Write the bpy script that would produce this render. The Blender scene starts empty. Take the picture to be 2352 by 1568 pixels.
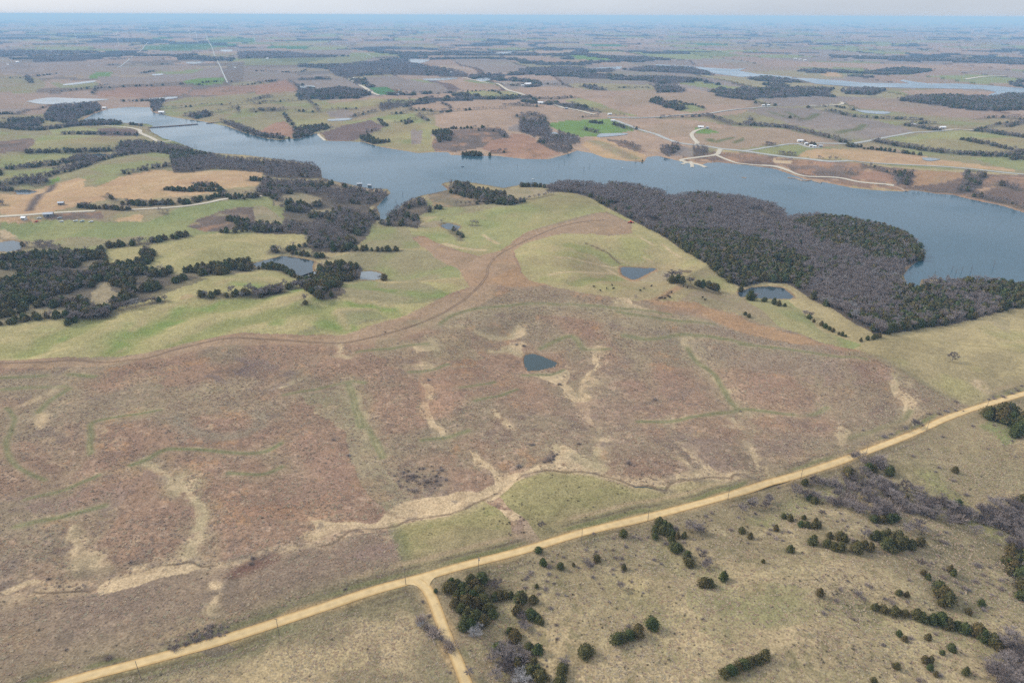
import bpy, bmesh, math, random
import numpy as np
from mathutils import Matrix, Vector

random.seed(7)
RNG = np.random.default_rng(11)
SC = bpy.context.scene
COL = SC.collection
R = math.radians

# ------------------------------------------------------------------ camera
CAM_H, PITCH, ROLL = 240.0, R(25.52), R(0.2)
cam_d = bpy.data.cameras.new('camera')
cam_d.sensor_fit = 'HORIZONTAL'
cam_d.sensor_width = 36.0
cam_d.lens = 24.0
cam_d.clip_start = 1.0
cam_d.clip_end = 250000.0
cam = bpy.data.objects.new('camera', cam_d)
CAM_ROT = Matrix.Rotation(math.pi / 2 - PITCH, 3, 'X') @ Matrix.Rotation(ROLL, 3, 'Z')
cam.matrix_world = Matrix.Translation((0, 0, CAM_H)) @ CAM_ROT.to_4x4()
COL.objects.link(cam)
SC.camera = cam

# ------------------------------------------------------------------ sky and sun (bright overcast)
SUN_EL, SUN_AZ = R(32), R(-68)            # azimuth measured from +Y towards +X: light comes from far left
world = bpy.data.worlds.new('World')
SC.world = world
world.use_nodes = True
wn, wl = world.node_tree.nodes, world.node_tree.links
wn.clear()
w_out = wn.new('ShaderNodeOutputWorld')
w_bg = wn.new('ShaderNodeBackground')
w_bg.inputs['Strength'].default_value = 0.1
w_sky = wn.new('ShaderNodeTexSky')
w_sky.sky_type = 'NISHITA'
w_sky.sun_disc = False
w_sky.sun_elevation = SUN_EL
w_sky.sun_rotation = SUN_AZ
w_sky.altitude = 300
w_sky.air_density = 1.0
w_sky.dust_density = 3.0
w_sky.ozone_density = 1.0
w_tc = wn.new('ShaderNodeTexCoord')
w_map = wn.new('ShaderNodeMapping')
w_map.inputs['Scale'].default_value = (1.0, 1.0, 5.0)
w_map.inputs['Location'].default_value = (0.3, 0.0, 0.0)
w_no = wn.new('ShaderNodeTexNoise')
w_no.inputs['Scale'].default_value = 1.7
w_no.inputs['Detail'].default_value = 5.0
w_no.inputs['Roughness'].default_value = 0.55
w_cr = wn.new('ShaderNodeValToRGB')      # cloud deck: from bright thin cloud to grey undersides
w_cr.color_ramp.elements[0].position = 0.36
w_cr.color_ramp.elements[0].color = (3.85, 4.25, 4.85, 1)
w_cr.color_ramp.elements[1].position = 0.66
w_cr.color_ramp.elements[1].color = (4.8, 5.2, 5.75, 1)
w_mix = wn.new('ShaderNodeMix')
w_mix.data_type = 'RGBA'
w_mix.inputs[0].default_value = 0.86
wl.new(w_tc.outputs['Generated'], w_map.inputs['Vector'])
wl.new(w_map.outputs['Vector'], w_no.inputs['Vector'])
wl.new(w_no.outputs['Fac'], w_cr.inputs['Fac'])
wl.new(w_sky.outputs['Color'], w_mix.inputs[6])
wl.new(w_cr.outputs['Color'], w_mix.inputs[7])
w_dot = wn.new('ShaderNodeVectorMath')       # the deck is a little brighter on the side the sun stands
w_dot.operation = 'DOT_PRODUCT'
w_dot.inputs[1].default_value = (math.sin(SUN_AZ), math.cos(SUN_AZ), 0.0)
w_mr = wn.new('ShaderNodeMapRange')
w_mr.inputs[1].default_value, w_mr.inputs[2].default_value = -1.0, 1.0
w_mr.inputs[3].default_value, w_mr.inputs[4].default_value = 0.88, 1.10
w_gl = wn.new('ShaderNodeVectorMath')
w_gl.operation = 'SCALE'
wl.new(w_tc.outputs['Generated'], w_dot.inputs[0])
wl.new(w_dot.outputs['Value'], w_mr.inputs[0])
wl.new(w_mr.outputs[0], w_gl.inputs['Scale'])
w_sep = wn.new('ShaderNodeSeparateXYZ')      # overcast: the deck is brighter overhead than at the horizon
w_el = wn.new('ShaderNodeMapRange')
w_el.inputs[1].default_value, w_el.inputs[2].default_value = 0.0, 1.0
w_el.inputs[3].default_value, w_el.inputs[4].default_value = 0.80, 1.45
w_g2 = wn.new('ShaderNodeVectorMath')
w_g2.operation = 'SCALE'
wl.new(w_tc.outputs['Generated'], w_sep.inputs[0])
wl.new(w_sep.outputs['Z'], w_el.inputs[0])
wl.new(w_el.outputs[0], w_g2.inputs['Scale'])
wl.new(w_mix.outputs[2], w_g2.inputs[0])
wl.new(w_g2.outputs[0], w_gl.inputs[0])
wl.new(w_gl.outputs[0], w_bg.inputs['Color'])
wl.new(w_bg.outputs['Background'], w_out.inputs['Surface'])

sun_d = bpy.data.lights.new('sun', 'SUN')
sun_d.energy = 1.5
sun_d.angle = R(12)
sun_d.color = (1.0, 0.96, 0.9)
sun = bpy.data.objects.new('sun', sun_d)
sdir = Vector((math.sin(SUN_AZ) * math.cos(SUN_EL), math.cos(SUN_AZ) * math.cos(SUN_EL), math.sin(SUN_EL)))
sun.rotation_euler = sdir.to_track_quat('Z', 'Y').to_euler()
sun.location = (0, 0, 400)
COL.objects.link(sun)

# ------------------------------------------------------------------ exposure and render settings
SC.view_settings.view_transform = 'Standard'
SC.view_settings.look = 'None'
SC.view_settings.exposure = 1.0
SC.view_settings.gamma = 1.0
SC.view_settings.use_curve_mapping = False
SC.render.engine = 'CYCLES'
cy = SC.cycles
cy.max_bounces = 4
cy.diffuse_bounces = 1
cy.glossy_bounces = 2
cy.transmission_bounces = 1
cy.volume_bounces = 0
cy.use_adaptive_sampling = False
cy.transparent_max_bounces = 4
cy.use_denoising = False
cy.sample_clamp_indirect = 4.0
K_ALB = np.array((1.50, 1.60, 1.74))          # a sunlit horizontal surface of albedo a shows as about a * K_ALB

# ================================================================== numeric helpers
F32 = np.float64
CR = np.array(CAM_ROT, dtype=F32)


def _hash(ix, iy, seed):
    h = (ix.astype(np.int64) * 374761393 + iy.astype(np.int64) * 668265263 + seed * 1274126177) & 0xFFFFFFFF
    h = ((h ^ (h >> 13)) * 1103515245) & 0xFFFFFFFF
    h = ((h ^ (h >> 16)) * 2246822519) & 0xFFFFFFFF
    return ((h ^ (h >> 15)) & 0xFFFFFF) / float(0xFFFFFF)


def vnoise(x, y, wl_, seed=0):
    """value noise in -1..1 with wavelength wl_ metres"""
    x = np.asarray(x, F32) / wl_ + 917.3
    y = np.asarray(y, F32) / wl_ + 523.7
    ix, iy = np.floor(x), np.floor(y)
    fx, fy = x - ix, y - iy
    fx = fx * fx * fx * (fx * (fx * 6 - 15) + 10)
    fy = fy * fy * fy * (fy * (fy * 6 - 15) + 10)
    ix, iy = ix.astype(np.int64), iy.astype(np.int64)
    a, b = _hash(ix, iy, seed), _hash(ix + 1, iy, seed)
    c, d = _hash(ix, iy + 1, seed), _hash(ix + 1, iy + 1, seed)
    return ((a * (1 - fx) + b * fx) * (1 - fy) + (c * (1 - fx) + d * fx) * fy) * 2 - 1


def fbm(x, y, wl_, seed=0, n=3):
    s = 0.0
    a, t = 1.0, 0.0
    for k in range(n):
        s = s + a * vnoise(x * (0.8 if k % 2 else 1) + y * (0.6 if k % 2 else 0), y * (0.8 if k % 2 else 1) - x * (0.6 if k % 2 else 0), wl_ / 2 ** k, seed + 17 * k)
        t += a
        a *= 0.55
    return s / t * 1.5


def sstep(lo, hi, v):
    t = np.clip((v - lo) / (hi - lo), 0, 1)
    return t * t * (3 - 2 * t)


# photo coordinates used below: the picture scaled to 2352 x 1568; T(n) reads a list made on enlargement n
TILES = {1: (0, 0), 2: (640, 0), 3: (1280, 0), 4: (1860, 0), 5: (0, 300), 6: (640, 300), 7: (1280, 300), 8: (1860, 300), 9: (0, 600), 10: (640, 600),
         11: (1280, 600), 12: (1860, 600), 13: (0, 900), 14: (640, 900), 15: (1280, 900), 16: (1860, 900), 17: (0, 1200), 18: (640, 1200), 19: (1280, 1200), 20: (1860, 1200)}


def tscale(n):
    return 3.36 if n < 17 else 2165 / 700


def T(n, pts):
    ox, oy = TILES[n]
    s = tscale(n)
    return [((ox + p[0] / s) * 0.91875, (oy + p[1] / s) * 0.91875) for p in pts]


def plane_pt(px, z=0.0):
    """direction of a photo point met with the level plane z"""
    p = np.atleast_2d(np.asarray(px, F32))
    d = np.stack([(p[:, 0] - 1176) / 1568, (784 - p[:, 1]) / 1568, -np.ones(len(p))], 1) @ CR.T
    dz = np.minimum(d[:, 2], -0.0034)
    t = (z - CAM_H) / dz
    return np.stack([d[:, 0] * t, d[:, 1] * t], 1)


def in_poly(x, y, poly):
    ins = np.zeros(x.shape, bool)
    n = len(poly)
    j = n - 1
    for i in range(n):
        xi, yi = poly[i]
        xj, yj = poly[j]
        if yi != yj:
            c = ((yi > y) != (yj > y)) & (x < (xj - xi) * (y - yi) / (yj - yi) + xi)
            ins ^= c
        j = i
    return ins


def dist_line(x, y, line, closed=False):
    d = np.full(x.shape, 1e12)
    n = len(line)
    for i in range(n if closed else n - 1):
        ax, ay = line[i]
        bx, by = line[(i + 1) % n]
        dx, dy = bx - ax, by - ay
        L = dx * dx + dy * dy + 1e-9
        t = np.clip(((x - ax) * dx + (y - ay) * dy) / L, 0, 1)
        d = np.minimum(d, (x - ax - t * dx) ** 2 + (y - ay - t * dy) ** 2)
    return np.sqrt(d)


def near_line(x, y, line, reach, chunk=10):
    """distance to a long line, exact within reach, large elsewhere"""
    out = np.full(x.shape, 1e6)
    for i in range(0, len(line) - 1, chunk):
        seg = line[i:i + chunk + 1]
        lo, hi = seg.min(0) - reach, seg.max(0) + reach
        sel = np.nonzero((x > lo[0]) & (x < hi[0]) & (y > lo[1]) & (y < hi[1]))
        if len(sel[0]):
            out[sel] = np.minimum(out[sel], dist_line(x[sel], y[sel], seg))
    return out


def resample(line, step):
    line = np.asarray(line, F32)
    # Catmull-Rom smoothing of the polyline, then even spacing
    P = np.vstack([2 * line[0] - line[1], line, 2 * line[-1] - line[-2]])
    out = []
    for i in range(1, len(P) - 2):
        t = np.linspace(0, 1, 9)[:-1][:, None]
        a, b, c, d = P[i - 1], P[i], P[i + 1], P[i + 2]
        out.append(0.5 * (2 * b + (c - a) * t + (2 * a - 5 * b + 4 * c - d) * t ** 2 + (3 * b - a - 3 * c + d) * t ** 3))
    out = np.vstack(out + [line[-1:]])
    s = np.r_[0, np.cumsum(np.hypot(*np.diff(out, axis=0).T))]
    n = max(3, int(s[-1] / step) + 1)
    u = np.linspace(0, s[-1], n)
    return np.stack([np.interp(u, s, out[:, 0]), np.interp(u, s, out[:, 1])], 1)


# ================================================================== water outlines
lake_north = [(188, 277), (200, 270), (215, 262), (250, 250), (300, 246), (345, 247), (350, 258), (365, 262), (400, 270), (470, 280), (520, 290), (560, 305), (610, 318), (640, 322),
              (690, 318), (715, 310), (728, 306), (735, 315), (750, 324), (800, 325), (835, 327), (870, 337), (920, 345), (960, 352), (990, 350), (1030, 350), (1036, 356), (1100, 359), (1140, 358),
              (1200, 365), (1260, 366), (1310, 352), (1325, 346), (1360, 352), (1390, 363), (1440, 370), (1478, 373), (1486, 361), (1510, 358), (1540, 365), (1572, 373), (1612, 378), (1625, 374), (1650, 373),
              (1720, 380), (1780, 388), (1830, 405), (1850, 412), (1900, 420), (1960, 432), (2010, 437), (2070, 440), (2100, 437), (2150, 445), (2190, 448), (2230, 458), (2300, 472), (2352, 488), (2520, 545)]
lake_east = [(2520, 690), (2400, 668)]
lake_wood = [(2352, 640), (2300, 632), (2240, 628), (2195, 632)]
lake_cove = [(2150, 640), (2117, 642), (2110, 660), (2086, 663), (2075, 632), (2090, 612), (2114, 597), (2127, 578)]
lake_south = [(2125, 565), (2110, 545), (2092, 522), (2040, 505), (1960, 488), (1880, 478), (1812, 484), (1797, 470), (1780, 458), (1700, 440), (1610, 430), (1545, 438), (1530, 440), (1525, 428),
              (1480, 415), (1400, 407), (1390, 415), (1360, 410), (1280, 407)]
lake_mid = [(1255, 424), (1200, 424), (1165, 430)]
lake_mid2 = [(1160, 422), (1090, 410), (1050, 406), (1022, 409)]
lake_mid3 = [(1014, 424), (1030, 436), (1000, 443), (965, 450), (930, 465), (905, 490), (888, 503), (874, 507), (872, 492), (865, 475), (882, 456), (897, 444), (890, 434)]
lake_w = [(850, 420), (800, 410), (760, 402), (738, 396), (736, 380), (715, 366), (640, 355), (560, 345), (480, 340), (440, 331)]
lake_w2 = [(405, 326), (375, 318), (348, 303), (343, 297), (352, 290), (340, 285), (300, 283), (250, 281)]
LAKE = np.vstack([plane_pt(lake_north), plane_pt(lake_east), plane_pt(lake_wood, 9), plane_pt(lake_cove), plane_pt(lake_south, 10), plane_pt(lake_mid), plane_pt(lake_mid2, 7),
                  plane_pt(lake_mid3), plane_pt(lake_w, 9), plane_pt(lake_w2)])

PONDS_NEAR = {
    'small dark pond in the middle of the brown prairie': [(1207, 815), (1225, 812), (1245, 818), (1280, 833), (1275, 842), (1240, 850), (1212, 852), (1205, 840), (1203, 825)],
    'flat topped pond in the pale green pasture': [(1424, 616), (1432, 613), (1507, 617), (1500, 622), (1465, 640), (1452, 642), (1430, 632)],
    'pond at the edge of the peninsula wood': [(1694, 672), (1725, 661), (1760, 658), (1800, 662), (1824, 682), (1815, 686), (1770, 686), (1730, 683), (1700, 681)],
    'large pond between the left pastures': [(580, 606), (620, 595), (650, 588), (700, 595), (722, 600), (718, 612), (720, 625), (692, 634), (660, 624), (640, 614), (592, 614)],
    'pale strip of pond behind the cedar clump': [(692, 634), (730, 622), (732, 638), (700, 645)],
    'pale pond on the right of the cedar clump': [(828, 625), (850, 622), (875, 628), (884, 637), (860, 643), (828, 641)],
    'small pond in the green pasture near the lake': [(1010, 518), (1030, 513), (1057, 520), (1050, 529), (1025, 526)],
    'pond at the left edge below the green field': [(-12, 562), (10, 555), (32, 553), (58, 560), (45, 573), (15, 578), (-10, 576)],
    'little pond inside the brushy wood': [(714, 488), (730, 486), (750, 488), (746, 494), (722, 494)],
    'small pond under the hedge of the upper left pastures': [(200, 358), (218, 354), (246, 353), (240, 361), (214, 364)],
    'small pond beside the tan stubble at the left edge': [(34, 437), (60, 436), (84, 440), (66, 446), (38, 446)],
}
PONDS_FAR = {
    'broad pale pond at the far left': [(60, 234), (90, 228), (120, 225), (180, 227), (250, 229), (215, 233), (180, 239), (100, 240)],
    'thin pale pond above the lake head': [(342, 227), (404, 223), (400, 227), (350, 230)],
    'slanting white pond in the far left fields': [(146, 194), (215, 186), (213, 190), (150, 197)],
    'small white pond beside the straight left road': [(426, 143), (470, 142), (452, 147), (430, 146)],
    'thin white pond below the far farm trees': [(350, 171), (373, 170), (372, 173), (351, 174)],
    'white pond behind the far left road': [(507, 115), (532, 115), (530, 119), (509, 119)],
    'white pond above the big dark wood': [(940, 136), (985, 138), (975, 143), (958, 146), (936, 140)],
    'long thin pond below the big dark wood': [(968, 182), (1045, 179), (1042, 183), (985, 186)],
    'small pale pond in the grey fields left of centre': [(690, 198), (721, 198), (719, 202), (692, 202)],
    'pale pond beside the round green pasture': [(752, 275), (806, 272), (800, 277), (758, 279)],
    'pale pond right of the big dark wood': [(1093, 181), (1122, 179), (1124, 185), (1098, 187)],
    'little pond in the farmstead trees': [(1258, 313), (1272, 304), (1284, 310), (1276, 315)],
    'long narrow pond at the green farmstead': [(1371, 313), (1380, 308), (1436, 307), (1434, 311), (1376, 316)],
    'pond among trees in the far right pastures': [(1960, 252), (1995, 255), (2044, 258), (2030, 263), (1985, 260)],
    'pale pond in the tan field by the highway': [(2117, 363), (2140, 364), (2160, 367), (2140, 371), (2122, 369)],
    'white sliver of pond right of centre on the far plain': [(1136, 122), (1178, 119), (1176, 123), (1140, 125)],
    'tiny pale pond inside the big dark wood': [(868, 160), (898, 160), (896, 164), (872, 164)],
    'tiny white pond below the turbines': [(1509, 76), (1528, 76), (1527, 79), (1511, 79)],
    'white strip of pond at the far right fields': [(2010, 165), (2108, 166), (2105, 169), (2020, 169)],
}
ARM = T(3, [(1205, 543), (1500, 558), (1600, 568), (1850, 583), (1970, 575), (1905, 598), (2050, 622), (2352, 648)]) + \
    T(4, [(400, 658), (550, 660), (800, 678), (1000, 698), (1390, 705), (1305, 680), (1340, 672), (1430, 690), (1560, 705), (1800, 705), (2100, 725), (2352, 745), (2560, 760),
          (2560, 800), (2352, 782), (2200, 787), (2060, 828), (2048, 802), (2120, 777), (2000, 752), (1700, 747), (1400, 742), (1200, 737), (1000, 742), (880, 727), (720, 717), (600, 707), (450, 667), (200, 647), (0, 647)]) + \
    T(3, [(1930, 650), (1700, 622), (1560, 577), (1210, 562)])
ARM2 = T(3, [(540, 582), (700, 573), (780, 568), (925, 560), (915, 582), (700, 592)])
SUNK = [LAKE] + [plane_pt(v) for v in PONDS_NEAR.values()]
PROUD = [plane_pt(v) for v in PONDS_FAR.values()] + [plane_pt(ARM), plane_pt(ARM2)]

CREEK, DRAWS, ROADLINE = None, [], None


def height(x, y, carve=True):
    """ground level in metres; every water body lies at level 0"""
    x = np.asarray(x, F32)
    y = np.asarray(y, F32)
    r = np.hypot(x, y)
    amp = np.minimum(1.0, 1500.0 / np.maximum(r, 1))
    cut = 1.0
    if ROADLINE is not None:                       # the roads are graded: hills ease off beside them
        cut = 0.15 + 0.85 * sstep(8, 70, near_line(x, y, ROADLINE, 72))
    h = (6.5 + 7.0 * vnoise(x, y, 520, 5) + cut * 8.2 * vnoise(x, y, 190, 6) + cut * 2.3 * vnoise(x, y, 75, 8) + cut * 0.25 * vnoise(x, y, 24, 10) + 3.5 * vnoise(x, y, 1500, 9)) * amp
    h = np.maximum(h, -5.0) + 5.0
    wet = np.full(x.shape, 1e9)
    bed = np.zeros(x.shape)
    for k, pg in enumerate(SUNK + PROUD):
        m = 230.0 if k == 0 else (75.0 if k < len(SUNK) else 300.0)
        lo, hi = pg.min(0) - m, pg.max(0) + m
        sel = (x > lo[0]) & (x < hi[0]) & (y > lo[1]) & (y < hi[1])
        if not sel.any():
            continue
        xs, ys = x[sel], y[sel]
        d = near_line(xs, ys, np.vstack([pg, pg[:1]]), m, 6)
        ins = in_poly(xs, ys, pg)
        w = np.where(ins, 0.0, d / m)
        wet[sel] = np.minimum(wet[sel], w)
        if k < len(SUNK):
            b = np.where(ins, -0.15 - 2.5 * np.clip(d / (40 if k == 0 else 12), 0, 1), 0.25 + 0.0 * d)
            bed[sel] = np.where(ins, b, bed[sel])
    for ln_, dp_, wd_ in DRAWS:
        lo, hi = ln_.min(0) - wd_ * 1.6, ln_.max(0) + wd_ * 1.6
        sel = np.nonzero((x > lo[0]) & (x < hi[0]) & (y > lo[1]) & (y < hi[1]))
        if len(sel[0]):
            xs, ys = x[sel], y[sel]
            d = near_line(xs + 3 * vnoise(xs, ys, 20, 21), ys + 3 * vnoise(xs, ys, 20, 22), ln_, wd_ * 1.6)
            h[sel] -= dp_ * (1 - sstep(0, wd_ * 1.4, d))
    f = sstep(0.02, 1.0, wet)
    h = h * f + 0.25 * (1 - f) + bed - 0.25 * (bed < 0)
    if carve and CREEK is not None:
        lo, hi = CREEK.min(0) - 20, CREEK.max(0) + 20
        sel = (x > lo[0]) & (x < hi[0]) & (y > lo[1]) & (y < hi[1])
        if sel.any():
            d = near_line(x[sel], y[sel], CREEK, 18)
            h[sel] -= 0.3 * (1 - sstep(0.3, 1.2, d)) * sstep(-0.5, 0.3, vnoise(x[sel], y[sel], 30, 19)) + 0.8 * (1 - sstep(2, 17, d))
    return h


def on_relief(px, n=9):
    q = plane_pt(px, 5.0)
    p = np.atleast_2d(np.asarray(px, F32))
    d = np.stack([(p[:, 0] - 1176) / 1568, (784 - p[:, 1]) / 1568, -np.ones(len(p))], 1) @ CR.T
    for _ in range(n):
        t = (height(q[:, 0], q[:, 1], False) - CAM_H) / d[:, 2]
        q = 0.35 * q + 0.65 * np.stack([d[:, 0] * t, d[:, 1] * t], 1)
    return q


ROAD_MAIN = [(-60, 1634), (160, 1564), (300, 1527), (500, 1472), (700, 1408), (850, 1358), (970, 1325), (1070, 1297), (1200, 1264), (1340, 1222), (1500, 1184), (1700, 1130), (1850, 1085), (1960, 1048), (2100, 994), (2170, 962), (2240, 937), (2352, 904), (2600, 835)]
ROAD_FORK = [(955, 1331), (975, 1346), (992, 1372), (1012, 1425), (1030, 1470), (1052, 1520), (1075, 1580), (1105, 1680)]
ROADLINE = resample(on_relief(ROAD_MAIN), 20.0)
DRAW_PX = [([(975, 860), (985, 940), (1015, 1003), (1080, 1040), (1140, 1085), (1152, 1108)], 1.6, 13), ([(1240, 855), (1280, 868), (1330, 910), (1370, 972), (1380, 1020), (1330, 1080)], 1.8, 14), ([(1375, 780), (1365, 830), (1345, 900)], 1.2, 10), ([(1540, 960), (1590, 1015), (1612, 1050), (1650, 1083)], 1.5, 12),
         ([(2020, 850), (2050, 890), (2070, 925), (2086, 975)], 1.8, 12), ([(1560, 770), (1600, 830), (1650, 890), (1700, 945), (1740, 990)], 1.8, 16), ([(340, 1060), (400, 1095), (440, 1160), (460, 1215), (470, 1290)], 1.6, 14), ([(790, 870), (850, 1000), (900, 1090), (940, 1160)], 2.2, 22), ([(230, 1180), (190, 1260), (220, 1340)], 1.3, 13), ([(1700, 1005), (1740, 1050), (1770, 1092)], 1.0, 8),
         ([(250, 812), (330, 760), (420, 716), (560, 688), (690, 660)], 3.2, 26), ([(60, 806), (150, 765), (230, 728)], 2.6, 22), ([(735, 700), (770, 730), (800, 765)], 2.2, 16), ([(760, 690), (840, 700), (920, 722)], 2.0, 14), ([(880, 640), (960, 632), (1060, 612)], 2.0, 18), ([(420, 790), (520, 745), (620, 720), (740, 700)], 2.2, 20), ([(1090, 800), (1160, 775), (1215, 740)], 1.6, 14),
         ([(1310, 560), (1380, 585), (1430, 612)], 2.4, 18), ([(1330, 650), (1400, 640), (1440, 630)], 1.8, 14), ([(1640, 700), (1700, 720), (1760, 740)], 2.0, 16), ([(1820, 680), (1900, 750), (1975, 790)], 1.6, 14), ([(2170, 740), (2210, 790), (2190, 830)], 1.8, 16), ([(2080, 800), (2150, 860), (2190, 912)], 2.2, 20),
         ([(1490, 1215), (1540, 1262), (1590, 1300), (1680, 1330)], 2.2, 12), ([(1780, 1150), (1900, 1115), (2020, 1105), (2150, 1160), (2260, 1215), (2370, 1290)], 4.0, 20), ([(2000, 1392), (2090, 1420), (2180, 1445), (2290, 1500)], 2.6, 13), ([(1140, 1370), (1180, 1430), (1150, 1500), (1180, 1560)], 2.2, 14), ([(1430, 1330), (1500, 1400), (1540, 1480)], 1.6, 14), ([(1700, 1400), (1900, 1385), (2000, 1392)], 1.6, 16), ([(2200, 1260), (2240, 1340), (2200, 1420)], 1.6, 12),
         ([(500, 1530), (640, 1480), (760, 1470), (900, 1420)], 1.6, 18), ([(300, 930), (420, 900), (560, 880)], 1.8, 24), ([(100, 1000), (150, 1060), (130, 1130)], 1.6, 16), ([(620, 1030), (700, 1100), (720, 1180)], 1.6, 18), ([(1450, 790), (1480, 850), (1500, 920)], 1.5, 16), ([(1830, 850), (1880, 900), (1900, 940)], 1.4, 14)]
DRAWS = [(resample(on_relief(l_), 8.0), d_, w_) for l_, d_, w_ in DRAW_PX]
CREEK = on_relief([(-60, 1408), (0, 1388), (80, 1362), (200, 1352), (245, 1330), (265, 1315), (310, 1317), (370, 1300), (430, 1297), (490, 1306), (560, 1298), (620, 1276), (690, 1252), (760, 1231),
                  (810, 1216), (870, 1206), (930, 1192), (985, 1176), (1060, 1161), (1105, 1141), (1150, 1112), (1200, 1088), (1260, 1080), (1340, 1086), (1400, 1106), (1460, 1119), (1518, 1114), (1527, 1103),
                  (1590, 1093), (1640, 1086), (1700, 1086), (1735, 1096), (1756, 1108)])
CREEK = resample(CREEK, 2.5)
CREEK += np.stack([vnoise(CREEK[:, 0], CREEK[:, 1], 17, 3), vnoise(CREEK[:, 0], CREEK[:, 1], 17, 4)], 1) * 3.0 + np.stack([vnoise(CREEK[:, 0], CREEK[:, 1], 6, 13), vnoise(CREEK[:, 0], CREEK[:, 1], 6, 14)], 1) * 1.2




def G(px, z=None):
    """photo points to ground points (x, y); z given: met with that level instead"""
    if z is not None:
        return plane_pt(px, z)
    q = plane_pt(px, 3.0)
    for _ in range(7):
        hh = hl(q[:, 0], q[:, 1])
        p = np.atleast_2d(np.asarray(px, F32))
        d = np.stack([(p[:, 0] - 1176) / 1568, (784 - p[:, 1]) / 1568, -np.ones(len(p))], 1) @ CR.T
        t = (hh - CAM_H) / np.minimum(d[:, 2], -0.0034)
        q = 0.3 * q + 0.7 * np.stack([d[:, 0] * t, d[:, 1] * t], 1)
    return q


def G3(px):
    q = G(px)
    return np.c_[q, hl(q[:, 0], q[:, 1])]


def pxm(x, y, z=0.0):
    """photo pixels per metre at a place"""
    v = (np.array([x, y, z]) - np.array([0, 0, CAM_H])) @ CR
    return 1568.0 / max(1.0, -v[2])


# ================================================================== materials
MATS = {}


def mat(name, color, rough=0.9, spec=0.2, noise=None, vary=None, bump=None, metal=0.0):
    """noise=(scale, amount): mottled colour; vary=(second colour): every object or instance takes its own mix"""
    if name in MATS:
        return MATS[name]
    m = bpy.data.materials.new(name)
    m.use_nodes = True
    nt = m.node_tree
    b = nt.nodes['Principled BSDF']
    b.inputs['Roughness'].default_value = rough
    b.inputs['Specular IOR Level'].default_value = spec
    b.inputs['Metallic'].default_value = metal
    src = None
    if vary is not None:
        oi = nt.nodes.new('ShaderNodeObjectInfo')
        mx = nt.nodes.new('ShaderNodeMix')
        mx.data_type = 'RGBA'
        mx.inputs[6].default_value = (*color, 1)
        mx.inputs[7].default_value = (*vary, 1)
        nt.links.new(oi.outputs['Random'], mx.inputs[0])
        src = mx.outputs[2]
    if noise is not None:
        ge = nt.nodes.new('ShaderNodeNewGeometry')
        no = nt.nodes.new('ShaderNodeTexNoise')
        no.inputs['Scale'].default_value = noise[0]
        no.inputs['Detail'].default_value = 4
        nt.links.new(ge.outputs['Position'], no.inputs['Vector'])
        mr = nt.nodes.new('ShaderNodeMapRange')
        mr.inputs[1].default_value = 0.3
        mr.inputs[2].default_value = 0.7
        mr.inputs[3].default_value = 1 - noise[1]
        mr.inputs[4].default_value = 1 + noise[1]
        nt.links.new(no.outputs['Fac'], mr.inputs[0])
        mu = nt.nodes.new('ShaderNodeMix')
        mu.data_type = 'RGBA'
        mu.blend_type = 'MULTIPLY'
        mu.inputs[0].default_value = 1
        if src is None:
            mu.inputs[6].default_value = (*color, 1)
        else:
            nt.links.new(src, mu.inputs[6])
        nt.links.new(mr.outputs[0], mu.inputs[7])
        src = mu.outputs[2]
        if bump:
            bp = nt.nodes.new('ShaderNodeBump')
            bp.inputs['Strength'].default_value = bump
            bp.inputs['Distance'].default_value = 0.3
            nt.links.new(no.outputs['Fac'], bp.inputs['Height'])
            nt.links.new(bp.outputs[0], b.inputs['Normal'])
    if src is None:
        b.inputs['Base Color'].default_value = (*color, 1)
    else:
        nt.links.new(src, b.inputs['Base Color'])
    MATS[name] = m
    return m


def lin(rgb):
    c = np.asarray(rgb, F32) / 255.0
    return np.where(c <= 0.04045, c / 12.92, ((c + 0.055) / 1.055) ** 2.4)


def shown(rgb):
    """albedo of a surface that shows as rgb in open daylight"""
    return tuple(lin(rgb) / K_ALB)


def obj(name, verts, faces, m, parent=None, smooth=False):
    me = bpy.data.meshes.new(name)
    me.from_pydata([tuple(v) for v in verts], [], [tuple(f) for f in faces])
    me.update()
    if smooth:
        me.polygons.foreach_set('use_smooth', [True] * len(me.polygons))
    if m is not None:
        me.materials.append(m)
    o = bpy.data.objects.new(name, me)
    COL.objects.link(o)
    if parent is not None:
        o.parent = parent
    return o


def inst(name, me, parent=None, loc=(0, 0, 0), rz=0.0, sc=(1, 1, 1)):
    o = bpy.data.objects.new(name, me)
    COL.objects.link(o)
    o.location = loc
    o.rotation_euler = (0, 0, rz)
    o.scale = sc
    if parent is not None:
        o.parent = parent
    return o


def empty(name, loc, rz=0.0, sc=(1, 1, 1)):
    o = bpy.data.objects.new(name, None)
    COL.objects.link(o)
    o.empty_display_size = 0.5
    o.location = loc
    o.rotation_euler = (0, 0, rz)
    o.scale = sc
    return o


def tag(o, label=None, cat=None, group=None, kind=None):
    if label:
        o['label'] = label
    if cat:
        o['category'] = cat
    if group:
        o['group'] = group
    if kind:
        o['kind'] = kind
    return o


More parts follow.
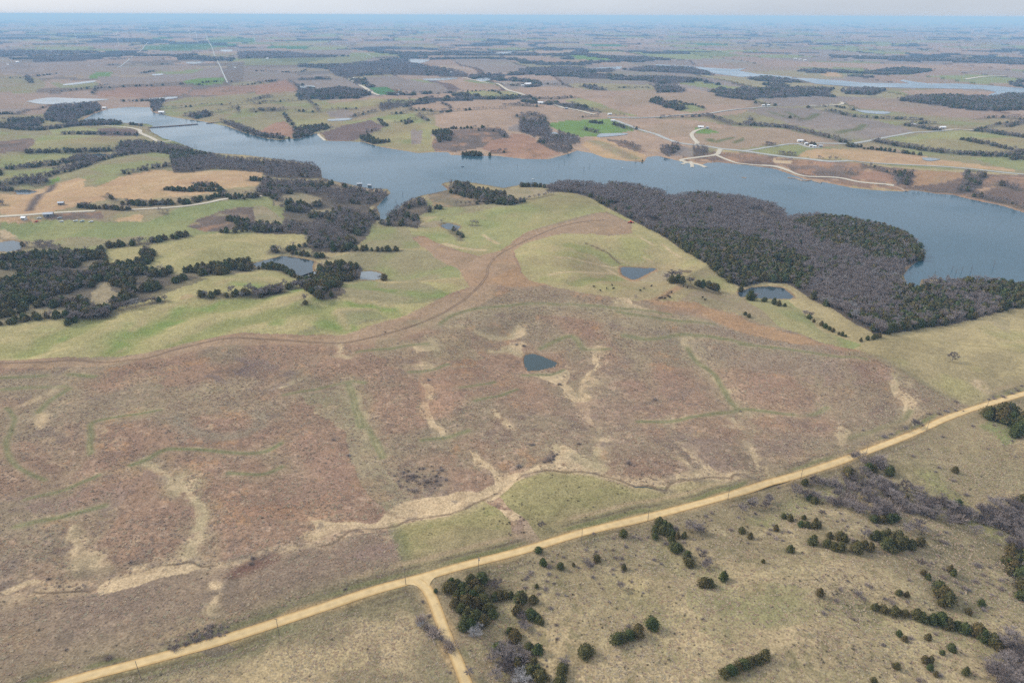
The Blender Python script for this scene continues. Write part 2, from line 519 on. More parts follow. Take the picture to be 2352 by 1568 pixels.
# ================================================================== the ground
# one sheet to the horizon: rings get wider with distance, columns fan out from below the viewpoint
ys = np.arange(1690.0, 34.0, -2.35)
dep = PITCH + np.arctan((ys - 784) / 1568)
rr = CAM_H / np.tan(np.maximum(dep, R(0.2)))
rr = rr[np.r_[True, np.diff(rr) > 0.05]]
rr = np.r_[[2.0, 25.0, 50.0, 75.0, 98.0, 118.0, 135.0], rr[rr > 145], 66000.0, 72000.0]
az_main = np.linspace(R(-52), R(52), 1190)
az_back = np.linspace(R(52), R(308), 44)[1:-1]
az = np.r_[az_main, az_back]
NR, NM, NC = len(rr), len(az_main), len(az)
X = rr[:, None] * np.sin(az)[None, :]
Y = rr[:, None] * np.cos(az)[None, :]
CELL = np.maximum(np.r_[np.diff(rr), 6000.0], 0.4)[:, None] * np.ones_like(X)
Z = height(X.ravel(), Y.ravel()).reshape(X.shape)
Z = np.where(rr[:, None] > 40000, Z * 0.3, Z)


def hl(x, y):
    """ground level read off the finished sheet"""
    x, y = np.atleast_1d(np.asarray(x, F32)), np.atleast_1d(np.asarray(y, F32))
    r = np.clip(np.hypot(x, y), rr[0], rr[-2])
    a = np.clip(np.arctan2(x, y), az_main[0], az_main[-2])
    i = np.clip(np.searchsorted(rr, r, 'right') - 1, 0, NR - 2)
    j = np.clip(((a - az_main[0]) / (az_main[1] - az_main[0])).astype(int), 0, NM - 2)
    u = (r - rr[i]) / (rr[i + 1] - rr[i])
    v = (a - az_main[j]) / (az_main[1] - az_main[0])
    return (Z[i, j] * (1 - v) + Z[i, j + 1] * v) * (1 - u) + (Z[i + 1, j] * (1 - v) + Z[i + 1, j + 1] * v) * u


def field(wl_, seed, n=3, stretch=None):
    xx, yy = (X, Y) if stretch is None else (X * stretch[0] + Y * stretch[1], (Y * stretch[0] - X * stretch[1]) * stretch[2])
    return fbm(xx, yy, wl_, seed, n) * sstep(0.7, 2.2, wl_ / CELL)


NA = field(260, 31)
NB = field(75, 32)
NCC = field(24, 33)
ND = field(8, 34)
NE = field(2.8, 35, 2)
NS = field(40, 36, 3, (0.9, 0.43, 3.0))       # streaks along the slope
NK = field(900, 37)
WA = (vnoise(X, Y, 11, 41), vnoise(X, Y, 11, 42))
WB = (vnoise(X, Y, 55, 43), vnoise(X, Y, 55, 44))
NH = np.clip(vnoise(X, Y, 190, 6) * 0.8 + vnoise(X, Y, 520, 5) * 0.5 + vnoise(X, Y, 75, 8) * 0.25, -1, 1) + 0.25 * NCC      # hill tops high, hollows low
NW = np.zeros_like(X)                                                                                                    # along the draws
for ln_, dp_, wd_ in DRAWS:
    r_, a_ = np.hypot(ln_[:, 0], ln_[:, 1]), np.arctan2(ln_[:, 0], ln_[:, 1])
    m_ = wd_ * 1.6
    i0, i1 = np.searchsorted(rr, r_.min() - m_) - 1, np.searchsorted(rr, r_.max() + m_) + 1
    j0, j1 = np.searchsorted(az_main, a_.min() - m_ / r_.min()) - 1, np.searchsorted(az_main, a_.max() + m_ / r_.min()) + 1
    sl = (slice(max(i0, 0), i1), slice(max(j0, 0), min(j1, NM)))
    xs, ys = X[sl], Y[sl]
    d_ = near_line(xs + 4 * WA[0][sl] + 3 * vnoise(xs, ys, 20, 21), ys + 4 * WA[1][sl] + 3 * vnoise(xs, ys, 20, 22), ln_, m_)
    NW[sl] = np.maximum(NW[sl], 1 - sstep(0, wd_ * 0.9, d_))
FIELDS = {'H': NH, 'W': NW, 'A': NA, 'B': NB, 'C': NCC, 'D': ND, 'E': NE, 'S': NS, 'K': NK, 'AB': NA * .6 + NB * .6, 'BC': NB * .6 + NCC * .6, 'CD': NCC * .6 + ND * .6, 'DE': ND * .6 + NE * .6, 'SC': NS * .7 + NCC * .5}

LAND = {
    'prairie': ((164, 138, 118), [((174, 142, 113), 'AB', 0.0, 0.5, 0.8), ((155, 143, 121), 'B', -0.05, -0.5, 0.8), ((166, 152, 126), 'W', 0.1, 0.9, 0.6), ((150, 128, 112), 'H', 0.15, 0.6, 0.5), ((154, 128, 113), 'BC', 0.1, 0.6, 0.6), ((184, 165, 136), 'SC', 0.45, 0.8, 0.5),
                                  ((178, 143, 110), 'CD', 0.42, 0.8, 0.7), ((134, 120, 112), 'CD', -0.4, -0.85, 0.6), ((184, 158, 136), 'DE', 0.2, 0.9, 0.55), ((138, 116, 102), 'DE', -0.2, -0.9, 0.5), ((190, 168, 148), 'E', 0.4, 0.9, 0.45), ((126, 112, 102), 'E', -0.45, -0.9, 0.4)]),
    'prairie_low': ((152, 136, 118), [((140, 125, 112), 'B', 0.0, 0.5, 0.8), ((168, 148, 122), 'SC', 0.2, 0.7, 0.6), ((120, 110, 98), 'CD', -0.3, -0.8, 0.55), ((175, 156, 132), 'DE', 0.3, 0.9, 0.4), ((132, 118, 104), 'DE', -0.3, -0.9, 0.4)]),
    'lane': ((174, 151, 127), [((178, 149, 120), 'B', 0.0, 0.5, 0.7), ((160, 140, 115), 'C', 0.1, 0.6, 0.5), ((190, 165, 135), 'CD', 0.3, 0.8, 0.5), ((148, 126, 108), 'DE', -0.3, -0.9, 0.4)]),
    'orange': ((176, 146, 116), [((168, 148, 120), 'BC', 0.2, 0.6, 0.6), ((184, 150, 116), 'D', 0.1, 0.7, 0.6)]),
    'green': ((163, 163, 117), [((162, 148, 118), 'H', 0.15, 0.6, 0.6), ((144, 154, 98), 'W', 0.1, 0.8, 0.6), ((143, 152, 102), 'B', 0.05, 0.5, 0.7), ((175, 165, 122), 'BC', -0.1, -0.6, 0.7), ((160, 145, 115), 'A', -0.1, -0.5, 0.6), ((172, 170, 118), 'CD', 0.2, 0.8, 0.4)]),
    'fieldgreen': ((147, 155, 108), [((160, 160, 115), 'B', 0.1, 0.5, 0.6), ((138, 150, 100), 'BC', -0.1, -0.6, 0.5)]),
    'palegreen': ((178, 170, 126), [((168, 164, 117), 'B', 0.0, 0.5, 0.7), ((190, 178, 134), 'SC', 0.1, 0.6, 0.8), ((160, 161, 108), 'BC', -0.2, -0.7, 0.6), ((166, 151, 120), 'H', 0.1, 0.6, 0.75), ((188, 177, 131), 'H', -0.1, -0.5, 0.6), ((146, 153, 100), 'W', 0.1, 0.8, 0.65), ((165, 160, 112), 'DE', -0.2, -0.9, 0.4)]),
    'pale': ((180, 167, 129), [((160, 148, 116), 'H', 0.1, 0.55, 0.6), ((186, 172, 134), 'W', 0.1, 0.8, 0.6), ((164, 152, 116), 'B', 0.0, 0.5, 0.7), ((190, 176, 134), 'SC', 0.1, 0.6, 0.6), ((164, 162, 112), 'BC', -0.25, -0.7, 0.5), ((160, 150, 112), 'DE', -0.2, -0.9, 0.4)]),
    'browngreen': ((157, 150, 118), [((166, 150, 124), 'H', 0.1, 0.55, 0.6), ((150, 155, 108), 'W', 0.1, 0.8, 0.5), ((150, 156, 108), 'B', 0.05, 0.5, 0.8), ((165, 147, 125), 'A', 0.0, 0.5, 0.6), ((168, 165, 122), 'BC', -0.2, -0.7, 0.5)]),
    'fore': ((165, 151, 119), [((182, 164, 130), 'BC', 0.08, 0.55, 0.8), ((146, 144, 104), 'B', -0.15, -0.55, 0.65), ((192, 174, 140), 'H', 0.2, 0.6, 0.5), ((150, 148, 108), 'W', 0.2, 0.9, 0.5), ((146, 134, 108), 'AB', -0.1, -0.6, 0.7), ((190, 174, 138), 'CD', 0.35, 0.8, 0.55),
                               ((188, 174, 138), 'DE', 0.15, 0.9, 0.6), ((128, 122, 92), 'DE', -0.15, -0.9, 0.6)]),
    'forewest': ((152, 140, 112), [((186, 168, 134), 'BC', 0.1, 0.4, 0.9), ((142, 142, 104), 'B', -0.15, -0.6, 0.6), ((194, 176, 142), 'CD', 0.3, 0.7, 0.5), ((136, 126, 102), 'DE', -0.2, -0.9, 0.5)]),
    'mown': ((158, 151, 110), [((146, 146, 98), 'B', 0.0, 0.5, 0.6), ((170, 158, 118), 'SC', 0.1, 0.6, 0.6), ((148, 138, 104), 'CD', -0.2, -0.7, 0.5), ((140, 142, 96), 'DE', -0.3, -0.9, 0.4)]),
    'tan': ((208, 187, 154), [((186, 164, 134), 'D', 0.0, 0.6, 0.7), ((214, 194, 160), 'CD', 0.2, 0.7, 0.6), ((170, 148, 122), 'DE', -0.3, -0.9, 0.6)]),
    'greytan': ((170, 158, 130), [((154, 148, 118), 'C', 0.0, 0.6, 0.7), ((186, 172, 144), 'DE', 0.1, 0.8, 0.6), ((148, 138, 118), 'DE', -0.2, -0.8, 0.6)]),
    'grassline': ((118, 122, 88), [((120, 128, 88), 'C', 0.0, 0.6, 0.6), ((142, 140, 104), 'CD', -0.1, -0.6, 0.6)]),
    'stubble': ((181, 159, 139), [((172, 150, 132), 'B', 0.0, 0.5, 0.6), ((192, 168, 142), 'SC', 0.2, 0.6, 0.6), ((164, 148, 126), 'A', -0.1, -0.6, 0.6)]),
    'stubblefar': ((174, 154, 138), [((164, 145, 132), 'B', 0.0, 0.5, 0.6), ((188, 166, 142), 'SC', 0.2, 0.6, 0.6), ((164, 152, 132), 'A', -0.1, -0.6, 0.6)]),
    'palefar': ((168, 160, 128), [((158, 152, 118), 'B', 0.0, 0.5, 0.7), ((180, 168, 134), 'SC', 0.1, 0.6, 0.6)]),
    'tanfield': ((198, 170, 134), [((188, 158, 128), 'B', 0.0, 0.5, 0.6), ((206, 182, 146), 'SC', 0.2, 0.6, 0.6), ((178, 160, 122), 'BC', -0.2, -0.7, 0.5)]),
    'greyfield': ((156, 145, 137), [((146, 137, 131), 'B', 0.0, 0.5, 0.6), ((176, 158, 144), 'SC', 0.2, 0.6, 0.5), ((150, 150, 122), 'A', -0.3, -0.7, 0.4)]),
    'brownfield': ((128, 112, 106), [((140, 120, 110), 'B', 0.0, 0.5, 0.6), ((116, 104, 98), 'BC', -0.1, -0.6, 0.6)]),
    'redfield': ((170, 138, 118), [((160, 130, 114), 'B', 0.0, 0.5, 0.6), ((182, 150, 126), 'BC', -0.1, -0.6, 0.6)]),
    'brush': ((136, 120, 110), [((116, 106, 98), 'BC', 0.0, 0.5, 0.8), ((176, 140, 112), 'C', -0.15, -0.5, 0.7), ((196, 166, 134), 'CD', 0.45, 0.8, 0.6)]),
    'shorebrush': ((148, 126, 110), [((120, 106, 98), 'B', 0.05, 0.4, 0.8), ((180, 146, 118), 'BC', -0.1, -0.5, 0.8), ((204, 172, 138), 'C', 0.35, 0.7, 0.7)]),
    'bright': ((122, 150, 82), [((134, 156, 92), 'B', 0.0, 0.5, 0.7)]),
    'wheat': ((96, 136, 88), []),
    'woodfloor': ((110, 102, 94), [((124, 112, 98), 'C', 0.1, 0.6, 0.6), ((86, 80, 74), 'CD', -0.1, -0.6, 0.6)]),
    'shore': ((196, 168, 136), [((176, 148, 120), 'C', 0.0, 0.5, 0.6)]),
    'mud': ((106, 92, 78), []),
    'dark': ((118, 108, 104), [((100, 92, 92), 'CD', 0.0, 0.5, 0.7)]),
    'gravel': ((214, 204, 186), []),
}
COLR = np.zeros((NR, NC, 3))


def landcol(name, s):
    base, mods = LAND[name]
    c = np.ones(X[s].shape + (3,)) * np.array(base, F32)
    for (col, f, lo, hi, amt) in mods:
        v = FIELDS[f][s]
        w = sstep(lo, hi, v) if hi > lo else sstep(-lo, -hi, -v)
        c += (w * amt)[..., None] * (np.array(col, F32) - c)
    return c


def window(g, m):
    r = np.hypot(g[:, 0], g[:, 1])
    a = np.arctan2(g[:, 0], g[:, 1])
    rmin = max(r.min() - m, 3.0)
    am = m / rmin
    i0, i1 = np.searchsorted(rr, rmin) - 1, np.searchsorted(rr, r.max() + m) + 1
    j0, j1 = np.searchsorted(az_main, a.min() - am) - 1, np.searchsorted(az_main, a.max() + am) + 1
    return slice(max(i0, 0), min(i1, NR)), slice(max(j0, 0), min(j1, NM))


def put(s, m, land, alpha=1.0):
    if not m.any():
        return
    rws, cls = np.nonzero(m.any(1))[0], np.nonzero(m.any(0))[0]
    r0, r1, c0, c1 = rws[0], rws[-1] + 1, cls[0], cls[-1] + 1
    s = (slice(s[0].start + r0, s[0].start + r1), slice(s[1].start + c0, s[1].start + c1))
    m = m[r0:r1, c0:c1]
    c = landcol(land, s) if isinstance(land, str) else np.ones(X[s].shape + (3,)) * np.array(land, F32)
    w = (m * alpha)[..., None]
    COLR[s] += w * (c - COLR[s])


def area(px, land, wa=1.5, wb=3.0, alpha=1.0, only=None, z=None):
    """paint land cover inside an outline; wa, wb: how far the edge wanders (metres) at short and long range"""
    g = np.asarray(px, F32) if z == 'ground' else G(px, z)
    s = window(g, wa + wb + 5)
    if s[0].start >= s[0].stop or s[1].start >= s[1].stop:
        return g
    xx = X[s] + WA[0][s] * wa + WB[0][s] * wb
    yy = Y[s] + WA[1][s] * wa + WB[1][s] * wb
    m = in_poly(xx, yy, g).astype(F32)
    if only:
        m *= sstep(only[1], only[2], FIELDS[only[0]][s])
    put(s, m, land, alpha)
    return g


def stripe(px, land, width, wa=1.0, wb=1.0, alpha=1.0, soft=0.5, only=None, ground=False):
    g = np.asarray(px, F32) if ground else G(px)
    g = resample(g, max(4.0, width))
    reach = width + wa + wb + 5
    s = window(g, reach)
    if s[0].start >= s[0].stop or s[1].start >= s[1].stop:
        return g
    d = np.full(X[s].shape, 1e6)
    for i in range(0, len(g) - 1, 8):
        seg = g[i:i + 9]
        s2 = window(seg, reach)
        if s2[0].start >= s2[0].stop or s2[1].start >= s2[1].stop:
            continue
        xx = X[s2] + WA[0][s2] * wa + WB[0][s2] * wb
        yy = Y[s2] + WA[1][s2] * wa + WB[1][s2] * wb
        loc = (slice(s2[0].start - s[0].start, s2[0].stop - s[0].start), slice(s2[1].start - s[1].start, s2[1].stop - s[1].start))
        if d[loc].shape != xx.shape:
            continue
        d[loc] = np.minimum(d[loc], dist_line(xx, yy, seg))
    h = width / 2
    e = soft * h + CELL[s] * 0.25
    m = 1 - sstep(h - e, h + e, d)
    if only:
        m *= sstep(only[1], only[2], FIELDS[only[0]][s])
    put(s, m, land, alpha)
    return g


# ---- far patchwork of fields, pastures, drains and woods (any place, from world position only)
def farland(x, y):
    ca, sa = math.cos(R(9)), math.sin(R(9))
    u, v = x * ca + y * sa, y * ca - x * sa
    wu = u + 70 * vnoise(x, y, 420, 51)
    wv = v + 70 * vnoise(x, y, 420, 52)
    iu = np.floor(wu / 330)
    wv2 = wv + _hash(iu.astype(np.int64), iu.astype(np.int64) * 0, 3) * 500
    iv = np.floor(wv2 / (330 + 260 * _hash(iu.astype(np.int64), iu.astype(np.int64) * 0 + 1, 9)))
    h1 = _hash(iu.astype(np.int64), iv.astype(np.int64), 61)
    h2 = _hash(iu.astype(np.int64), iv.astype(np.int64), 62)
    fu = wu / 330 - iu
    edge = np.minimum(fu, 1 - fu) * 330
    kinds = np.searchsorted([0.30, 0.62, 0.74, 0.82, 0.92, 0.985], h1)
    drain = np.abs(fbm(x, y, 1500, 71, 3))
    lump = fbm(x, y, 620, 72, 3)
    big = fbm(x, y, 4200, 73, 2)
    wood = (drain < 0.075 + 0.05 * big) | (lump > 0.53 - 0.12 * big)
    hedge = (edge < 16) & (h2 > 0.5)
    return kinds, wood, hedge, h2


FAR_LANDS = ['stubblefar', 'greyfield', 'fieldgreen', 'palefar', 'browngreen', 'stubblefar', 'wheat']
kinds, fwood, fhedge, fh2 = farland(X, Y)
for k, nm in enumerate(FAR_LANDS):
    m = kinds == k
    for i0 in range(0, NR, 100):
        s = (slice(i0, min(i0 + 100, NR)), slice(0, NC))
        put(s, m[s].astype(F32), nm)
COLR += ((fh2 - 0.5) * 14)[..., None]
FARW = fwood & (rr[:, None] > 1500)
COLR[fhedge & (rr[:, None] > 1500)] -= 48
COLR[FARW] = np.array((80, 82, 80))
COLR[(rr < 1500), :, :] = 0
s_all = (slice(0, int(np.searchsorted(rr, 1500))), slice(0, NC))
put(s_all, np.ones(X[s_all].shape), 'pale')

# ---- beyond the lake
area(T(1, [(-200, 500), (600, 500), (1500, 500), (2500, 520), (2500, 860), (1300, 842), (-200, 870)]), 'stubblefar', alpha=0.6)
area(T(1, [(-200, 520), (800, 520), (1400, 560), (1500, 620), (700, 640), (-200, 620)]), 'greyfield', alpha=0.6)
area(T(1, [(1300, 620), (1850, 560), (1880, 640), (1500, 690), (1250, 690)]), 'greyfield')
area(T(1, [(-200, 620), (260, 640), (400, 700), (300, 780), (-200, 780)]), 'browngreen')
area(T(1, [(740, 655), (800, 615), (945, 612), (900, 665)]), 'bright')
area(T(1, [(1250, 600), (1700, 585), (1600, 620), (1350, 622)]), 'fieldgreen')
area(T(1, [(1520, 695), (1640, 665), (1885, 648), (1890, 695), (1700, 722)]), 'bright')
area(T(1, [(800, 775), (1230, 722), (1625, 730), (1560, 790), (1250, 825), (820, 815)]), 'redfield', alpha=0.8)
area(T(1, [(1620, 762), (2000, 718), (2500, 690), (2500, 760), (1900, 800), (1560, 800)]), 'redfield', alpha=0.75)
area(T(1, [(1340, 880), (1560, 820), (1900, 800), (2500, 770), (2500, 860), (2000, 870), (1400, 910)]), 'browngreen')
area(T(1, [(400, 790), (780, 755), (790, 815), (420, 830)]), 'stubblefar')
area(T(1, [(420, 690), (540, 705), (780, 690), (830, 700), (800, 745), (500, 740)]), 'fieldgreen', alpha=0.7)
area(T(1, [(820, 650), (1400, 640), (1400, 690), (880, 730)]), 'greyfield')
area(T(2, [(-100, 560), (560, 570), (760, 655), (300, 670), (-100, 690)]), 'greyfield', alpha=0.7)
area(T(2, [(-100, 500), (400, 485), (1000, 480), (860, 530), (500, 545), (-100, 555)]), 'fieldgreen', alpha=0.7)
area(T(1, [(1220, 380), (1780, 370), (1800, 410), (1500, 430), (1200, 420)]), 'wheat', alpha=0.7)
area(T(1, [(1750, 330), (2140, 325), (2150, 355), (1770, 360)]), 'wheat', alpha=0.8)
area([(-80, 262), (0, 262), (190, 262), (200, 275), (340, 290), (380, 330), (740, 400), (890, 440), (900, 520), (700, 590), (0, 640), (-200, 640)], 'browngreen')
area([(345, 246), (560, 236), (720, 228), (860, 235), (1010, 255), (1000, 300), (960, 352), (740, 330), (600, 325), (400, 275)], 'browngreen')
area([(1000, 262), (1200, 235), (1420, 262), (1500, 300), (1650, 350), (1560, 378), (1440, 375), (1250, 372), (1000, 356)], 'stubble')
area([(1560, 345), (1720, 352), (2000, 380), (2352, 402), (2600, 425), (2600, 560), (2352, 492), (2100, 442), (1900, 425), (1700, 384), (1580, 380)], 'shorebrush')
area([(1400, 278), (1700, 250), (2000, 250), (2360, 280), (2600, 300), (2600, 420), (2352, 398), (2000, 375), (1700, 350), (1480, 305)], 'browngreen')
area([(1040, 215), (1220, 200), (1400, 208), (1560, 226), (1730, 250), (1700, 262), (1560, 272), (1420, 268), (1300, 228)], 'stubble')
area(T(3, [(800, 765), (1120, 755), (1500, 745), (2000, 830), (2030, 890), (1780, 910), (1400, 945), (1100, 970), (900, 900), (560, 820)]), 'stubble')
area(T(3, [(430, 850), (560, 825), (700, 860), (1080, 980), (820, 960), (560, 880)]), 'green')
area(T(3, [(1300, 870), (1400, 855), (1650, 920), (1500, 945), (1400, 930)]), 'green')
area(T(3, [(0, 960), (100, 920), (280, 920), (600, 945), (700, 965), (560, 1000), (300, 1020), (0, 1040)]), 'stubble')
area(T(3, [(280, 1040), (500, 1010), (850, 1000), (1050, 1090), (700, 1150), (560, 1150), (400, 1100)]), 'bright')
area(T(3, [(830, 1000), (1100, 992), (1500, 1010), (1600, 1020), (2352, 1090), (2352, 1176), (1400, 1176), (1180, 1120), (1000, 1060)]), 'stubble')
area(T(7, [(900, 10), (1560, 40), (1600, 30), (2352, 80), (2352, 200), (1900, 250), (1750, 240), (1400, 190), (1050, 75)]), 'stubble')
area(T(7, [(1540, 60), (1640, 75), (1750, 105), (1600, 120), (1545, 110)]), 'bright')
stripe(T(7, [(1660, 160), (1700, 185), (1850, 150)]), 'grassline', 14)
stripe(T(7, [(1870, 190), (1960, 150)]), 'grassline', 10)
stripe(T(7, [(2030, 175), (2150, 165), (2280, 185)]), 'grassline', 10)
area(T(8, [(0, 60), (300, 75), (860, 200), (500, 245), (300, 195), (0, 235)]), 'stubble')
area(T(8, [(60, 265), (440, 205), (600, 235), (440, 300), (250, 295)]), 'fieldgreen')
area(T(8, [(440, 300), (600, 245), (1000, 240), (1450, 290), (1600, 325), (2270, 415), (2270, 435), (1700, 385), (960, 345), (600, 320)]), 'tanfield')
area(T(8, [(980, 220), (1160, 225), (1400, 270), (1200, 265), (1000, 240)]), 'stubble')
area(T(8, [(560, 345), (700, 350), (790, 365), (740, 378), (600, 372)]), 'redfield')
area(T(8, [(1160, 190), (1640, 90), (1960, 85), (2352, 130), (2352, 270), (2100, 265), (1600, 250), (1300, 220)]), 'green')
area(T(8, [(1900, 320), (2200, 300), (2352, 300), (2352, 430), (2000, 350)]), 'fieldgreen')
area(T(4, [(0, 930), (200, 900), (560, 905), (1000, 990), (1300, 1060), (1420, 1105), (1200, 1160), (860, 1176), (560, 1080), (300, 1010)]), 'greyfield')
stripe(T(4, [(620, 955), (540, 1000), (480, 1005)]), 'grassline', 16)
stripe(T(4, [(1010, 1045), (940, 1090), (800, 1115)]), 'grassline', 16)
stripe(T(4, [(360, 940), (460, 990)]), 'grassline', 14)
stripe(T(4, [(210, 940), (330, 975)]), 'grassline', 12)
area(T(4, [(100, 830), (600, 810), (1250, 815), (840, 860), (560, 890), (280, 895)]), 'greyfield')
area(T(4, [(1290, 770), (1700, 745), (2100, 775), (2040, 810), (1700, 800), (1400, 800)]), 'stubble')
area(T(4, [(620, 615), (760, 610), (830, 640), (700, 645)]), 'tanfield')
area(T(4, [(380, 560), (600, 520), (1000, 530), (1700, 560), (1900, 590), (1500, 580), (1000, 570), (700, 570)]), 'stubble')
area(T(3, [(450, 460), (600, 470), (900, 505), (800, 515), (560, 500)]), 'bright')
area(T(3, [(1400, 700), (1580, 690), (1930, 735), (1900, 755), (1600, 735)]), 'fieldgreen')
area(T(2, [(900, 650), (1180, 640), (1400, 690), (1700, 760), (1500, 790), (1000, 740)]), 'greyfield')
area(T(2, [(1500, 680), (1700, 670), (2080, 745), (1800, 765), (1600, 720)]), 'stubble')
area(T(2, [(1420, 670), (1500, 670), (1720, 755), (1640, 765)]), 'brownfield')
area(T(2, [(950, 740), (1080, 728), (1200, 785), (1040, 800)]), 'wheat')
area(T(2, [(300, 680), (760, 660), (980, 760), (800, 790), (560, 770), (420, 730)]), 'greyfield')
area(T(2, [(0, 720), (250, 670), (350, 745), (330, 770), (0, 800)]), 'redfield')
area(T(2, [(560, 860), (1000, 810), (1650, 780), (1640, 810), (1100, 830), (700, 880)]), 'stubble')
area(T(2, [(560, 880), (1000, 830), (1450, 830), (1250, 870), (800, 910), (560, 920)]), 'green')
area(T(2, [(1280, 890), (1500, 860), (1900, 840), (2250, 835), (2050, 900), (1600, 930), (1350, 920)]), 'stubble')
area(T(2, [(1540, 1030), (1700, 960), (2100, 920), (2352, 930), (2200, 1030), (1900, 1070), (1620, 1080)]), 'stubble')
area(T(2, [(1660, 780), (1900, 765), (2200, 770), (2230, 810), (1900, 810), (1680, 795)]), 'green')
area(T(2, [(250, 950), (400, 945), (620, 960), (590, 1020), (450, 1060), (330, 1070)]), 'green')
area(T(2, [(600, 940), (760, 920), (850, 960), (720, 1000), (620, 980)]), 'greyfield')
area(T(2, [(700, 1050), (1000, 980), (1330, 950), (1430, 1020), (1200, 1070), (1050, 1005)]), 'green')
area(T(6, [(10, 100), (150, 30), (240, 10), (310, 80), (300, 150), (150, 130)]), 'redfield')
area(T(6, [(540, 110), (760, 40), (960, 0), (1090, 60), (900, 140), (820, 180), (600, 180)]), 'brownfield')
area(T(6, [(980, 140), (1200, 60), (1400, 30), (1580, 80), (1480, 120), (1450, 200), (1480, 260), (1350, 275), (1150, 245), (1050, 205), (1120, 190)]), 'green')
area(T(6, [(1300, 85), (1400, 85), (1385, 205), (1300, 205)]), 'greyfield', 0.5, 0.5)
area(T(6, [(1460, 190), (1600, 90), (1700, 80), (2040, 60), (2100, 150), (2060, 180), (1900, 230), (1650, 270), (1500, 260)]), 'brush')
area(T(6, [(2110, 60), (2190, 35), (2270, 70), (2200, 105), (2130, 95)]), 'greyfield')
area(T(6, [(1890, 240), (2100, 140), (2250, 120), (2352, 160), (2352, 330), (2120, 310)]), 'redfield')
area(T(7, [(0, 120), (80, 120), (250, 190), (420, 280), (270, 330), (0, 325)]), 'redfield')
area(T(7, [(70, 240), (130, 235), (250, 310), (180, 310)]), 'brush')
area(T(7, [(590, 210), (700, 150), (800, 160), (1130, 300), (1120, 345), (900, 340), (720, 310)]), 'tanfield')
stripe(T(7, [(690, 180), (850, 250), (1010, 320)]), 'browngreen', 30)
area(T(7, [(910, 170), (1100, 110), (1200, 120), (1340, 190), (1330, 250), (1150, 265)]), 'stubble')
area(T(7, [(1330, 270), (1420, 220), (1540, 240), (1520, 310), (1400, 300)]), 'greyfield')
area(T(7, [(800, 160), (900, 170), (1060, 240), (1150, 270), (1070, 275), (900, 220)]), 'brush')
area(T(7, [(1600, 230), (1720, 250), (1680, 285), (1560, 280)]), 'browngreen')
area(T(8, [(240, 330), (400, 350), (390, 370), (260, 365)]), 'tan')
area(T(8, [(1430, 430), (1800, 440), (1830, 480), (1600, 540), (1400, 560), (1440, 480)]), 'orange')
area(T(8, [(920, 440), (1100, 430), (1260, 460), (1240, 530), (900, 500)]), 'redfield')
area(T(8, [(360, 380), (840, 380), (840, 470), (600, 470), (400, 430)]), 'brush')
# ---- left side, on this side of the lake
area([(-120, 520), (0, 498), (60, 470), (130, 420), (180, 408), (350, 390), (605, 393), (600, 420), (590, 428), (480, 440), (310, 462), (270, 452), (200, 468), (100, 492)], 'tanfield')
area(T(5, [(0, 620), (150, 625), (380, 565), (460, 530), (380, 640), (240, 770), (0, 800)]), 'tanfield')
stripe(T(5, [(450, 540), (380, 620), (240, 760)]), 'dark', 9)
area(T(5, [(620, 480), (860, 400), (1080, 300), (1280, 265), (1430, 275), (1420, 400), (1050, 470), (800, 560), (690, 565), (720, 500)]), 'browngreen')
area(T(5, [(270, 250), (320, 150), (450, 120), (840, 140), (1010, 160), (1020, 190), (900, 240), (600, 255), (400, 270)]), 'green')
area(T(5, [(420, 80), (660, 55), (830, 80), (820, 105), (600, 110), (440, 120)]), 'green')
area(T(5, [(840, 75), (1080, 70), (1160, 90), (1150, 140), (850, 135)]), 'brownfield')
area(T(5, [(0, 180), (280, 150), (300, 190), (230, 270), (0, 275)]), 'brush')
area(T(5, [(0, 300), (700, 300), (680, 330), (300, 360), (0, 400)]), 'green')
area(T(5, [(0, 480), (300, 410), (520, 390), (460, 430), (200, 480), (0, 510)]), 'green')
area(T(5, [(360, 520), (480, 480), (500, 500), (420, 555), (370, 555)]), 'bright')
area(T(5, [(880, 590), (1100, 575), (1400, 570), (1820, 620), (1500, 640), (1150, 640), (960, 660), (900, 630)]), 'tanfield')
area(T(5, [(0, 860), (400, 850), (900, 860), (1250, 860), (1500, 740), (2280, 640), (2310, 720), (1950, 740), (1650, 830), (1560, 900), (1600, 960), (900, 1000), (300, 1020), (0, 960)]), 'fieldgreen')
area(T(5, [(0, 820), (240, 830), (360, 850), (200, 870), (0, 860)]), 'tanfield')
area(T(5, [(950, 855), (1000, 830), (1130, 795), (1215, 795), (1180, 855)]), 'tanfield')
area(T(5, [(380, 800), (860, 770), (880, 830), (560, 850), (380, 840)]), 'brush')
area(T(5, [(1560, 900), (1700, 820), (1900, 750), (2150, 730), (2300, 770), (2352, 850), (1950, 930), (1700, 940)]), 'brush', only=('BC', -0.3, 0.2))
area(T(6, [(0, 720), (100, 730), (220, 830), (200, 880), (0, 870)]), 'greytan')
area(T(5, [(0, 920), (60, 915), (150, 990), (0, 1040)]), 'tan', only=('C', -0.2, 0.2))
area(T(5, [(890, 1100), (960, 1080), (1400, 1000), (1900, 950), (2352, 950), (2352, 1176), (880, 1176)]), 'palegreen')
area([(245, 590), (430, 548), (560, 535), (690, 535), (705, 545), (690, 565), (620, 585), (570, 600), (420, 625), (340, 622), (250, 605)], 'palegreen')
area([(-150, 610), (240, 575), (250, 600), (600, 600), (640, 615), (735, 640), (800, 640), (880, 650), (720, 700), (500, 700), (250, 740), (-150, 780)], 'palegreen')
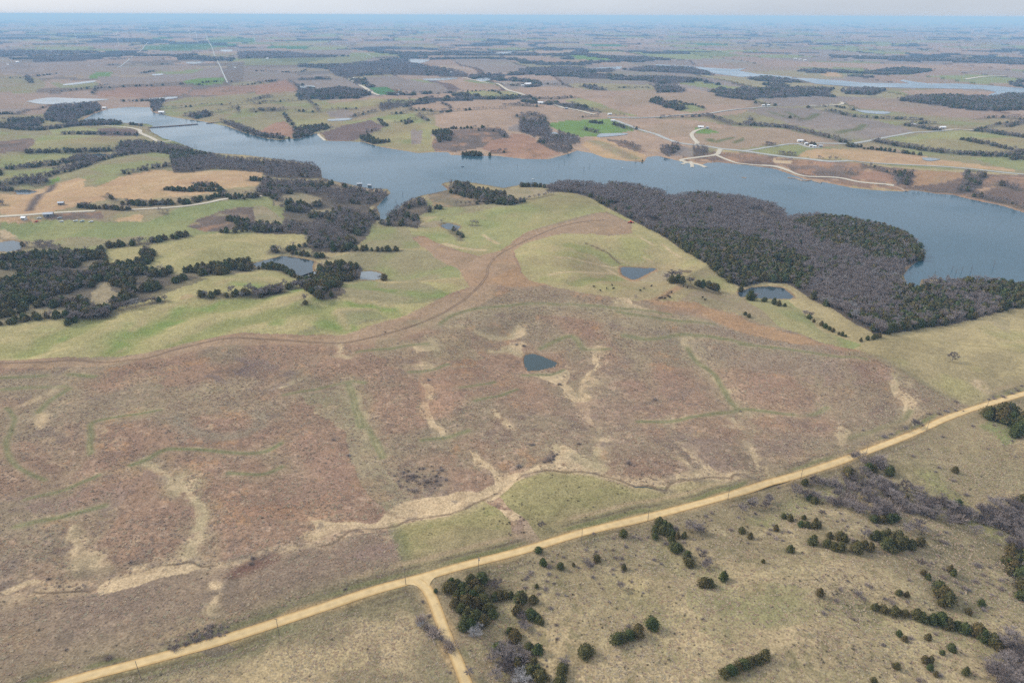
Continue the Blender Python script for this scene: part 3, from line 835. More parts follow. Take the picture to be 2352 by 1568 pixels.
area([(-200, 745), (0, 745), (150, 715), (260, 712), (420, 645), (560, 615), (640, 620), (720, 650), (800, 640), (1075, 660), (1000, 690), (960, 715), (900, 735), (850, 752), (790, 772),
      (640, 766), (560, 764), (500, 771), (420, 791), (330, 813), (240, 819), (130, 821), (0, 826), (-200, 832)], 'palegreen')
area([(0, 640), (200, 610), (350, 620), (480, 640), (330, 690), (200, 720), (0, 740)], 'woodfloor', alpha=0.55)
for pg in ([(780, 655), (840, 642), (960, 650), (1020, 680), (1000, 700), (900, 705), (800, 695), (775, 675)], [(830, 535), (880, 520), (950, 520), (980, 545), (960, 570), (860, 573), (820, 565)],
           [(740, 590), (860, 572), (1000, 575), (1050, 610), (1060, 640), (950, 650), (890, 640), (760, 610)], [(770, 710), (850, 715), (900, 735), (830, 755), (775, 740)], [(680, 760), (730, 745), (740, 762), (690, 770)]):
    area(pg, 'browngreen', 2, 6)
for ln, w_ in (([(250, 800), (300, 770), (345, 740), (400, 720)], 26), ([(380, 745), (440, 720), (520, 700), (600, 685)], 16), ([(0, 790), (60, 775), (130, 750), (200, 735)], 12), ([(60, 800), (130, 780)], 8),
               ([(640, 735), (680, 710), (740, 690)], 10), ([(760, 700), (830, 705), (900, 720)], 8), ([(860, 665), (950, 680), (1040, 690)], 14), ([(940, 640), (990, 628), (1070, 610)], 7),
               ([(720, 720), (760, 750), (840, 760)], 12), ([(550, 650), (640, 660), (700, 670)], 16)):
    stripe(ln, 'bright', w_, 3, 8, 0.6, 0.9, ('BC', -0.4, 0.3))
for ln in ([(760, 685), (830, 692), (900, 705)], [(775, 715), (790, 740), (800, 760)], [(780, 712), (860, 712)], [(300, 760), (330, 730), (400, 700), (430, 690)]):
    stripe(ln, 'pale', 7, 2, 3, 0.8, 0.8)
area(T(9, [(1510, 480), (1540, 460), (1620, 445), (1640, 470), (1520, 500)]), 'orange', alpha=0.5)
area(T(9, [(745, 560), (800, 360), (940, 345), (930, 420), (1040, 465), (960, 500), (900, 580), (850, 600)]), 'greytan')
area(T(9, [(0, 640), (150, 590), (420, 560), (580, 560), (580, 640), (200, 670), (0, 700)]), 'greytan', alpha=0.6)
# ---- the green country between lane and lake, and the eastern pastures
area([(985, 505), (1050, 480), (1130, 465), (1200, 450), (1290, 440), (1330, 455), (1395, 487), (1370, 488), (1290, 508), (1215, 530), (1185, 548), (1150, 575), (1100, 588), (1060, 578), (1010, 560), (975, 542), (945, 540), (940, 520)], 'green')
area(T(6, [(1320, 720), (1440, 640), (1950, 690), (2352, 640), (2352, 700), (1900, 760), (1340, 830)]), 'browngreen')
area(T(6, [(1440, 610), (1600, 600), (1960, 680), (1900, 715), (1500, 730)]), 'brush', alpha=0.6)
area(T(6, [(2100, 580), (2352, 575), (2352, 680), (2130, 690)]), 'greytan')
area(T(7, [(0, 575), (300, 580), (450, 600), (300, 650), (100, 710), (0, 700)]), 'greytan')
area(T(6, [(1350, 860), (1560, 850), (1560, 900), (1380, 905)]), 'greytan')
area([(1180, 575), (1200, 560), (1240, 545), (1290, 537), (1340, 535), (1400, 542), (1448, 535), (1452, 515), (1400, 487), (1330, 450), (1290, 440), (1320, 440), (1440, 500), (1500, 532), (1600, 598), (1690, 660), (1700, 668),
      (1660, 678), (1560, 692), (1450, 690), (1330, 672), (1255, 655), (1205, 640), (1190, 600)], 'palegreen')
area([(1290, 440), (1330, 447), (1400, 487), (1395, 488), (1300, 505), (1225, 528), (1180, 500), (1200, 460)], 'green')
area([(1530, 690), (1600, 697), (1650, 708), (1700, 722), (1760, 745), (1830, 762), (1900, 790), (1960, 806), (1985, 793), (1900, 765), (1850, 720), (1820, 690), (1740, 685), (1700, 675), (1600, 668), (1560, 690)], 'browngreen')
area([(1700, 672), (1830, 688), (1850, 720), (1900, 765), (1985, 792), (1960, 806), (1880, 785), (1800, 750), (1720, 700)], 'green', alpha=0.75)
area([(1830, 660), (1880, 692), (1960, 737), (2022, 772), (1985, 790), (1910, 760), (1850, 712), (1815, 690)], 'pale')
area([(1690, 662), (1800, 650), (1830, 660), (1850, 690), (1800, 660), (1740, 658), (1700, 672)], 'pale')
area([(1985, 792), (2020, 772), (2200, 747), (2352, 706), (2700, 600), (2700, 780), (2352, 885), (2210, 918), (2140, 890), (2080, 855), (2010, 815)], 'pale', 2, 2)
for ln, w_, ld in (([(1425, 605), (1395, 580), (1350, 560)], 2.2, 'mud'), ([(1280, 590), (1340, 600), (1420, 614)], 4, 'tan'), ([(1260, 630), (1340, 625), (1400, 628)], 4, 'tan'), ([(1400, 622), (1440, 640)], 5, 'tan'),
                   ([(1520, 560), (1560, 590)], 3, 'tan'), ([(1470, 545), (1500, 560)], 3, 'tan'), ([(1480, 590), (1500, 600)], 3, 'tan'), ([(1300, 645), (1420, 660), (1500, 668)], 10, 'green'),
                   ([(1500, 690), (1530, 675), (1560, 660)], 6, 'orange'), ([(1502, 692), (1540, 670)], 2, 'mud'), ([(1020, 560), (1060, 570), (1110, 575)], 9, 'tan'), ([(1110, 540), (1140, 560)], 5, 'tan')):
    stripe(ln, ld, w_, 1, 2, 0.8)
area(T(11, [(900, 215), (1230, 240), (1240, 260), (1070, 350), (1000, 350), (900, 300)]), 'orange', 1, 1, 0.7)
area(T(11, [(1200, 270), (1300, 250), (1420, 300), (1290, 350), (1060, 350)]), 'greytan')
area(T(11, [(1410, 240), (1500, 265), (1480, 285), (1420, 275)]), 'mud', alpha=0.7)
area(T(11, [(1300, 370), (1420, 370), (1760, 440), (1740, 460), (1400, 400)]), 'mud', alpha=0.5)
area(T(12, [(1340, 210), (1420, 175), (1445, 180), (1410, 245), (1340, 260)]), 'shore')
area(T(6, [(1555, 545), (1640, 570), (1620, 590), (1560, 580)]), 'shore')
area(T(12, [(2050, 680), (2160, 660), (2230, 690), (2210, 790), (2170, 770)]), 'greytan', alpha=0.6)
stripe(T(12, [(1050, 850), (1600, 850), (2000, 890), (2352, 950)]), (150, 142, 105), 3, 1, 3, 0.5)
# ---- the prairie above the road
PRAIRIE = [(-260, 834), (0, 826), (130, 821), (240, 819), (330, 813), (420, 791), (500, 771), (560, 764), (640, 766), (700, 769), (790, 772), (850, 753), (900, 736), (960, 716), (1000, 692), (1040, 672), (1076, 660),
           (1068, 640), (1050, 615), (1000, 590), (985, 575), (945, 546), (970, 541), (1010, 560), (1060, 578), (1100, 588), (1150, 576), (1185, 549), (1215, 531), (1290, 509), (1370, 489), (1395, 487), (1425, 500),
           (1450, 513), (1448, 535), (1400, 542), (1340, 535), (1290, 537), (1240, 545), (1200, 560), (1180, 575), (1190, 600), (1205, 640), (1255, 655), (1330, 672), (1400, 682), (1450, 691), (1540, 692), (1600, 698),
           (1650, 709), (1700, 723), (1760, 746), (1830, 763), (1900, 791), (1980, 806), (2010, 816), (2080, 856), (2140, 891), (2190, 915), (2240, 935), (2100, 995), (1850, 1085), (1500, 1185), (1070, 1298), (970, 1328),
           (700, 1410), (300, 1530), (0, 1620), (-260, 1690)]
area(PRAIRIE, 'prairie', 0.8, 1.0)
area([(0, 828), (330, 814), (420, 793), (560, 766), (640, 768), (790, 774), (900, 738), (1000, 694), (1076, 662), (1068, 640), (1050, 617), (1000, 592), (947, 547), (970, 543), (1060, 580), (1100, 590), (1150, 578), (1215, 533),
      (1370, 491), (1395, 489), (1448, 514), (1446, 533), (1400, 540), (1290, 535), (1200, 558), (1178, 575), (1188, 602), (1203, 645), (1140, 655), (1110, 690), (1040, 735), (960, 770), (850, 795), (640, 790), (480, 800), (380, 825), (0, 845)], 'lane', 1, 3, 0.85)
area([(1125, 640), (1190, 610), (1205, 640), (1255, 657), (1160, 655)], 'orange', 2, 6, 0.8)
area([(1470, 692), (1540, 694), (1600, 700), (1700, 725), (1830, 765), (1900, 793), (1870, 795), (1740, 770), (1640, 740), (1600, 715), (1500, 700)], 'orange', 2, 5, 0.85)
area([(1000, 735), (1100, 705), (1300, 700), (1500, 720), (1640, 745), (1500, 760), (1300, 725), (1150, 715), (1080, 745)], 'greytan', 3, 8, 0.5)
area([(1480, 770), (1640, 750), (1800, 780), (1950, 810), (1900, 860), (1700, 850), (1560, 800)], (152, 138, 124), 4, 10, 0.5)
area([(-200, 1400), (240, 1372), (470, 1320), (700, 1256), (905, 1215), (925, 1300), (930, 1335), (500, 1470), (160, 1566), (-200, 1670)], 'prairie_low', 2, 6, 0.9)
area([(560, 850), (640, 860), (700, 880), (640, 900), (540, 880), (480, 855)], 'dark', 4, 10, 0.5, ('BC', -0.2, 0.4))
area([(280, 880), (400, 850), (520, 850), (560, 890), (420, 940), (280, 950), (200, 930)], 'greytan', 5, 14, 0.7, ('AB', -0.6, 0.2))
area([(690, 920), (800, 890), (830, 960), (880, 1060), (945, 1150), (890, 1172), (830, 1110), (790, 1010)], 'greytan', 3, 6, 0.85)
area([(880, 780), (1010, 745), (1090, 760), (1100, 830), (960, 860), (840, 830)], 'greytan', 5, 14, 0.55, ('BC', -0.4, 0.3))
area([(930, 1110), (1000, 1080), (1070, 1110), (1010, 1140), (940, 1145)], 'dark', 3, 6, 0.6, ('CD', -0.3, 0.3))
area([(1245, 1050), (1300, 1035), (1330, 1060), (1260, 1065)], 'dark', 2, 4, 0.5, ('CD', -0.3, 0.3))
for cx_, cy_, w_, h_ in ((300, 1120, 130, 40), (130, 980, 90, 40), (620, 980, 90, 40), (700, 1080, 120, 50), (1000, 930, 80, 60), (1450, 860, 90, 50), (1700, 900, 110, 40), (1950, 930, 90, 50), (1100, 970, 80, 40), (1780, 1030, 90, 30), (60, 1240, 120, 40), (430, 1200, 100, 40), (1290, 960, 60, 50)):
    pts = [(cx_ + w_ * math.cos(a), cy_ + h_ * math.sin(a)) for a in np.linspace(0, 6.28, 14)[:-1]]
    area(pts, 'orange' if (cx_ // 10) % 3 == 0 else (168, 140, 124), 6, 22, 0.45, ('BC', -0.5, 0.4))
TANS = [[(690, 1248), (722, 1216), (680, 1182), (760, 1196), (850, 1192), (905, 1170), (930, 1150), (1010, 1136), (1090, 1126), (1135, 1100), (1180, 1080), (1232, 1070), (1242, 1078), (1180, 1105), (1150, 1136), (1110, 1150), (1030, 1181), (960, 1193), (900, 1204), (860, 1219), (812, 1214), (770, 1227), (700, 1252)],
        [(963, 880), (985, 882), (987, 915), (1000, 960), (1021, 998), (1010, 1006), (988, 985), (973, 940), (966, 910)], [(1075, 1035), (1100, 1042), (1132, 1066), (1146, 1100), (1130, 1104), (1122, 1075), (1085, 1050)],
        [(1226, 866), (1292, 850), (1290, 880), (1332, 905), (1362, 942), (1380, 970), (1355, 975), (1330, 940), (1300, 900), (1265, 880)], [(1338, 893), (1362, 910), (1352, 945), (1340, 925)],
        [(1560, 1010), (1590, 1018), (1612, 1020), (1607, 1042), (1652, 1076), (1640, 1087), (1610, 1066), (1580, 1032)], [(1500, 1112), (1556, 1080), (1562, 1100), (1520, 1106)], [(1770, 1096), (1850, 1062), (1932, 1040), (1930, 1054), (1780, 1102)],
        [(1250, 1066), (1280, 1036), (1310, 1030), (1352, 1066), (1340, 1080), (1300, 1064)], [(2040, 868), (2052, 880), (2066, 902), (2090, 920), (2096, 952), (2088, 978), (2070, 975), (2066, 940), (2046, 905)],
        [(1110, 768), (1165, 774), (1190, 752), (1206, 770), (1172, 786)], [(1150, 803), (1205, 788), (1205, 810), (1165, 815)], [(950, 800), (1000, 786), (992, 806), (965, 812)], [(960, 845), (1000, 838), (985, 850)],
        [(243, 1342), (330, 1316), (430, 1300), (472, 1300), (470, 1318), (430, 1336), (330, 1350), (240, 1372)], [(1142, 1157), (1165, 1160), (1206, 1200), (1242, 1246), (1180, 1248), (1176, 1200)],
        [(1335, 800), (1385, 795), (1370, 812)], [(1360, 812), (1372, 820), (1356, 862), (1345, 892), (1340, 870)], [(1565, 785), (1580, 782), (1600, 815), (1590, 820)], [(1640, 880), (1650, 882), (1660, 905), (1648, 895)], [(1390, 1015), (1400, 1012), (1385, 1050), (1375, 1040)],
        [(1410, 692), (1445, 688), (1455, 700), (1480, 710), (1440, 706)], [(0, 1362), (60, 1350), (110, 1346), (60, 1362), (0, 1380)], [(1700, 1010), (1720, 1020), (1770, 1090), (1760, 1092)], [(1180, 1245), (1245, 1246), (1200, 1262)],
        [(680, 1182), (730, 1190), (720, 1210), (690, 1195)], [(350, 1080), (365, 1080), (360, 1095)], [(395, 1090), (420, 1100), (450, 1160), (462, 1210), (450, 1215), (430, 1150)], [(1910, 1000), (1960, 990), (1990, 1010), (1930, 1025)]]
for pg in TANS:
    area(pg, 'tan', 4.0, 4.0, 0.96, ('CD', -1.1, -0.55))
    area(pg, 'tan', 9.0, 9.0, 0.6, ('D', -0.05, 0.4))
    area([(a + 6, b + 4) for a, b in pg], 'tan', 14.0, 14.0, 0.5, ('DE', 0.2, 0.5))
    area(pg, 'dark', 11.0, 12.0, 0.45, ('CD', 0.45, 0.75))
stripe([(1240, 1078), (1300, 1076), (1360, 1095), (1420, 1112), (1500, 1110), (1560, 1098), (1640, 1088), (1740, 1098)], 'tan', 9, 1.5, 2, 0.85)
stripe([(860, 1218), (700, 1252), (620, 1278), (560, 1300), (470, 1308)], 'tan', 5, 2, 3, 0.6)
stripe([(0, 1388), (100, 1362), (200, 1352)], 'tan', 6, 2, 3, 0.5)
stripe([(400, 960), (440, 990), (520, 1000), (580, 988), (590, 975), (580, 950)], (152, 144, 126), 9, 2, 3, 0.7, 0.9)
for k in range(46):                      # small bare tan flecks where water gathers
    cx_, cy_ = RNG.uniform(80, 2000), RNG.uniform(800, 1120)
    w_ = RNG.uniform(5, 16)
    area([(cx_ + w_ * math.cos(a), cy_ + w_ * 0.5 * math.sin(a)) for a in (0, 1, 2, 3, 4, 5)], 'tan', 6, 6, 0.55, ('D', -0.1, 0.4))
THREADS = [(14, [(800, 270), (870, 380), (915, 500), (945, 640)]), (14, [(2060, 440), (2110, 500), (2145, 550)]), (14, [(1350, 50), (1460, 45)]), (14, [(160, 240), (300, 190)]), (15, [(590, 905), (700, 885), (780, 920)]), (15, [(700, 960), (680, 1030), (700, 1090)]), (15, [(1430, 850), (1490, 930), (1560, 985)]), (15, [(1560, 1040), (1650, 1065)]), (15, [(1670, 165), (1710, 210), (1760, 265)]),
           (15, [(1790, 415), (1850, 390), (1930, 440)]), (15, [(1820, 480), (1850, 560)]), (15, [(1910, 670), (2000, 750), (2100, 840), (2190, 945)]), (15, [(750, 800), (780, 720), (820, 680)]), (15, [(420, 740), (520, 800), (640, 880)]), (15, [(640, 210), (560, 270)]), (15, [(700, 350), (640, 300)]), (10, [(1640, 750), (1720, 735)]), (10, [(1900, 780), (2000, 830), (2120, 825), (2200, 735), (2250, 790)]), (10, [(1980, 940), (2100, 950), (2240, 970)]),
           (10, [(1300, 895), (1420, 950)]), (10, [(1470, 850), (1520, 920)]), (10, [(680, 890), (720, 1010)]), (13, [(150, 385), (250, 345), (350, 290), (530, 190)]), (13, [(340, 540), (370, 430)]), (13, [(1200, 870), (1340, 960), (1420, 1050), (1560, 1170)]), (17, [(1300, 20), (1420, 130), (1550, 230), (1550, 350), (1500, 560), (1480, 640)]), (17, [(560, 380), (570, 500), (640, 660), (660, 740)]), (17, [(700, 600), (800, 660), (840, 720)]), (17, [(1640, 840), (1720, 900), (1640, 1000)]),
           (11, [(600, 910), (720, 890)]), (11, [(1430, 850), (1500, 930), (1550, 985)]), (11, [(840, 540), (960, 565)]), (11, [(1060, 580), (1180, 605)]), (16, [(1225, 150), (1250, 220), (1290, 290)]), (16, [(1990, 170), (2050, 240), (2130, 270)])]
for n_, ln in THREADS:
    stripe(T(n_, ln), 'tan', 5.0, 3.0, 4.0, 1.0, 0.7, ('D', -0.8, -0.2))
    stripe(T(n_, ln), 'greytan', 12, 4.0, 6.0, 0.5, 1.0, ('CD', -0.3, 0.3))
area(T(13, [(800, 250), (900, 200), (1300, 160), (1650, 120), (1700, 230), (1500, 340), (900, 400), (600, 420)]), 'greytan', 8, 20, 0.8, ('BC', -0.5, 0.2))
area(T(13, [(1000, 230), (1100, 190), (1230, 190), (1200, 240), (1090, 255)]), 'tan', 5, 8, 0.6, ('D', -0.3, 0.3))
area(T(13, [(1950, 30), (2100, 60), (2300, 120), (2352, 240), (2200, 260), (2050, 200)]), (128, 114, 112), 8, 16, 0.65, ('BC', -0.5, 0.2))
area(T(13, [(1650, 110), (1760, 120), (1950, 180), (1900, 200), (1700, 150)]), (126, 114, 112), 5, 8, 0.6, ('CD', -0.4, 0.3))
for c_, col_, a_ in (((960, 1230, 260, 60), (160, 136, 128), 0.5), ((600, 1130, 150, 50), (176, 140, 116), 0.5), ((1020, 930, 90, 60), (172, 140, 116), 0.5), ((880, 1080, 90, 40), (176, 146, 118), 0.45), ((1520, 1030, 150, 40), (146, 130, 120), 0.5), ((1680, 1010, 130, 40), (148, 130, 120), 0.5), ((1930, 860, 120, 50), (158, 134, 126), 0.5), ((1440, 930, 110, 60), (164, 138, 124), 0.5), ((150, 1130, 160, 50), (158, 136, 128), 0.5)):
    area([(c_[0] + c_[2] * math.cos(a), c_[1] + c_[3] * math.sin(a)) for a in np.linspace(0, 6.28, 14)[:-1]], col_, 10, 30, a_, ('SC', -0.6, 0.3))
GL = [([(0, 867), (80, 863), (160, 859), (215, 863)], 6), ([(650, 908), (720, 896), (800, 877), (835, 882)], 4.5), ([(300, 1066), (340, 1050), (380, 1031), (450, 1030), (540, 1041), (600, 1039), (642, 1020)], 5), ([(208, 1040), (212, 1000), (218, 968), (290, 955), (366, 940)], 5),
      ([(60, 1146), (130, 1126), (190, 1105), (226, 1088)], 4), ([(35, 1211), (110, 1193), (180, 1176), (240, 1160)], 5), ([(8, 938), (32, 960), (26, 990), (12, 1015), (20, 1050), (60, 1085), (100, 1100)], 4), ([(970, 1011), (1020, 1005), (1076, 987)], 4.5),
      ([(520, 1086), (600, 1086), (646, 1070)], 4), ([(1058, 891), (1100, 886), (1136, 878)], 4), ([(1090, 921), (1150, 910), (1190, 895)], 4), ([(1015, 745), (1040, 725), (1100, 708), (1200, 698), (1300, 700)], 7), ([(1300, 700), (1400, 706), (1540, 722)], 4),
      ([(1580, 800), (1600, 830), (1640, 860), (1660, 900), (1690, 940)], 11), ([(1470, 968), (1570, 962), (1700, 942), (1760, 945), (1850, 955), (1900, 938)], 6), ([(830, 960), (850, 990), (880, 1050)], 6), ([(800, 880), (815, 930), (830, 980)], 6), ([(1240, 800), (1310, 770), (1340, 800)], 8),
      ([(1200, 862), (1260, 860), (1290, 850)], 5), ([(0, 895), (60, 890), (150, 885)], 8), ([(1340, 802), (1400, 800)], 4), ([(1960, 1010), (2060, 975), (2090, 945)], 5), ([(1430, 770), (1500, 780), (1560, 770), (1640, 775), (1720, 790)], 6),
      ([(90, 945), (120, 915), (160, 890)], 7), ([(940, 855), (990, 850), (1030, 838)], 5), ([(1640, 745), (1500, 730), (1420, 716)], 5), ([(980, 790), (900, 800), (820, 810)], 5), ([(1700, 790), (1800, 800), (1900, 815), (1990, 825)], 5)]
for ln, w_ in GL:
    stripe(ln, 'grassline', min(w_, 6.0) * 0.68, 1.0, 1.2, 1.0, 0.7, ('C', -1.1, -0.5))
    stripe([(a - 1, b - 4) for a, b in ln], 'tan', w_ * 0.3, 1.0, 1.2, 0.5, 0.9, ('C', -0.1, 0.4))
    stripe([(a - 4, b + 3) for a, b in ln], 'greytan', w_ * 2.4, 2.0, 3, 0.35, 1.0)
stripe([(2190, 917), (2140, 893), (2080, 858), (2010, 818), (1960, 812)], (148, 140, 112), 9, 1, 2, 0.7)
stripe([(2200, 925), (2120, 905), (2060, 870)], 'greytan', 12, 2, 4, 0.4)
# ---- hay meadows beside the creek
area([(1143, 1140), (1180, 1106), (1250, 1084), (1300, 1083), (1380, 1102), (1450, 1120), (1520, 1117), (1600, 1100), (1676, 1098), (1680, 1126), (1500, 1176), (1340, 1216), (1240, 1244), (1205, 1198), (1165, 1160)], 'mown', 1, 1)
area([(1150, 1140), (1250, 1088), (1330, 1090), (1440, 1122), (1300, 1150), (1200, 1165)], 'green', 3, 5, 0.35)
area([(900, 1206), (960, 1196), (1030, 1182), (1110, 1148), (1140, 1162), (1170, 1192), (1167, 1240), (1130, 1278), (1040, 1298), (950, 1318), (925, 1282), (905, 1226)], 'mown', 1, 1)
area([(960, 1240), (1060, 1200), (1160, 1220), (1120, 1270), (1000, 1300)], 'forewest', 3, 5, 0.35)
stripe([(903, 1210), (908, 1228), (928, 1283), (950, 1316)], 'greytan', 4, 0.5, 0.5, 0.8)
stripe([(908, 1208), (916, 1232), (936, 1284)], 'grassline', 6, 1, 1, 0.6)
area([(1676, 1098), (1750, 1108), (1690, 1130), (1680, 1125)], 'greytan', 1, 1)
# ---- below the road
area([(160, 1572), (300, 1536), (700, 1416), (945, 1345), (980, 1380), (1030, 1470), (1070, 1568), (1100, 1700), (-300, 1760)], 'forewest', 0.5, 1)
area([(975, 1335), (1070, 1304), (1340, 1228), (1500, 1192), (1850, 1092), (2100, 1001), (2240, 941), (2352, 910), (2800, 740), (2800, 1760), (1100, 1760), (1070, 1568), (1030, 1470)], 'fore', 0.5, 1)
area([(560, 1470), (720, 1420), (920, 1370), (960, 1395), (940, 1440), (800, 1450), (700, 1480), (560, 1520)], (146, 138, 108), 3, 8, 0.7)
area([(800, 1450), (940, 1440), (1000, 1460), (1010, 1540), (960, 1580), (840, 1590), (880, 1500)], (186, 170, 134), 4, 8, 0.65)
area([(1010, 1350), (1040, 1340), (1060, 1400), (1100, 1480), (1150, 1560), (1100, 1568), (1050, 1450)], (165, 148, 122), 2, 3, 0.7)
for pg, c_, a_ in (([(1140, 1370), (1200, 1340), (1230, 1360), (1180, 1430), (1150, 1480)], (200, 186, 140), 0.7), ([(1150, 1510), (1130, 1568), (1160, 1590), (1190, 1530)], (190, 184, 128), 0.7), ([(1500, 1420), (1800, 1380), (2050, 1380), (1800, 1420), (1560, 1450)], (186, 168, 134), 0.6),
                   ([(1200, 1310), (1300, 1270), (1320, 1300), (1240, 1330)], (192, 174, 138), 0.6), ([(1420, 1360), (1480, 1330), (1560, 1440), (1540, 1490), (1480, 1430)], (188, 172, 132), 0.6), ([(1600, 1330), (1760, 1290), (1900, 1310), (1780, 1400), (1640, 1420)], (150, 148, 108), 0.55),
                   ([(1700, 1230), (1830, 1180), (2000, 1210), (2100, 1260), (1900, 1240)], (184, 166, 132), 0.55), ([(1960, 1080), (2130, 1010), (2352, 990), (2352, 1150), (2150, 1150)], (152, 144, 112), 0.6), ([(2290, 990), (2352, 940), (2400, 1000), (2352, 1030)], 'bright', 0.4),
                   ([(2150, 1280), (2300, 1300), (2280, 1400), (2100, 1350)], (184, 164, 132), 0.5), ([(1640, 1500), (1900, 1470), (2100, 1530), (1900, 1600), (1650, 1580)], (150, 144, 108), 0.5), ([(2200, 1240), (2320, 1260), (2352, 1340), (2260, 1300)], (150, 156, 96), 0.5)):
    area(pg, c_, 5, 14, a_, ('BC', -0.5, 0.3))
area(T(18, [(480, 1080), (640, 1065), (770, 1130), (700, 1270), (520, 1260)]), (190, 172, 138), 5, 9, 0.8, ('CD', -0.6, 0.0))
area(T(18, [(0, 1310), (200, 1400), (480, 1440), (700, 1560), (700, 1640), (-100, 1640)]), (190, 173, 136), 5, 9, 0.75, ('CD', -0.6, 0.0))
area(T(18, [(1060, 1040), (1330, 1060), (1390, 1250), (1320, 1560), (900, 1568), (880, 1330)]), (196, 177, 142), 5, 9, 0.8, ('CD', -0.7, -0.1))
area(T(17, [(1760, 1370), (1960, 1310), (2165, 1330), (2165, 1640), (1560, 1640), (1700, 1500)]), (192, 174, 138), 5, 9, 0.75, ('CD', -0.7, -0.1))
for ln, w_ in (([(2130, 1090), (2200, 1180), (2280, 1220), (2352, 1280)], 9), ([(1760, 1200), (1860, 1150), (1960, 1110)], 8)):
    stripe(ln, (150, 158, 100), w_, 3, 4, 0.4, 1.0)
# ---- road verges
gm, gf = G(resample(ROAD_MAIN, 30.0)), G(resample(ROAD_FORK, 20.0))
for gg in (gm, gf):
    stripe(gg, (150, 138, 112), 30, 2, 3, 0.55, 0.7, ground=True)
    stripe(gg, 'grassline', 18, 1.5, 2, 0.6, 0.6, ('BC', -0.3, 0.3), ground=True)
    stripe(gg, (182, 156, 118), 6.6, 1.2, 0.5, 0.75, 0.5, ground=True)
stripe([(-60, 1613), (160, 1545), (500, 1452), (700, 1388), (940, 1315)], (132, 118, 104), 5, 2, 2, 0.5, 0.8, ('C', -0.4, 0.2))
for gg in (gm, gf):
    g_ = resample(gg, 6.0)
    t_ = np.gradient(g_, axis=0)
    t_ /= np.hypot(t_[:, 0], t_[:, 1])[:, None]
    for off_, col_, w_ in ((7.5, (116, 106, 90), 1.6), (-8.0, (118, 108, 92), 1.8), (4.6, (124, 126, 88), 2.2), (-4.6, (122, 110, 88), 2.2), (11.0, (176, 156, 128), 3.0)):
        stripe(g_ + off_ * np.stack([-t_[:, 1], t_[:, 0]], 1), col_, w_, 0.8, 1.0, 0.75, 0.8, ('C', -0.35, 0.25), ground=True)
stripe(T(17, [(1860, 745), (1960, 690), (2090, 640)]), (112, 86, 78), 7, 3, 3, 0.75, 0.8)
stripe(T(17, [(700, 740), (800, 735), (960, 720), (1100, 690)]), (128, 116, 100), 7, 3, 3, 0.6, 0.8)
area(T(17, [(1260, 1320), (1330, 1240), (1560, 1150), (1640, 1090), (1720, 1130), (1790, 1180), (1500, 1260)]), 'dark', 6, 8, 0.5)
# ---- creek bed, pond margins, lake margins
stripe(CREEK, 'tan', 9, 2.0, 2.0, 0.45, 0.8, ('C', -0.5, 0.3), ground=True)
stripe(CREEK, 'mud', 1.3, 1.2, 0.8, 0.75, 0.7, ('C', -0.3, 0.3), ground=True)
stripe(CREEK, 'dark', 5.0, 3.0, 2.0, 0.4, 0.8, ('D', 0.1, 0.5), ground=True)
for k, pg in enumerate(SUNK):
    ring = np.vstack([pg, pg[:1]])
    if k == 0:
        stripe(ring[:len(lake_north)], 'shore', 8, 2, 3, 0.8, 0.5, ('C', -0.9, -0.1), ground=True)
        stripe(ring[len(lake_north):], 'mud', 5, 2, 2, 0.6, 0.5, ground=True)
    else:
        stripe(ring, (176, 146, 116), 3.4, 1, 1, 0.7, 0.6, ground=True)
        stripe(ring, 'mud', 1.6, 0.3, 0.3, 0.6, 0.6, ground=True)
for pg in PROUD[-2:]:
    stripe(np.vstack([pg, pg[:1]]), (186, 158, 140), 40, 5, 10, 0.6, 0.6, ground=True)

# ================================================================== where the woods stand
def ring_of(top, bottom, hz=8.0):
    """outline whose far side shows as tree tops (met at height hz) and whose near side shows as tree feet"""
    if not len(top):
        return G(bottom)
    return np.vstack([plane_pt(top, hz + 3.0), G(bottom)])


WOODS = []      # label, outline, spacing, cedar share, [cedar patches], [clearings]


def wood(label, top, bottom, space, cedar, patches=(), clear=(), hz=8.0, floor=0.9):
    WOODS.append(dict(label=label, ring=ring_of(top, bottom, hz), space=space, cedar=cedar, patches=[G(p) for p in patches], clear=[G(p) for p in clear], floor=floor))


HEDGES = []     # line, width, spacing, cedar share
HEDGE_N = []    # the enlargement it was read from


def hedge(n, pts, width=9.0, cedar=0.4, space=4.4):
    HEDGES.append((G(T(n, pts) if n else pts), width, space, cedar))
    HEDGE_N.append(n)


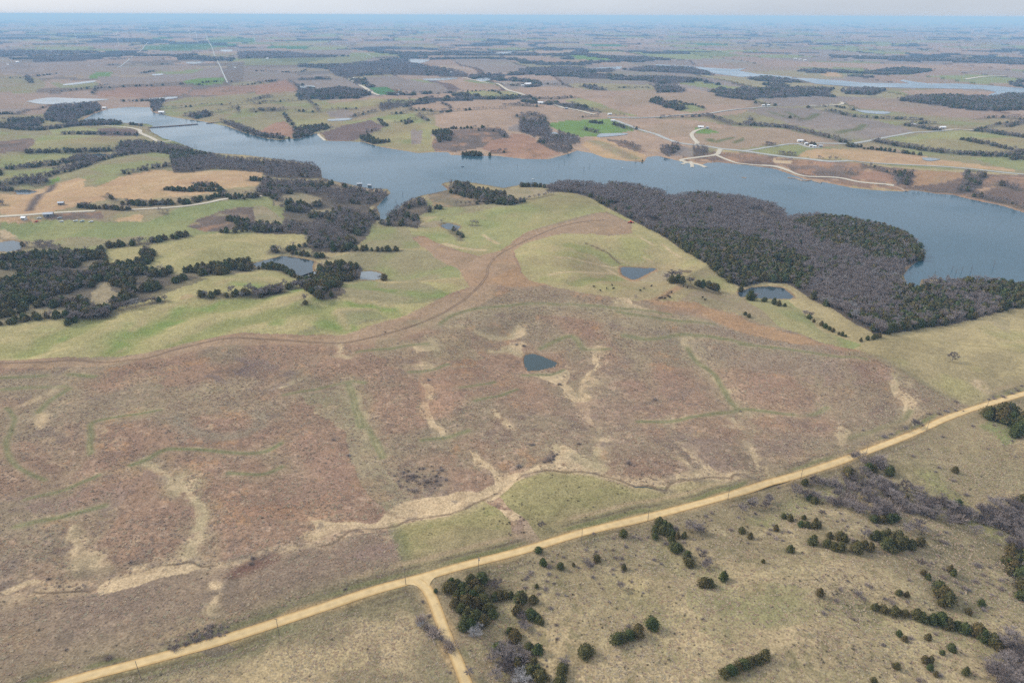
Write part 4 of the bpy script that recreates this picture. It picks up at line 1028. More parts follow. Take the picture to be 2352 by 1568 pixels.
wood('grey leafless wood with dark cedar patches covering the peninsula in the lake',
     [(1250, 424), (1280, 408), (1330, 405), (1362, 411), (1388, 417), (1398, 408), (1470, 415), (1525, 430), (1535, 441), (1610, 430), (1700, 440), (1780, 458), (1797, 472), (1812, 484), (1880, 479), (1960, 489), (2040, 506), (2090, 522), (2108, 545), (2124, 566)],
     [(2122, 592), (2108, 602), (2080, 610), (2070, 640), (2076, 664), (2112, 668), (2122, 650), (2180, 648), (2210, 640), (2300, 650), (2400, 672), (2560, 640), (2352, 706), (2250, 731), (2100, 756), (2022, 771), (1960, 737), (1880, 692), (1830, 660), (1812, 650), (1760, 648), (1700, 660), (1650, 632), (1600, 596), (1500, 531), (1440, 500), (1400, 478), (1330, 446)],
     4.2, 0.07,
     patches=([(1500, 540), (1545, 525), (1640, 530), (1700, 560), (1800, 570), (1860, 610), (1835, 655), (1700, 660), (1610, 600)], [(1800, 520), (1880, 505), (1960, 512), (2060, 530), (2105, 550), (2126, 575), (2118, 592), (2060, 600), (1985, 596), (1900, 560)],
              [(2195, 640), (2300, 640), (2420, 660), (2500, 670), (2352, 708), (2290, 710), (2220, 675)], [(1950, 728), (2050, 700), (2180, 690), (2260, 712), (2250, 731), (2100, 757), (2022, 772)], [(2090, 660), (2180, 665), (2150, 690), (2060, 690)]), floor=1.0)
wood('grey wood on the left headland of the lake', T(5, [(960, 250), (1010, 180), (1150, 150), (1400, 170), (1560, 190), (1640, 230), (1900, 280), (2352, 300)]) + T(6, [(300, 310), (490, 330), (545, 380)]),
     T(6, [(555, 490), (400, 500), (90, 480), (60, 440)]) + T(5, [(2220, 445), (2060, 432), (1800, 412), (1600, 440), (1460, 440), (1440, 390), (1430, 290), (1280, 275), (1080, 295)]), 6.0, 0.1,
     patches=(T(5, [(1430, 280), (1700, 260), (1850, 300), (1600, 340), (1430, 360)]),))
wood('mixed wood running down to the narrow inlet of the lake', T(6, [(30, 540), (90, 480), (300, 490), (555, 470), (800, 510), (1090, 560), (1135, 580)]),
     T(6, [(1110, 650), (1000, 710), (960, 740), (1040, 830), (960, 880), (900, 1000), (830, 1050), (780, 1100), (480, 1110), (420, 1060), (440, 960), (0, 945), (0, 880), (220, 885), (225, 760), (330, 740), (160, 720), (150, 640), (20, 640)]), 5.4, 0.12,
     patches=(T(6, [(230, 770), (450, 770), (580, 820), (540, 870), (240, 870)]), T(6, [(760, 920), (920, 920), (900, 1000), (830, 1050), (780, 1090), (700, 1100)]), T(6, [(290, 690), (480, 680), (640, 720), (620, 740), (330, 750)]), T(6, [(380, 560), (800, 540), (820, 580), (450, 610)]), T(6, [(0, 880), (230, 890), (200, 930), (0, 930)])),
     clear=(T(6, [(160, 650), (380, 612), (540, 655), (560, 695), (480, 715), (330, 700), (270, 690), (170, 720)]), T(6, [(450, 750), (640, 745), (650, 800), (520, 810)])))
wood('dark wooded knoll on the right bank of the narrow inlet', T(6, [(1085, 800), (1180, 690), (1300, 630), (1400, 620), (1480, 690)]), T(6, [(1470, 765), (1340, 830), (1395, 865), (1360, 910), (1280, 890), (1060, 890), (1050, 855)]), 5.4, 0.35)
wood('cedar covered tip of the small headland in mid lake', T(6, [(1560, 510), (1640, 480), (1800, 490), (1830, 530), (1990, 560)]), T(6, [(2100, 620), (2120, 665), (2225, 690), (2180, 720), (1950, 712), (1800, 665), (1620, 610), (1660, 570), (1560, 545)]), 6.5, 0.6, floor=0.5)
wood('dark cedar wood at the left edge', [], T(9, [(-200, 210), (110, 150), (280, 110), (500, 110), (700, 130), (840, 120), (850, 70), (890, 80), (872, 235), (1030, 215), (1190, 185), (1205, 75), (1300, 80), (1290, 150), (1205, 265), (1500, 290), (1700, 240), (1900, 200), (2100, 185), (2150, 245),
      (1950, 285), (1600, 325), (1400, 385), (1200, 485), (940, 585), (900, 650), (640, 655), (580, 640), (565, 565), (300, 560), (150, 630), (-200, 690)]), 4.8, 0.8,
     patches=(T(9, [(730, 300), (930, 260), (1250, 260), (1400, 300), (1380, 380), (1200, 480), (940, 470), (920, 340), (790, 350), (740, 560), (640, 650), (590, 640), (620, 560), (720, 420)]), T(9, [(0, 230), (200, 220), (330, 300), (300, 420), (0, 420)]), T(9, [(300, 120), (560, 110), (560, 190), (300, 170)])),
     clear=(T(9, [(745, 560), (800, 355), (940, 345), (930, 420), (1040, 465), (960, 500), (900, 580), (850, 600)]), T(9, [(0, 190), (100, 195), (320, 170), (520, 190), (520, 215), (300, 210), (0, 215)]), T(9, [(0, 600), (180, 560), (330, 520), (330, 540), (150, 610), (0, 650)])))
wood('dark cedar clump between the three left ponds', [], T(10, [(265, 345), (480, 315), (530, 235), (640, 215), (860, 215), (880, 305), (860, 335), (720, 352), (690, 380), (740, 455), (650, 505), (540, 500), (470, 480), (440, 445), (440, 375)]), 4.8, 0.9, patches=(), clear=())
wood('cedar island at the far shore of the lake', T(6, [(1645, 275), (1700, 250), (1830, 240), (1980, 265)]), T(6, [(1985, 300), (1800, 304), (1650, 297)]), 3.6, 0.95)
wood('trees behind the green farmstead beyond the lake', [], T(7, [(60, 0), (280, 0), (330, 100), (400, 110), (560, 160), (580, 185), (480, 215), (200, 190), (280, 150), (60, 100)]), 7.5, 0.1)
wood('dark trees in the far shore hollow', [], T(6, [(310, 70), (540, 50), (640, 60), (500, 105), (420, 165), (310, 168)]), 6.5, 0.4)
wood('cedars on the far green shore', [], T(6, [(890, 140), (960, 130), (1000, 175), (1110, 190), (1000, 205), (890, 180)]), 6.5, 0.7)
wood('cedar block beside the brown brush beyond the lake', [], T(6, [(1480, 105), (1630, 90), (1645, 175), (1540, 190)]), 6.0, 0.8)
wood('grey thicket right of the brown brush beyond the lake', [], T(6, [(2210, 60), (2352, 10), (2352, 150), (2270, 115)]), 7.0, 0.15)
wood('low grey scrub above the sandy far shore', [], T(7, [(190, 190), (520, 235), (470, 280), (380, 270)]), 8.0, 0.1)
wood('grey scrub behind the boat ramp', [], T(7, [(1250, 240), (1380, 210), (1430, 240), (1330, 310), (1280, 290)]) , 8.0, 0.05)
wood('grey scrub left of the shore road', [], T(7, [(1530, 240), (1650, 250), (1660, 285), (1530, 310)]), 8.0, 0.05)
wood('dark thicket above the right hand shore', [], T(8, [(1260, 490), (1320, 450), (1420, 450), (1400, 545), (1280, 545)]), 7.0, 0.2)
wood('broad dark thicket at the right hand shore', [], T(8, [(1850, 450), (2060, 470), (1980, 560), (1880, 612), (1760, 612), (1820, 540)]), 7.0, 0.15)
wood('large dark wood far off at the right edge', [], T(4, [(1280, 845), (1450, 815), (1700, 808), (2050, 822), (2250, 795), (2500, 795), (2500, 930), (1950, 932), (1600, 885)]), 10.0, 0.5)
wood('dark cedar wood beyond the far right arm of water', [], T(4, [(880, 615), (1200, 582), (1350, 575), (1600, 592), (1400, 625), (1200, 632)]), 14.0, 0.7)
wood('wood along the far arm of water', [], T(4, [(20, 775), (160, 750), (540, 742), (740, 752), (720, 790), (620, 800), (480, 792), (220, 812)]), 11.0, 0.4)
wood('second wood along the far arm of water', [], T(4, [(800, 765), (1000, 745), (1190, 762), (1100, 802), (860, 792)]), 11.0, 0.4)
wood('small dark wood in the pink far fields', [], T(4, [(150, 710), (300, 705), (395, 732), (280, 742)]), 11.0, 0.4)
wood('long dark wood left of the far arm', [], T(3, [(50, 590), (400, 565), (880, 585), (830, 608), (560, 612), (330, 635), (80, 625)]), 14.0, 0.2)
wood('dark wood on the bend of the far arm', [], T(3, [(930, 588), (1200, 566), (1500, 568), (1640, 610), (1700, 640), (1400, 615), (1100, 605)]), 14.0, 0.3)
wood('wood in the middle of the far fields', [], T(3, [(1000, 645), (1250, 650), (1650, 680), (1300, 712), (1180, 700)]), 12.0, 0.4)
wood('triangular wood in the far fields', [], T(3, [(1190, 725), (1350, 730), (1475, 772), (1220, 782)]), 11.0, 0.3)
wood('wood strip below the far arm', [], T(3, [(510, 625), (790, 640), (800, 668), (620, 664)]), 13.0, 0.2)
wood('long hedge wood in the far fields', [], T(3, [(520, 720), (700, 730), (820, 762), (680, 758)]), 12.0, 0.2)
wood('wood left of the far farmstead', [], T(3, [(1690, 805), (1850, 775), (1980, 775), (2040, 850), (1850, 830)]), 10.0, 0.3)
wood('cedars inside the pink far field', [], T(3, [(1150, 855), (1230, 830), (1300, 870), (1500, 915), (1400, 932), (1250, 890)]), 9.0, 0.6)
wood('big bluish wood in the middle of the far plain', [], T(2, [(600, 570), (880, 530), (1200, 515), (1450, 560), (1640, 590), (1840, 650), (1500, 642), (1240, 628), (900, 638), (760, 662), (680, 640)]), 15.0, 0.1)
wood('bluish wood at the left of the far plain', [], T(2, [(-150, 440), (250, 438), (480, 465), (820, 478), (400, 484), (-150, 497)]), 22.0, 0.1)
wood('dark scrub beside the short white far road', [], T(2, [(560, 765), (700, 742), (980, 790), (850, 832), (560, 835), (480, 800)]), 9.0, 0.4)
wood('hedge wood between the far green pastures', [], T(2, [(1030, 890), (1130, 865), (1260, 868), (1200, 900), (1050, 935)]), 9.0, 0.1)
wood('wood behind the lake head', [], T(1, [(370, 975), (470, 895), (640, 885), (830, 875), (850, 925), (700, 985), (560, 1035), (380, 1015)]), 8.0, 0.15)
wood('dark wood at the left edge below the far pond', [], T(1, [(-150, 1015), (350, 1000), (360, 1062), (-150, 1080)]), 8.0, 0.4)
wood('wood along the left shore of the lake head', [], T(1, [(560, 1035), (980, 1022), (1030, 1050), (600, 1065)]), 7.5, 0.4)
wood('trees right of the lake head', [], T(1, [(1270, 855), (1380, 845), (1340, 920), (1285, 945)]), 8.0, 0.3)
wood('dark wooded mound above the lake', [], T(1, [(1530, 975), (1750, 945), (1800, 970), (1640, 1002)]), 8.0, 0.3)
wood('trees fringing the upper lake shore', [], T(1, [(1840, 1020), (1960, 1035), (2080, 1080), (2200, 1130), (2352, 1150), (2352, 1176), (2150, 1150), (1980, 1090)]), 7.0, 0.1)
wood('long far wood at the left edge', [], T(1, [(-150, 430), (400, 430), (850, 435), (700, 455), (300, 475), (-150, 485)]), 22.0, 0.1)
wood('second far wood at the left', [], T(1, [(270, 530), (340, 490), (700, 480), (880, 495), (700, 510), (450, 522)]), 18.0, 0.1)

# tree rows and hedgerows
for n, pts, w_, c_ in (
        (5, [(0, 60), (300, 85), (700, 40), (1000, 30)], 26, .4), (5, [(540, 122), (850, 122)], 22, .2), (5, [(860, 120), (1150, 130)], 18, .2), (5, [(220, 278), (720, 268), (1000, 242)], 14, .5), (5, [(60, 415), (300, 385), (580, 355), (720, 310), (780, 345)], 22, .3),
        (5, [(0, 540), (350, 485), (700, 395), (1035, 295)], 16, .3), (5, [(480, 430), (600, 400), (720, 360)], 26, .1), (5, [(120, 530), (240, 500), (350, 545)], 26, .1), (5, [(0, 590), (100, 595)], 14, .6), (5, [(1050, 455), (1420, 385)], 16, .2), (5, [(1390, 588), (1620, 598), (1880, 600)], 9, .9),
        (5, [(1640, 570), (1720, 550), (1800, 570)], 16, .6), (5, [(690, 735), (870, 745), (1080, 758)], 9, .7), (5, [(1060, 705), (1220, 715), (1380, 710)], 16, .4), (5, [(1380, 708), (1600, 695), (1700, 675), (1860, 640)], 12, .85), (5, [(1880, 645), (2000, 655), (2150, 645)], 14, .4), (5, [(900, 640), (980, 685)], 8, .3),
        (5, [(920, 1070), (1000, 1060), (1130, 1045)], 10, .8), (5, [(1130, 1045), (1280, 1030)], 9, .1), (5, [(1280, 1028), (1420, 1000), (1560, 975)], 7, .8), (5, [(1950, 840), (2060, 880), (2130, 900)], 14, .8), (5, [(2000, 905), (2352, 915)], 14, .85), (5, [(1860, 945), (2100, 938), (2352, 940)], 5, .9), (5, [(2180, 595), (2280, 610)], 18, .5), (5, [(2120, 505), (2240, 515)], 16, .8),
        (5, [(680, 735), (760, 740)], 12, .0), (5, [(0, 720), (30, 715)], 10, .0), (5, [(1350, 780), (1400, 790)], 8, .0), (5, [(150, 1085), (210, 1050)], 5, .8), (5, [(0, 1090), (40, 1085)], 8, .7), (5, [(200, 1080), (330, 1060), (480, 1090)], 12, .0), (5, [(0, 430), (0, 470)], 8, .5), (5, [(1480, 1000), (1560, 985)], 6, .9), (5, [(2300, 650), (2352, 680)], 12, .5),
        (9, [(1000, 592), (1100, 572), (1180, 552), (1300, 520)], 6, .3), (9, [(1300, 518), (1390, 512)], 8, .2), (9, [(1690, 475), (1730, 470)], 7, .6), (9, [(1770, 475), (1850, 465)], 9, .9), (9, [(1910, 468), (2000, 460), (2170, 440)], 11, .9), (9, [(2180, 465), (2352, 440)], 16, .2), (10, [(0, 470), (130, 445), (300, 400), (440, 390)], 14, .15),
        (9, [(0, 705), (200, 680)], 9, .95), (9, [(240, 665), (440, 655)], 7, .9), (9, [(460, 650), (560, 640)], 10, .95), (9, [(640, 655), (760, 630)], 10, .2), (9, [(700, 640), (900, 640)], 16, .0), (9, [(560, 700), (640, 690)], 3, .6), (9, [(720, 110), (760, 100)], 6, .9), (9, [(820, 140), (840, 110)], 6, .9),
        (10, [(40, 235), (150, 245), (240, 265), (330, 310)], 9, .95), (10, [(310, 115), (450, 135), (580, 150)], 8, .9), (10, [(820, 85), (1000, 90), (1200, 92)], 8, .9), (10, [(140, 105), (250, 90), (400, 60)], 10, .6), (10, [(900, 325), (980, 330)], 6, .9), (10, [(1010, 328), (1080, 332)], 5, .9), (10, [(400, 560), (430, 520)], 3, .8),
        (6, [(1650, 930), (1720, 980), (1720, 1010)], 7, .6), (6, [(1570, 870), (1640, 880)], 8, .0), (6, [(1820, 885), (1870, 888)], 5, .3), (6, [(0, 120), (150, 150), (310, 172)], 12, .2), (6, [(930, 100), (1020, 90)], 14, .1), (6, [(1250, 40), (1300, 20)], 10, .4), (6, [(1980, 280), (2100, 270)], 10, .1), (6, [(1850, 90), (2030, 100)], 16, .1), (6, [(2060, 100), (2090, 150)], 16, .1),
        (6, [(1500, 745), (1550, 748)], 5, .8), (6, [(1700, 720), (1800, 715), (1950, 700), (2200, 700), (2250, 690)], 6, .2), (7, [(0, 705), (100, 690)], 9, .1), (7, [(130, 670), (350, 630)], 5, .2), (7, [(90, 560), (200, 560), (330, 575), (400, 582)], 7, .8), (6, [(2240, 560), (2352, 560)], 7, .8),
        (7, [(600, 80), (720, 110)], 12, .2), (7, [(660, 20), (740, 30)], 14, .9), (7, [(870, 40), (950, 70)], 14, .5), (7, [(1000, 75), (1060, 80)], 16, .1), (7, [(920, 195), (1060, 245)], 12, .1), (7, [(1040, 345), (1120, 350)], 7, .6), (7, [(2140, 210), (2200, 215)], 16, .0),
        (8, [(0, 30), (300, 60), (500, 100), (860, 195)], 24, .1), (8, [(870, 222), (980, 230)], 14, .8), (8, [(1000, 245), (1200, 262), (1480, 298)], 8, .9), (8, [(1100, 180), (1230, 205), (1500, 250), (1800, 285), (2200, 300), (2352, 275)], 26, .3), (8, [(1850, 168), (2040, 205), (2200, 240), (2352, 275)], 14, .6), (8, [(2240, 330), (2352, 328)], 14, .7), (8, [(1360, 45), (1480, 65), (1640, 90)], 24, .3),
        (8, [(1950, 90), (2100, 110), (2352, 150)], 20, .3), (8, [(2200, 60), (2352, 20)], 18, .3), (8, [(310, 290), (420, 300)], 14, .0), (8, [(500, 200), (600, 220)], 10, .4), (8, [(1100, 410), (1200, 440), (1300, 450)], 12, .1), (8, [(860, 440), (920, 460)], 18, .0), (8, [(620, 330), (800, 345)], 6, .1), (8, [(190, 210), (260, 220)], 12, .0), (8, [(1000, 400), (1080, 395)], 10, .1), (8, [(2140, 540), (2300, 590)], 14, .1), (8, [(1950, 640), (2200, 700), (2352, 740)], 16, .1), (8, [(1400, 585), (1600, 600), (1760, 612)], 7, .1),
        (3, [(1240, 992), (1500, 985), (1640, 970)], 18, .1), (3, [(1640, 970), (1750, 1010), (1870, 1050), (2100, 1060), (2352, 1080)], 26, .1), (3, [(440, 880), (560, 920), (740, 935)], 22, .1), (3, [(70, 990), (200, 960), (250, 1000)], 30, .2), (3, [(200, 830), (400, 830), (500, 820)], 34, .1), (3, [(0, 880), (160, 890)], 20, .1), (3, [(0, 820), (130, 830)], 14, .3), (3, [(580, 985), (720, 980)], 14, .2), (3, [(880, 975), (950, 975)], 8, .4), (3, [(1300, 870), (1400, 858), (1620, 915)], 8, .7), (3, [(2000, 990), (2000, 1040)], 14, .1), (3, [(2040, 880), (2200, 890)], 12, .3), (3, [(900, 740), (1150, 740)], 16, .2), (3, [(280, 710), (480, 720)], 18, .1), (3, [(0, 720), (90, 720)], 18, .2),
        (4, [(540, 905), (760, 900), (940, 930)], 14, .3), (4, [(700, 930), (960, 985), (1250, 1000), (1480, 1010)], 26, .2), (4, [(1380, 1040), (1600, 1040)], 24, .2), (4, [(1980, 1000), (2180, 990), (2352, 1010)], 24, .4), (4, [(1940, 1100), (2100, 1060), (2250, 1030)], 14, .4), (4, [(360, 990), (480, 1010)], 14, .1), (4, [(90, 870), (260, 890)], 12, .5),
        (2, [(400, 790), (470, 870), (540, 945)], 9, .2), (2, [(240, 955), (275, 1010), (325, 1075)], 7, .5), (2, [(1480, 855), (1640, 832), (2000, 820), (2250, 822)], 10, .2), (2, [(1390, 965), (1600, 945), (1900, 920), (2100, 915)], 12, .2), (2, [(2080, 890), (2352, 895)], 24, .1), (2, [(1370, 965), (1440, 1020)], 14, .2), (2, [(1560, 870), (1640, 910)], 9, .1), (2, [(580, 925), (830, 915)], 12, .2), (2, [(800, 990), (900, 960), (1000, 935)], 16, .1), (2, [(1280, 925), (1500, 935)], 20, .3), (2, [(1130, 965), (1260, 950)], 9, .4), (2, [(340, 935), (480, 945)], 9, .4), (2, [(1030, 1005), (1090, 1065)], 6, .5), (2, [(1170, 1030), (1340, 1005)], 12, .4), (2, [(1640, 1085), (1950, 1070)], 5, .6), (2, [(0, 940), (230, 920)], 18, .1), (2, [(0, 880), (200, 860), (420, 840)], 12, .1), (2, [(20, 830), (120, 815)], 16, .1), (2, [(1680, 780), (1950, 770), (2080, 800), (2220, 805)], 9, .6), (2, [(2130, 720), (2250, 715)], 18, .2), (2, [(0, 690), (180, 680)], 10, .5), (2, [(280, 680), (340, 720), (400, 790)], 14, .2), (2, [(0, 600), (350, 610), (420, 590)], 14, .3), (2, [(1000, 490), (1180, 485)], 16, .2),
        (1, [(1370, 915), (1700, 890), (2000, 880), (2352, 870)], 12, .2), (1, [(1020, 855), (1300, 848)], 18, .5), (1, [(330, 910), (460, 905)], 10, .8), (1, [(400, 780), (700, 750), (1000, 735), (1500, 712), (1700, 720)], 9, .3), (1, [(780, 800), (800, 740)], 12, .3), (1, [(0, 960), (160, 955)], 16, .6), (1, [(2090, 850), (2260, 810)], 20, .1), (1, [(1820, 950), (2000, 900)], 12, .2), (1, [(2000, 900), (2010, 960)], 8, .2), (1, [(1700, 700), (1800, 690), (2000, 690)], 14, .2), (1, [(2030, 720), (2330, 675)], 12, .3), (1, [(1880, 770), (1980, 760)], 9, .3), (1, [(0, 660), (220, 655), (480, 620)], 14, .4), (1, [(230, 640), (260, 700)], 18, .3), (1, [(1180, 620), (1290, 600)], 18, .4), (1, [(1350, 545), (1410, 540)], 20, .4), (1, [(910, 550), (1000, 548)], 16, .4), (1, [(940, 505), (1100, 490)], 14, .3), (1, [(830, 720), (900, 715)], 24, .2), (1, [(2120, 930), (2352, 930)], 24, .2), (1, [(1100, 1050), (1200, 1060)], 7, .7), (1, [(2150, 1140), (2352, 1150)], 18, .1)):
    hedge(n, pts, w_, c_, 4.4 if n >= 5 else 8.0)

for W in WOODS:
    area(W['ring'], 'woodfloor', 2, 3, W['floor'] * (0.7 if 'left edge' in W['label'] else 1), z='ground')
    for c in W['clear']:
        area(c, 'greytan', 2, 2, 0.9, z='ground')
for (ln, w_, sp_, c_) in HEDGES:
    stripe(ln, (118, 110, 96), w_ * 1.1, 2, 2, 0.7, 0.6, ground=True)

# ---- build the ground mesh
COLR[(rr > 1900)] *= 0.98
COLR = np.clip(COLR, 10, 250)
alb = lin(COLR) / K_ALB
n_v = NR * NC
co = np.empty((n_v, 3), np.float32)
co[:, 0], co[:, 1], co[:, 2] = X.ravel(), Y.ravel(), Z.ravel()
ii, jj = np.meshgrid(np.arange(NR - 1), np.arange(NC), indexing='ij')
jn = (jj + 1) % NC
quads = np.stack([ii * NC + jj, ii * NC + jn, (ii + 1) * NC + jn, (ii + 1) * NC + jj], -1).reshape(-1, 4)[:, ::-1].astype(np.int32)
me = bpy.data.meshes.new('ground')
me.vertices.add(n_v)
me.vertices.foreach_set('co', co.ravel())
nf = len(quads)
me.loops.add(nf * 4)
me.polygons.add(nf)
me.loops.foreach_set('vertex_index', quads.ravel())
me.polygons.foreach_set('loop_start', np.arange(0, nf * 4, 4, dtype=np.int32))
me.polygons.foreach_set('loop_total', np.full(nf, 4, np.int32))
me.polygons.foreach_set('use_smooth', np.ones(nf, bool))
at = me.attributes.new('cover', 'FLOAT_COLOR', 'POINT')
rgba = np.ones((n_v, 4), np.float32)
rgba[:, :3] = alb.reshape(-1, 3)
at.data.foreach_set('color', rgba.ravel())
me.update(calc_edges=True)
me.validate()
gmat = bpy.data.materials.new('ground_cover')
gmat.use_nodes = True
nt = gmat.node_tree
bs = nt.nodes['Principled BSDF']
bs.inputs['Roughness'].default_value = 1.0
bs.inputs['Specular IOR Level'].default_value = 0.0
a_n = nt.nodes.new('ShaderNodeAttribute')
a_n.attribute_name = 'cover'
ge = nt.nodes.new('ShaderNodeNewGeometry')
prev = a_n.outputs['Color']
heights = []
for scale, lo_, hi_, det in ((1.1, 0.64, 1.36, 3), (0.3, 0.82, 1.18, 4), (0.035, 0.9, 1.1, 4)):
    no = nt.nodes.new('ShaderNodeTexNoise')
    no.inputs['Scale'].default_value = scale
    no.inputs['Detail'].default_value = det
    no.inputs['Roughness'].default_value = 0.6
    nt.links.new(ge.outputs['Position'], no.inputs['Vector'])
    mr = nt.nodes.new('ShaderNodeMapRange')
    mr.inputs[1].default_value, mr.inputs[2].default_value = 0.3, 0.7
    mr.inputs[3].default_value, mr.inputs[4].default_value = lo_, hi_
    nt.links.new(no.outputs['Fac'], mr.inputs[0])
    mu = nt.nodes.new('ShaderNodeMix')
    mu.data_type = 'RGBA'
    mu.blend_type = 'MULTIPLY'
    mu.inputs[0].default_value = 1.0
    nt.links.new(prev, mu.inputs[6])
    nt.links.new(mr.outputs[0], mu.inputs[7])
    prev = mu.outputs[2]
    heights.append(no.outputs['Fac'])
nt.links.new(prev, bs.inputs['Base Color'])
bp = nt.nodes.new('ShaderNodeBump')
bp.inputs['Strength'].default_value = 0.5
bp.inputs['Distance'].default_value = 0.5
nt.links.new(heights[0], bp.inputs['Height'])
nt.links.new(bp.outputs[0], bs.inputs['Normal'])
me.materials.append(gmat)
ground = bpy.data.objects.new('ground', me)
COL.objects.link(ground)
tag(ground, 'rolling brown prairie, pale pastures and stubble fields reaching to the horizon', kind='structure')

# ================================================================== water
def water_mat(name, deep, rough=0.12, wave=0.08):
    m = bpy.data.materials.new(name)
    m.use_nodes = True
    t = m.node_tree
    b = t.nodes['Principled BSDF']
    b.inputs['Base Color'].default_value = (*deep, 1)
    b.inputs['Roughness'].default_value = rough
    b.inputs['IOR'].default_value = 1.33
    g = t.nodes.new('ShaderNodeNewGeometry')
    no = t.nodes.new('ShaderNodeTexNoise')
    no.inputs['Scale'].default_value = 0.5
    no.inputs['Detail'].default_value = 3
    t.links.new(g.outputs['Position'], no.inputs['Vector'])
    n2 = t.nodes.new('ShaderNodeTexNoise')       # wind patches: rougher and smoother water
    n2.inputs['Scale'].default_value = 0.006
    n2.inputs['Detail'].default_value = 4
    t.links.new(g.outputs['Position'], n2.inputs['Vector'])
    mr = t.nodes.new('ShaderNodeMapRange')
    mr.inputs[1].default_value, mr.inputs[2].default_value = 0.35, 0.65
    mr.inputs[3].default_value, mr.inputs[4].default_value = rough * 0.6, rough * 1.7
    t.links.new(n2.outputs['Fac'], mr.inputs[0])
    t.links.new(mr.outputs[0], b.inputs['Roughness'])
    bu = t.nodes.new('ShaderNodeBump')
    bu.inputs['Strength'].default_value = wave
    bu.inputs['Distance'].default_value = 0.3
    t.links.new(no.outputs['Fac'], bu.inputs['Height'])
    t.links.new(bu.outputs[0], b.inputs['Normal'])
    return m


W_LAKE = water_mat('lake_water', (0.031, 0.070, 0.090), 0.16, 0.1)
W_POND = water_mat('pond_water', (0.035, 0.05, 0.056), 0.08, 0.05)
W_DARK = water_mat('dark_pond_water', (0.026, 0.042, 0.04), 0.06, 0.04)
W_ARM = water_mat('far_arm_water', (0.10, 0.145, 0.175), 0.16, 0.08)
W_PALE = water_mat('silty_water', (0.17, 0.185, 0.185), 0.15, 0.05)


def water_sheet(name, ring, z, m, label, grow=0.0):
    c = ring.mean(0)
    pts = ring if grow == 0 else c + (ring - c) * (1 + grow / np.maximum(np.hypot(*(ring - c).T), 1)[:, None])
    bm = bmesh.new()
    vs = [bm.verts.new((p[0], p[1], z)) for p in pts]
    es = [bm.edges.new((vs[i], vs[(i + 1) % len(vs)])) for i in range(len(vs))]
    bmesh.ops.triangle_fill(bm, edges=es, use_beauty=True, use_dissolve=False)
    bmesh.ops.recalc_face_normals(bm, faces=bm.faces)
    me_ = bpy.data.meshes.new(name)
    bm.to_mesh(me_)
    bm.free()
    if len(me_.polygons) and me_.polygons[0].normal.z < 0:
        me_.flip_normals()
    me_.materials.append(m)
    o = bpy.data.objects.new(name, me_)
    COL.objects.link(o)
    return tag(o, label, kind='structure')


def smooth_ring(ring, step):
    return resample(np.vstack([ring, ring[:1]]), step)[:-1]


water_sheet('lake', LAKE, 0.0, W_LAKE, 'broad grey blue lake winding across the picture')
for lab, px in PONDS_NEAR.items():
    ring = smooth_ring(plane_pt(px), 3.0)
    m = W_PALE if lab.startswith('pale') else (W_DARK if 'dark' in lab else W_POND)
    water_sheet('pond', ring, 0.0, m, lab, 0.8)
for lab, px in PONDS_FAR.items():
    water_sheet('pond', smooth_ring(plane_pt(px), 8.0), 0.95, W_PALE, lab)
water_sheet('lake_arm', plane_pt(ARM), 1.0, W_ARM, 'far winding arm of pale water at upper right')
water_sheet('lake_inlet', plane_pt(ARM2), 1.0, W_ARM, 'short sliver of far water left of the winding arm')


# ================================================================== roads, paths, creek
def ribbon(name, g, half, m, label, lift, step, kind='structure', wob=0.0, drape=True, edge=None):
    g = resample(g, step)
    t = np.gradient(g, axis=0)
    t /= np.maximum(np.hypot(t[:, 0], t[:, 1]), 1e-6)[:, None]
    nrm = np.stack([-t[:, 1], t[:, 0]], 1)
    rows = []
    offs = (-1.0, -0.72, -0.45, 0.0, 0.45, 0.72, 1.0)
    for o_ in offs:
        w = half * o_ * (1 + wob * vnoise(g[:, 0] + 37 * o_, g[:, 1], 9, 81))
        q = g + nrm * w[:, None]
        zz = height(q[:, 0], q[:, 1], False) + lift + 0.12 * half / 4 * (1 - o_ * o_)
        rows.append(np.c_[q, zz])
    V = np.stack(rows, 1).reshape(-1, 3)
    n = len(g)
    k = len(offs)
    Fq = [(i * k + j, i * k + j + 1, (i + 1) * k + j + 1, (i + 1) * k + j) for i in range(n - 1) for j in range(k - 1)]
    o = obj(name, V, [f[::-1] for f in Fq], m, smooth=True)
    at_ = o.data.attributes.new('across', 'FLOAT', 'POINT')
    at_.data.foreach_set('value', np.tile(np.abs(np.array(offs)), n).astype(np.float32))
    return tag(o, label, kind=kind)


M_ROAD = mat('yellow_gravel', shown((226, 194, 138)), 0.95, 0.1, (0.35, 0.12))
nt = M_ROAD.node_tree                 # packed pale crown, loose yellow gravel at the sides
ra = nt.nodes.new('ShaderNodeAttribute')
ra.attribute_name = 'across'
rc = nt.nodes.new('ShaderNodeValToRGB')
rc.color_ramp.elements[0].position = 0.1
rc.color_ramp.elements[0].color = (*shown((226, 202, 156)), 1)
rc.color_ramp.elements[1].position = 0.95
rc.color_ramp.elements[1].color = (*shown((200, 168, 116)), 1)
e_ = rc.color_ramp.elements.new(0.5)
e_.color = (*shown((232, 206, 156)), 1)
nt.links.new(ra.outputs['Fac'], rc.inputs['Fac'])
for nd in nt.nodes:
    if nd.type == 'MIX':
        nt.links.new(rc.outputs['Color'], nd.inputs[6])
M_GRAV = mat('pale_gravel', shown((214, 208, 192)), 0.95, 0.1, (0.1, 0.08))
M_DIRT = mat('worn_earth', shown((150, 128, 108)), 0.95, 0.1, (0.4, 0.2))
M_ASPH = mat('worn_asphalt', shown((186, 190, 188)), 0.9, 0.2, (0.1, 0.08))
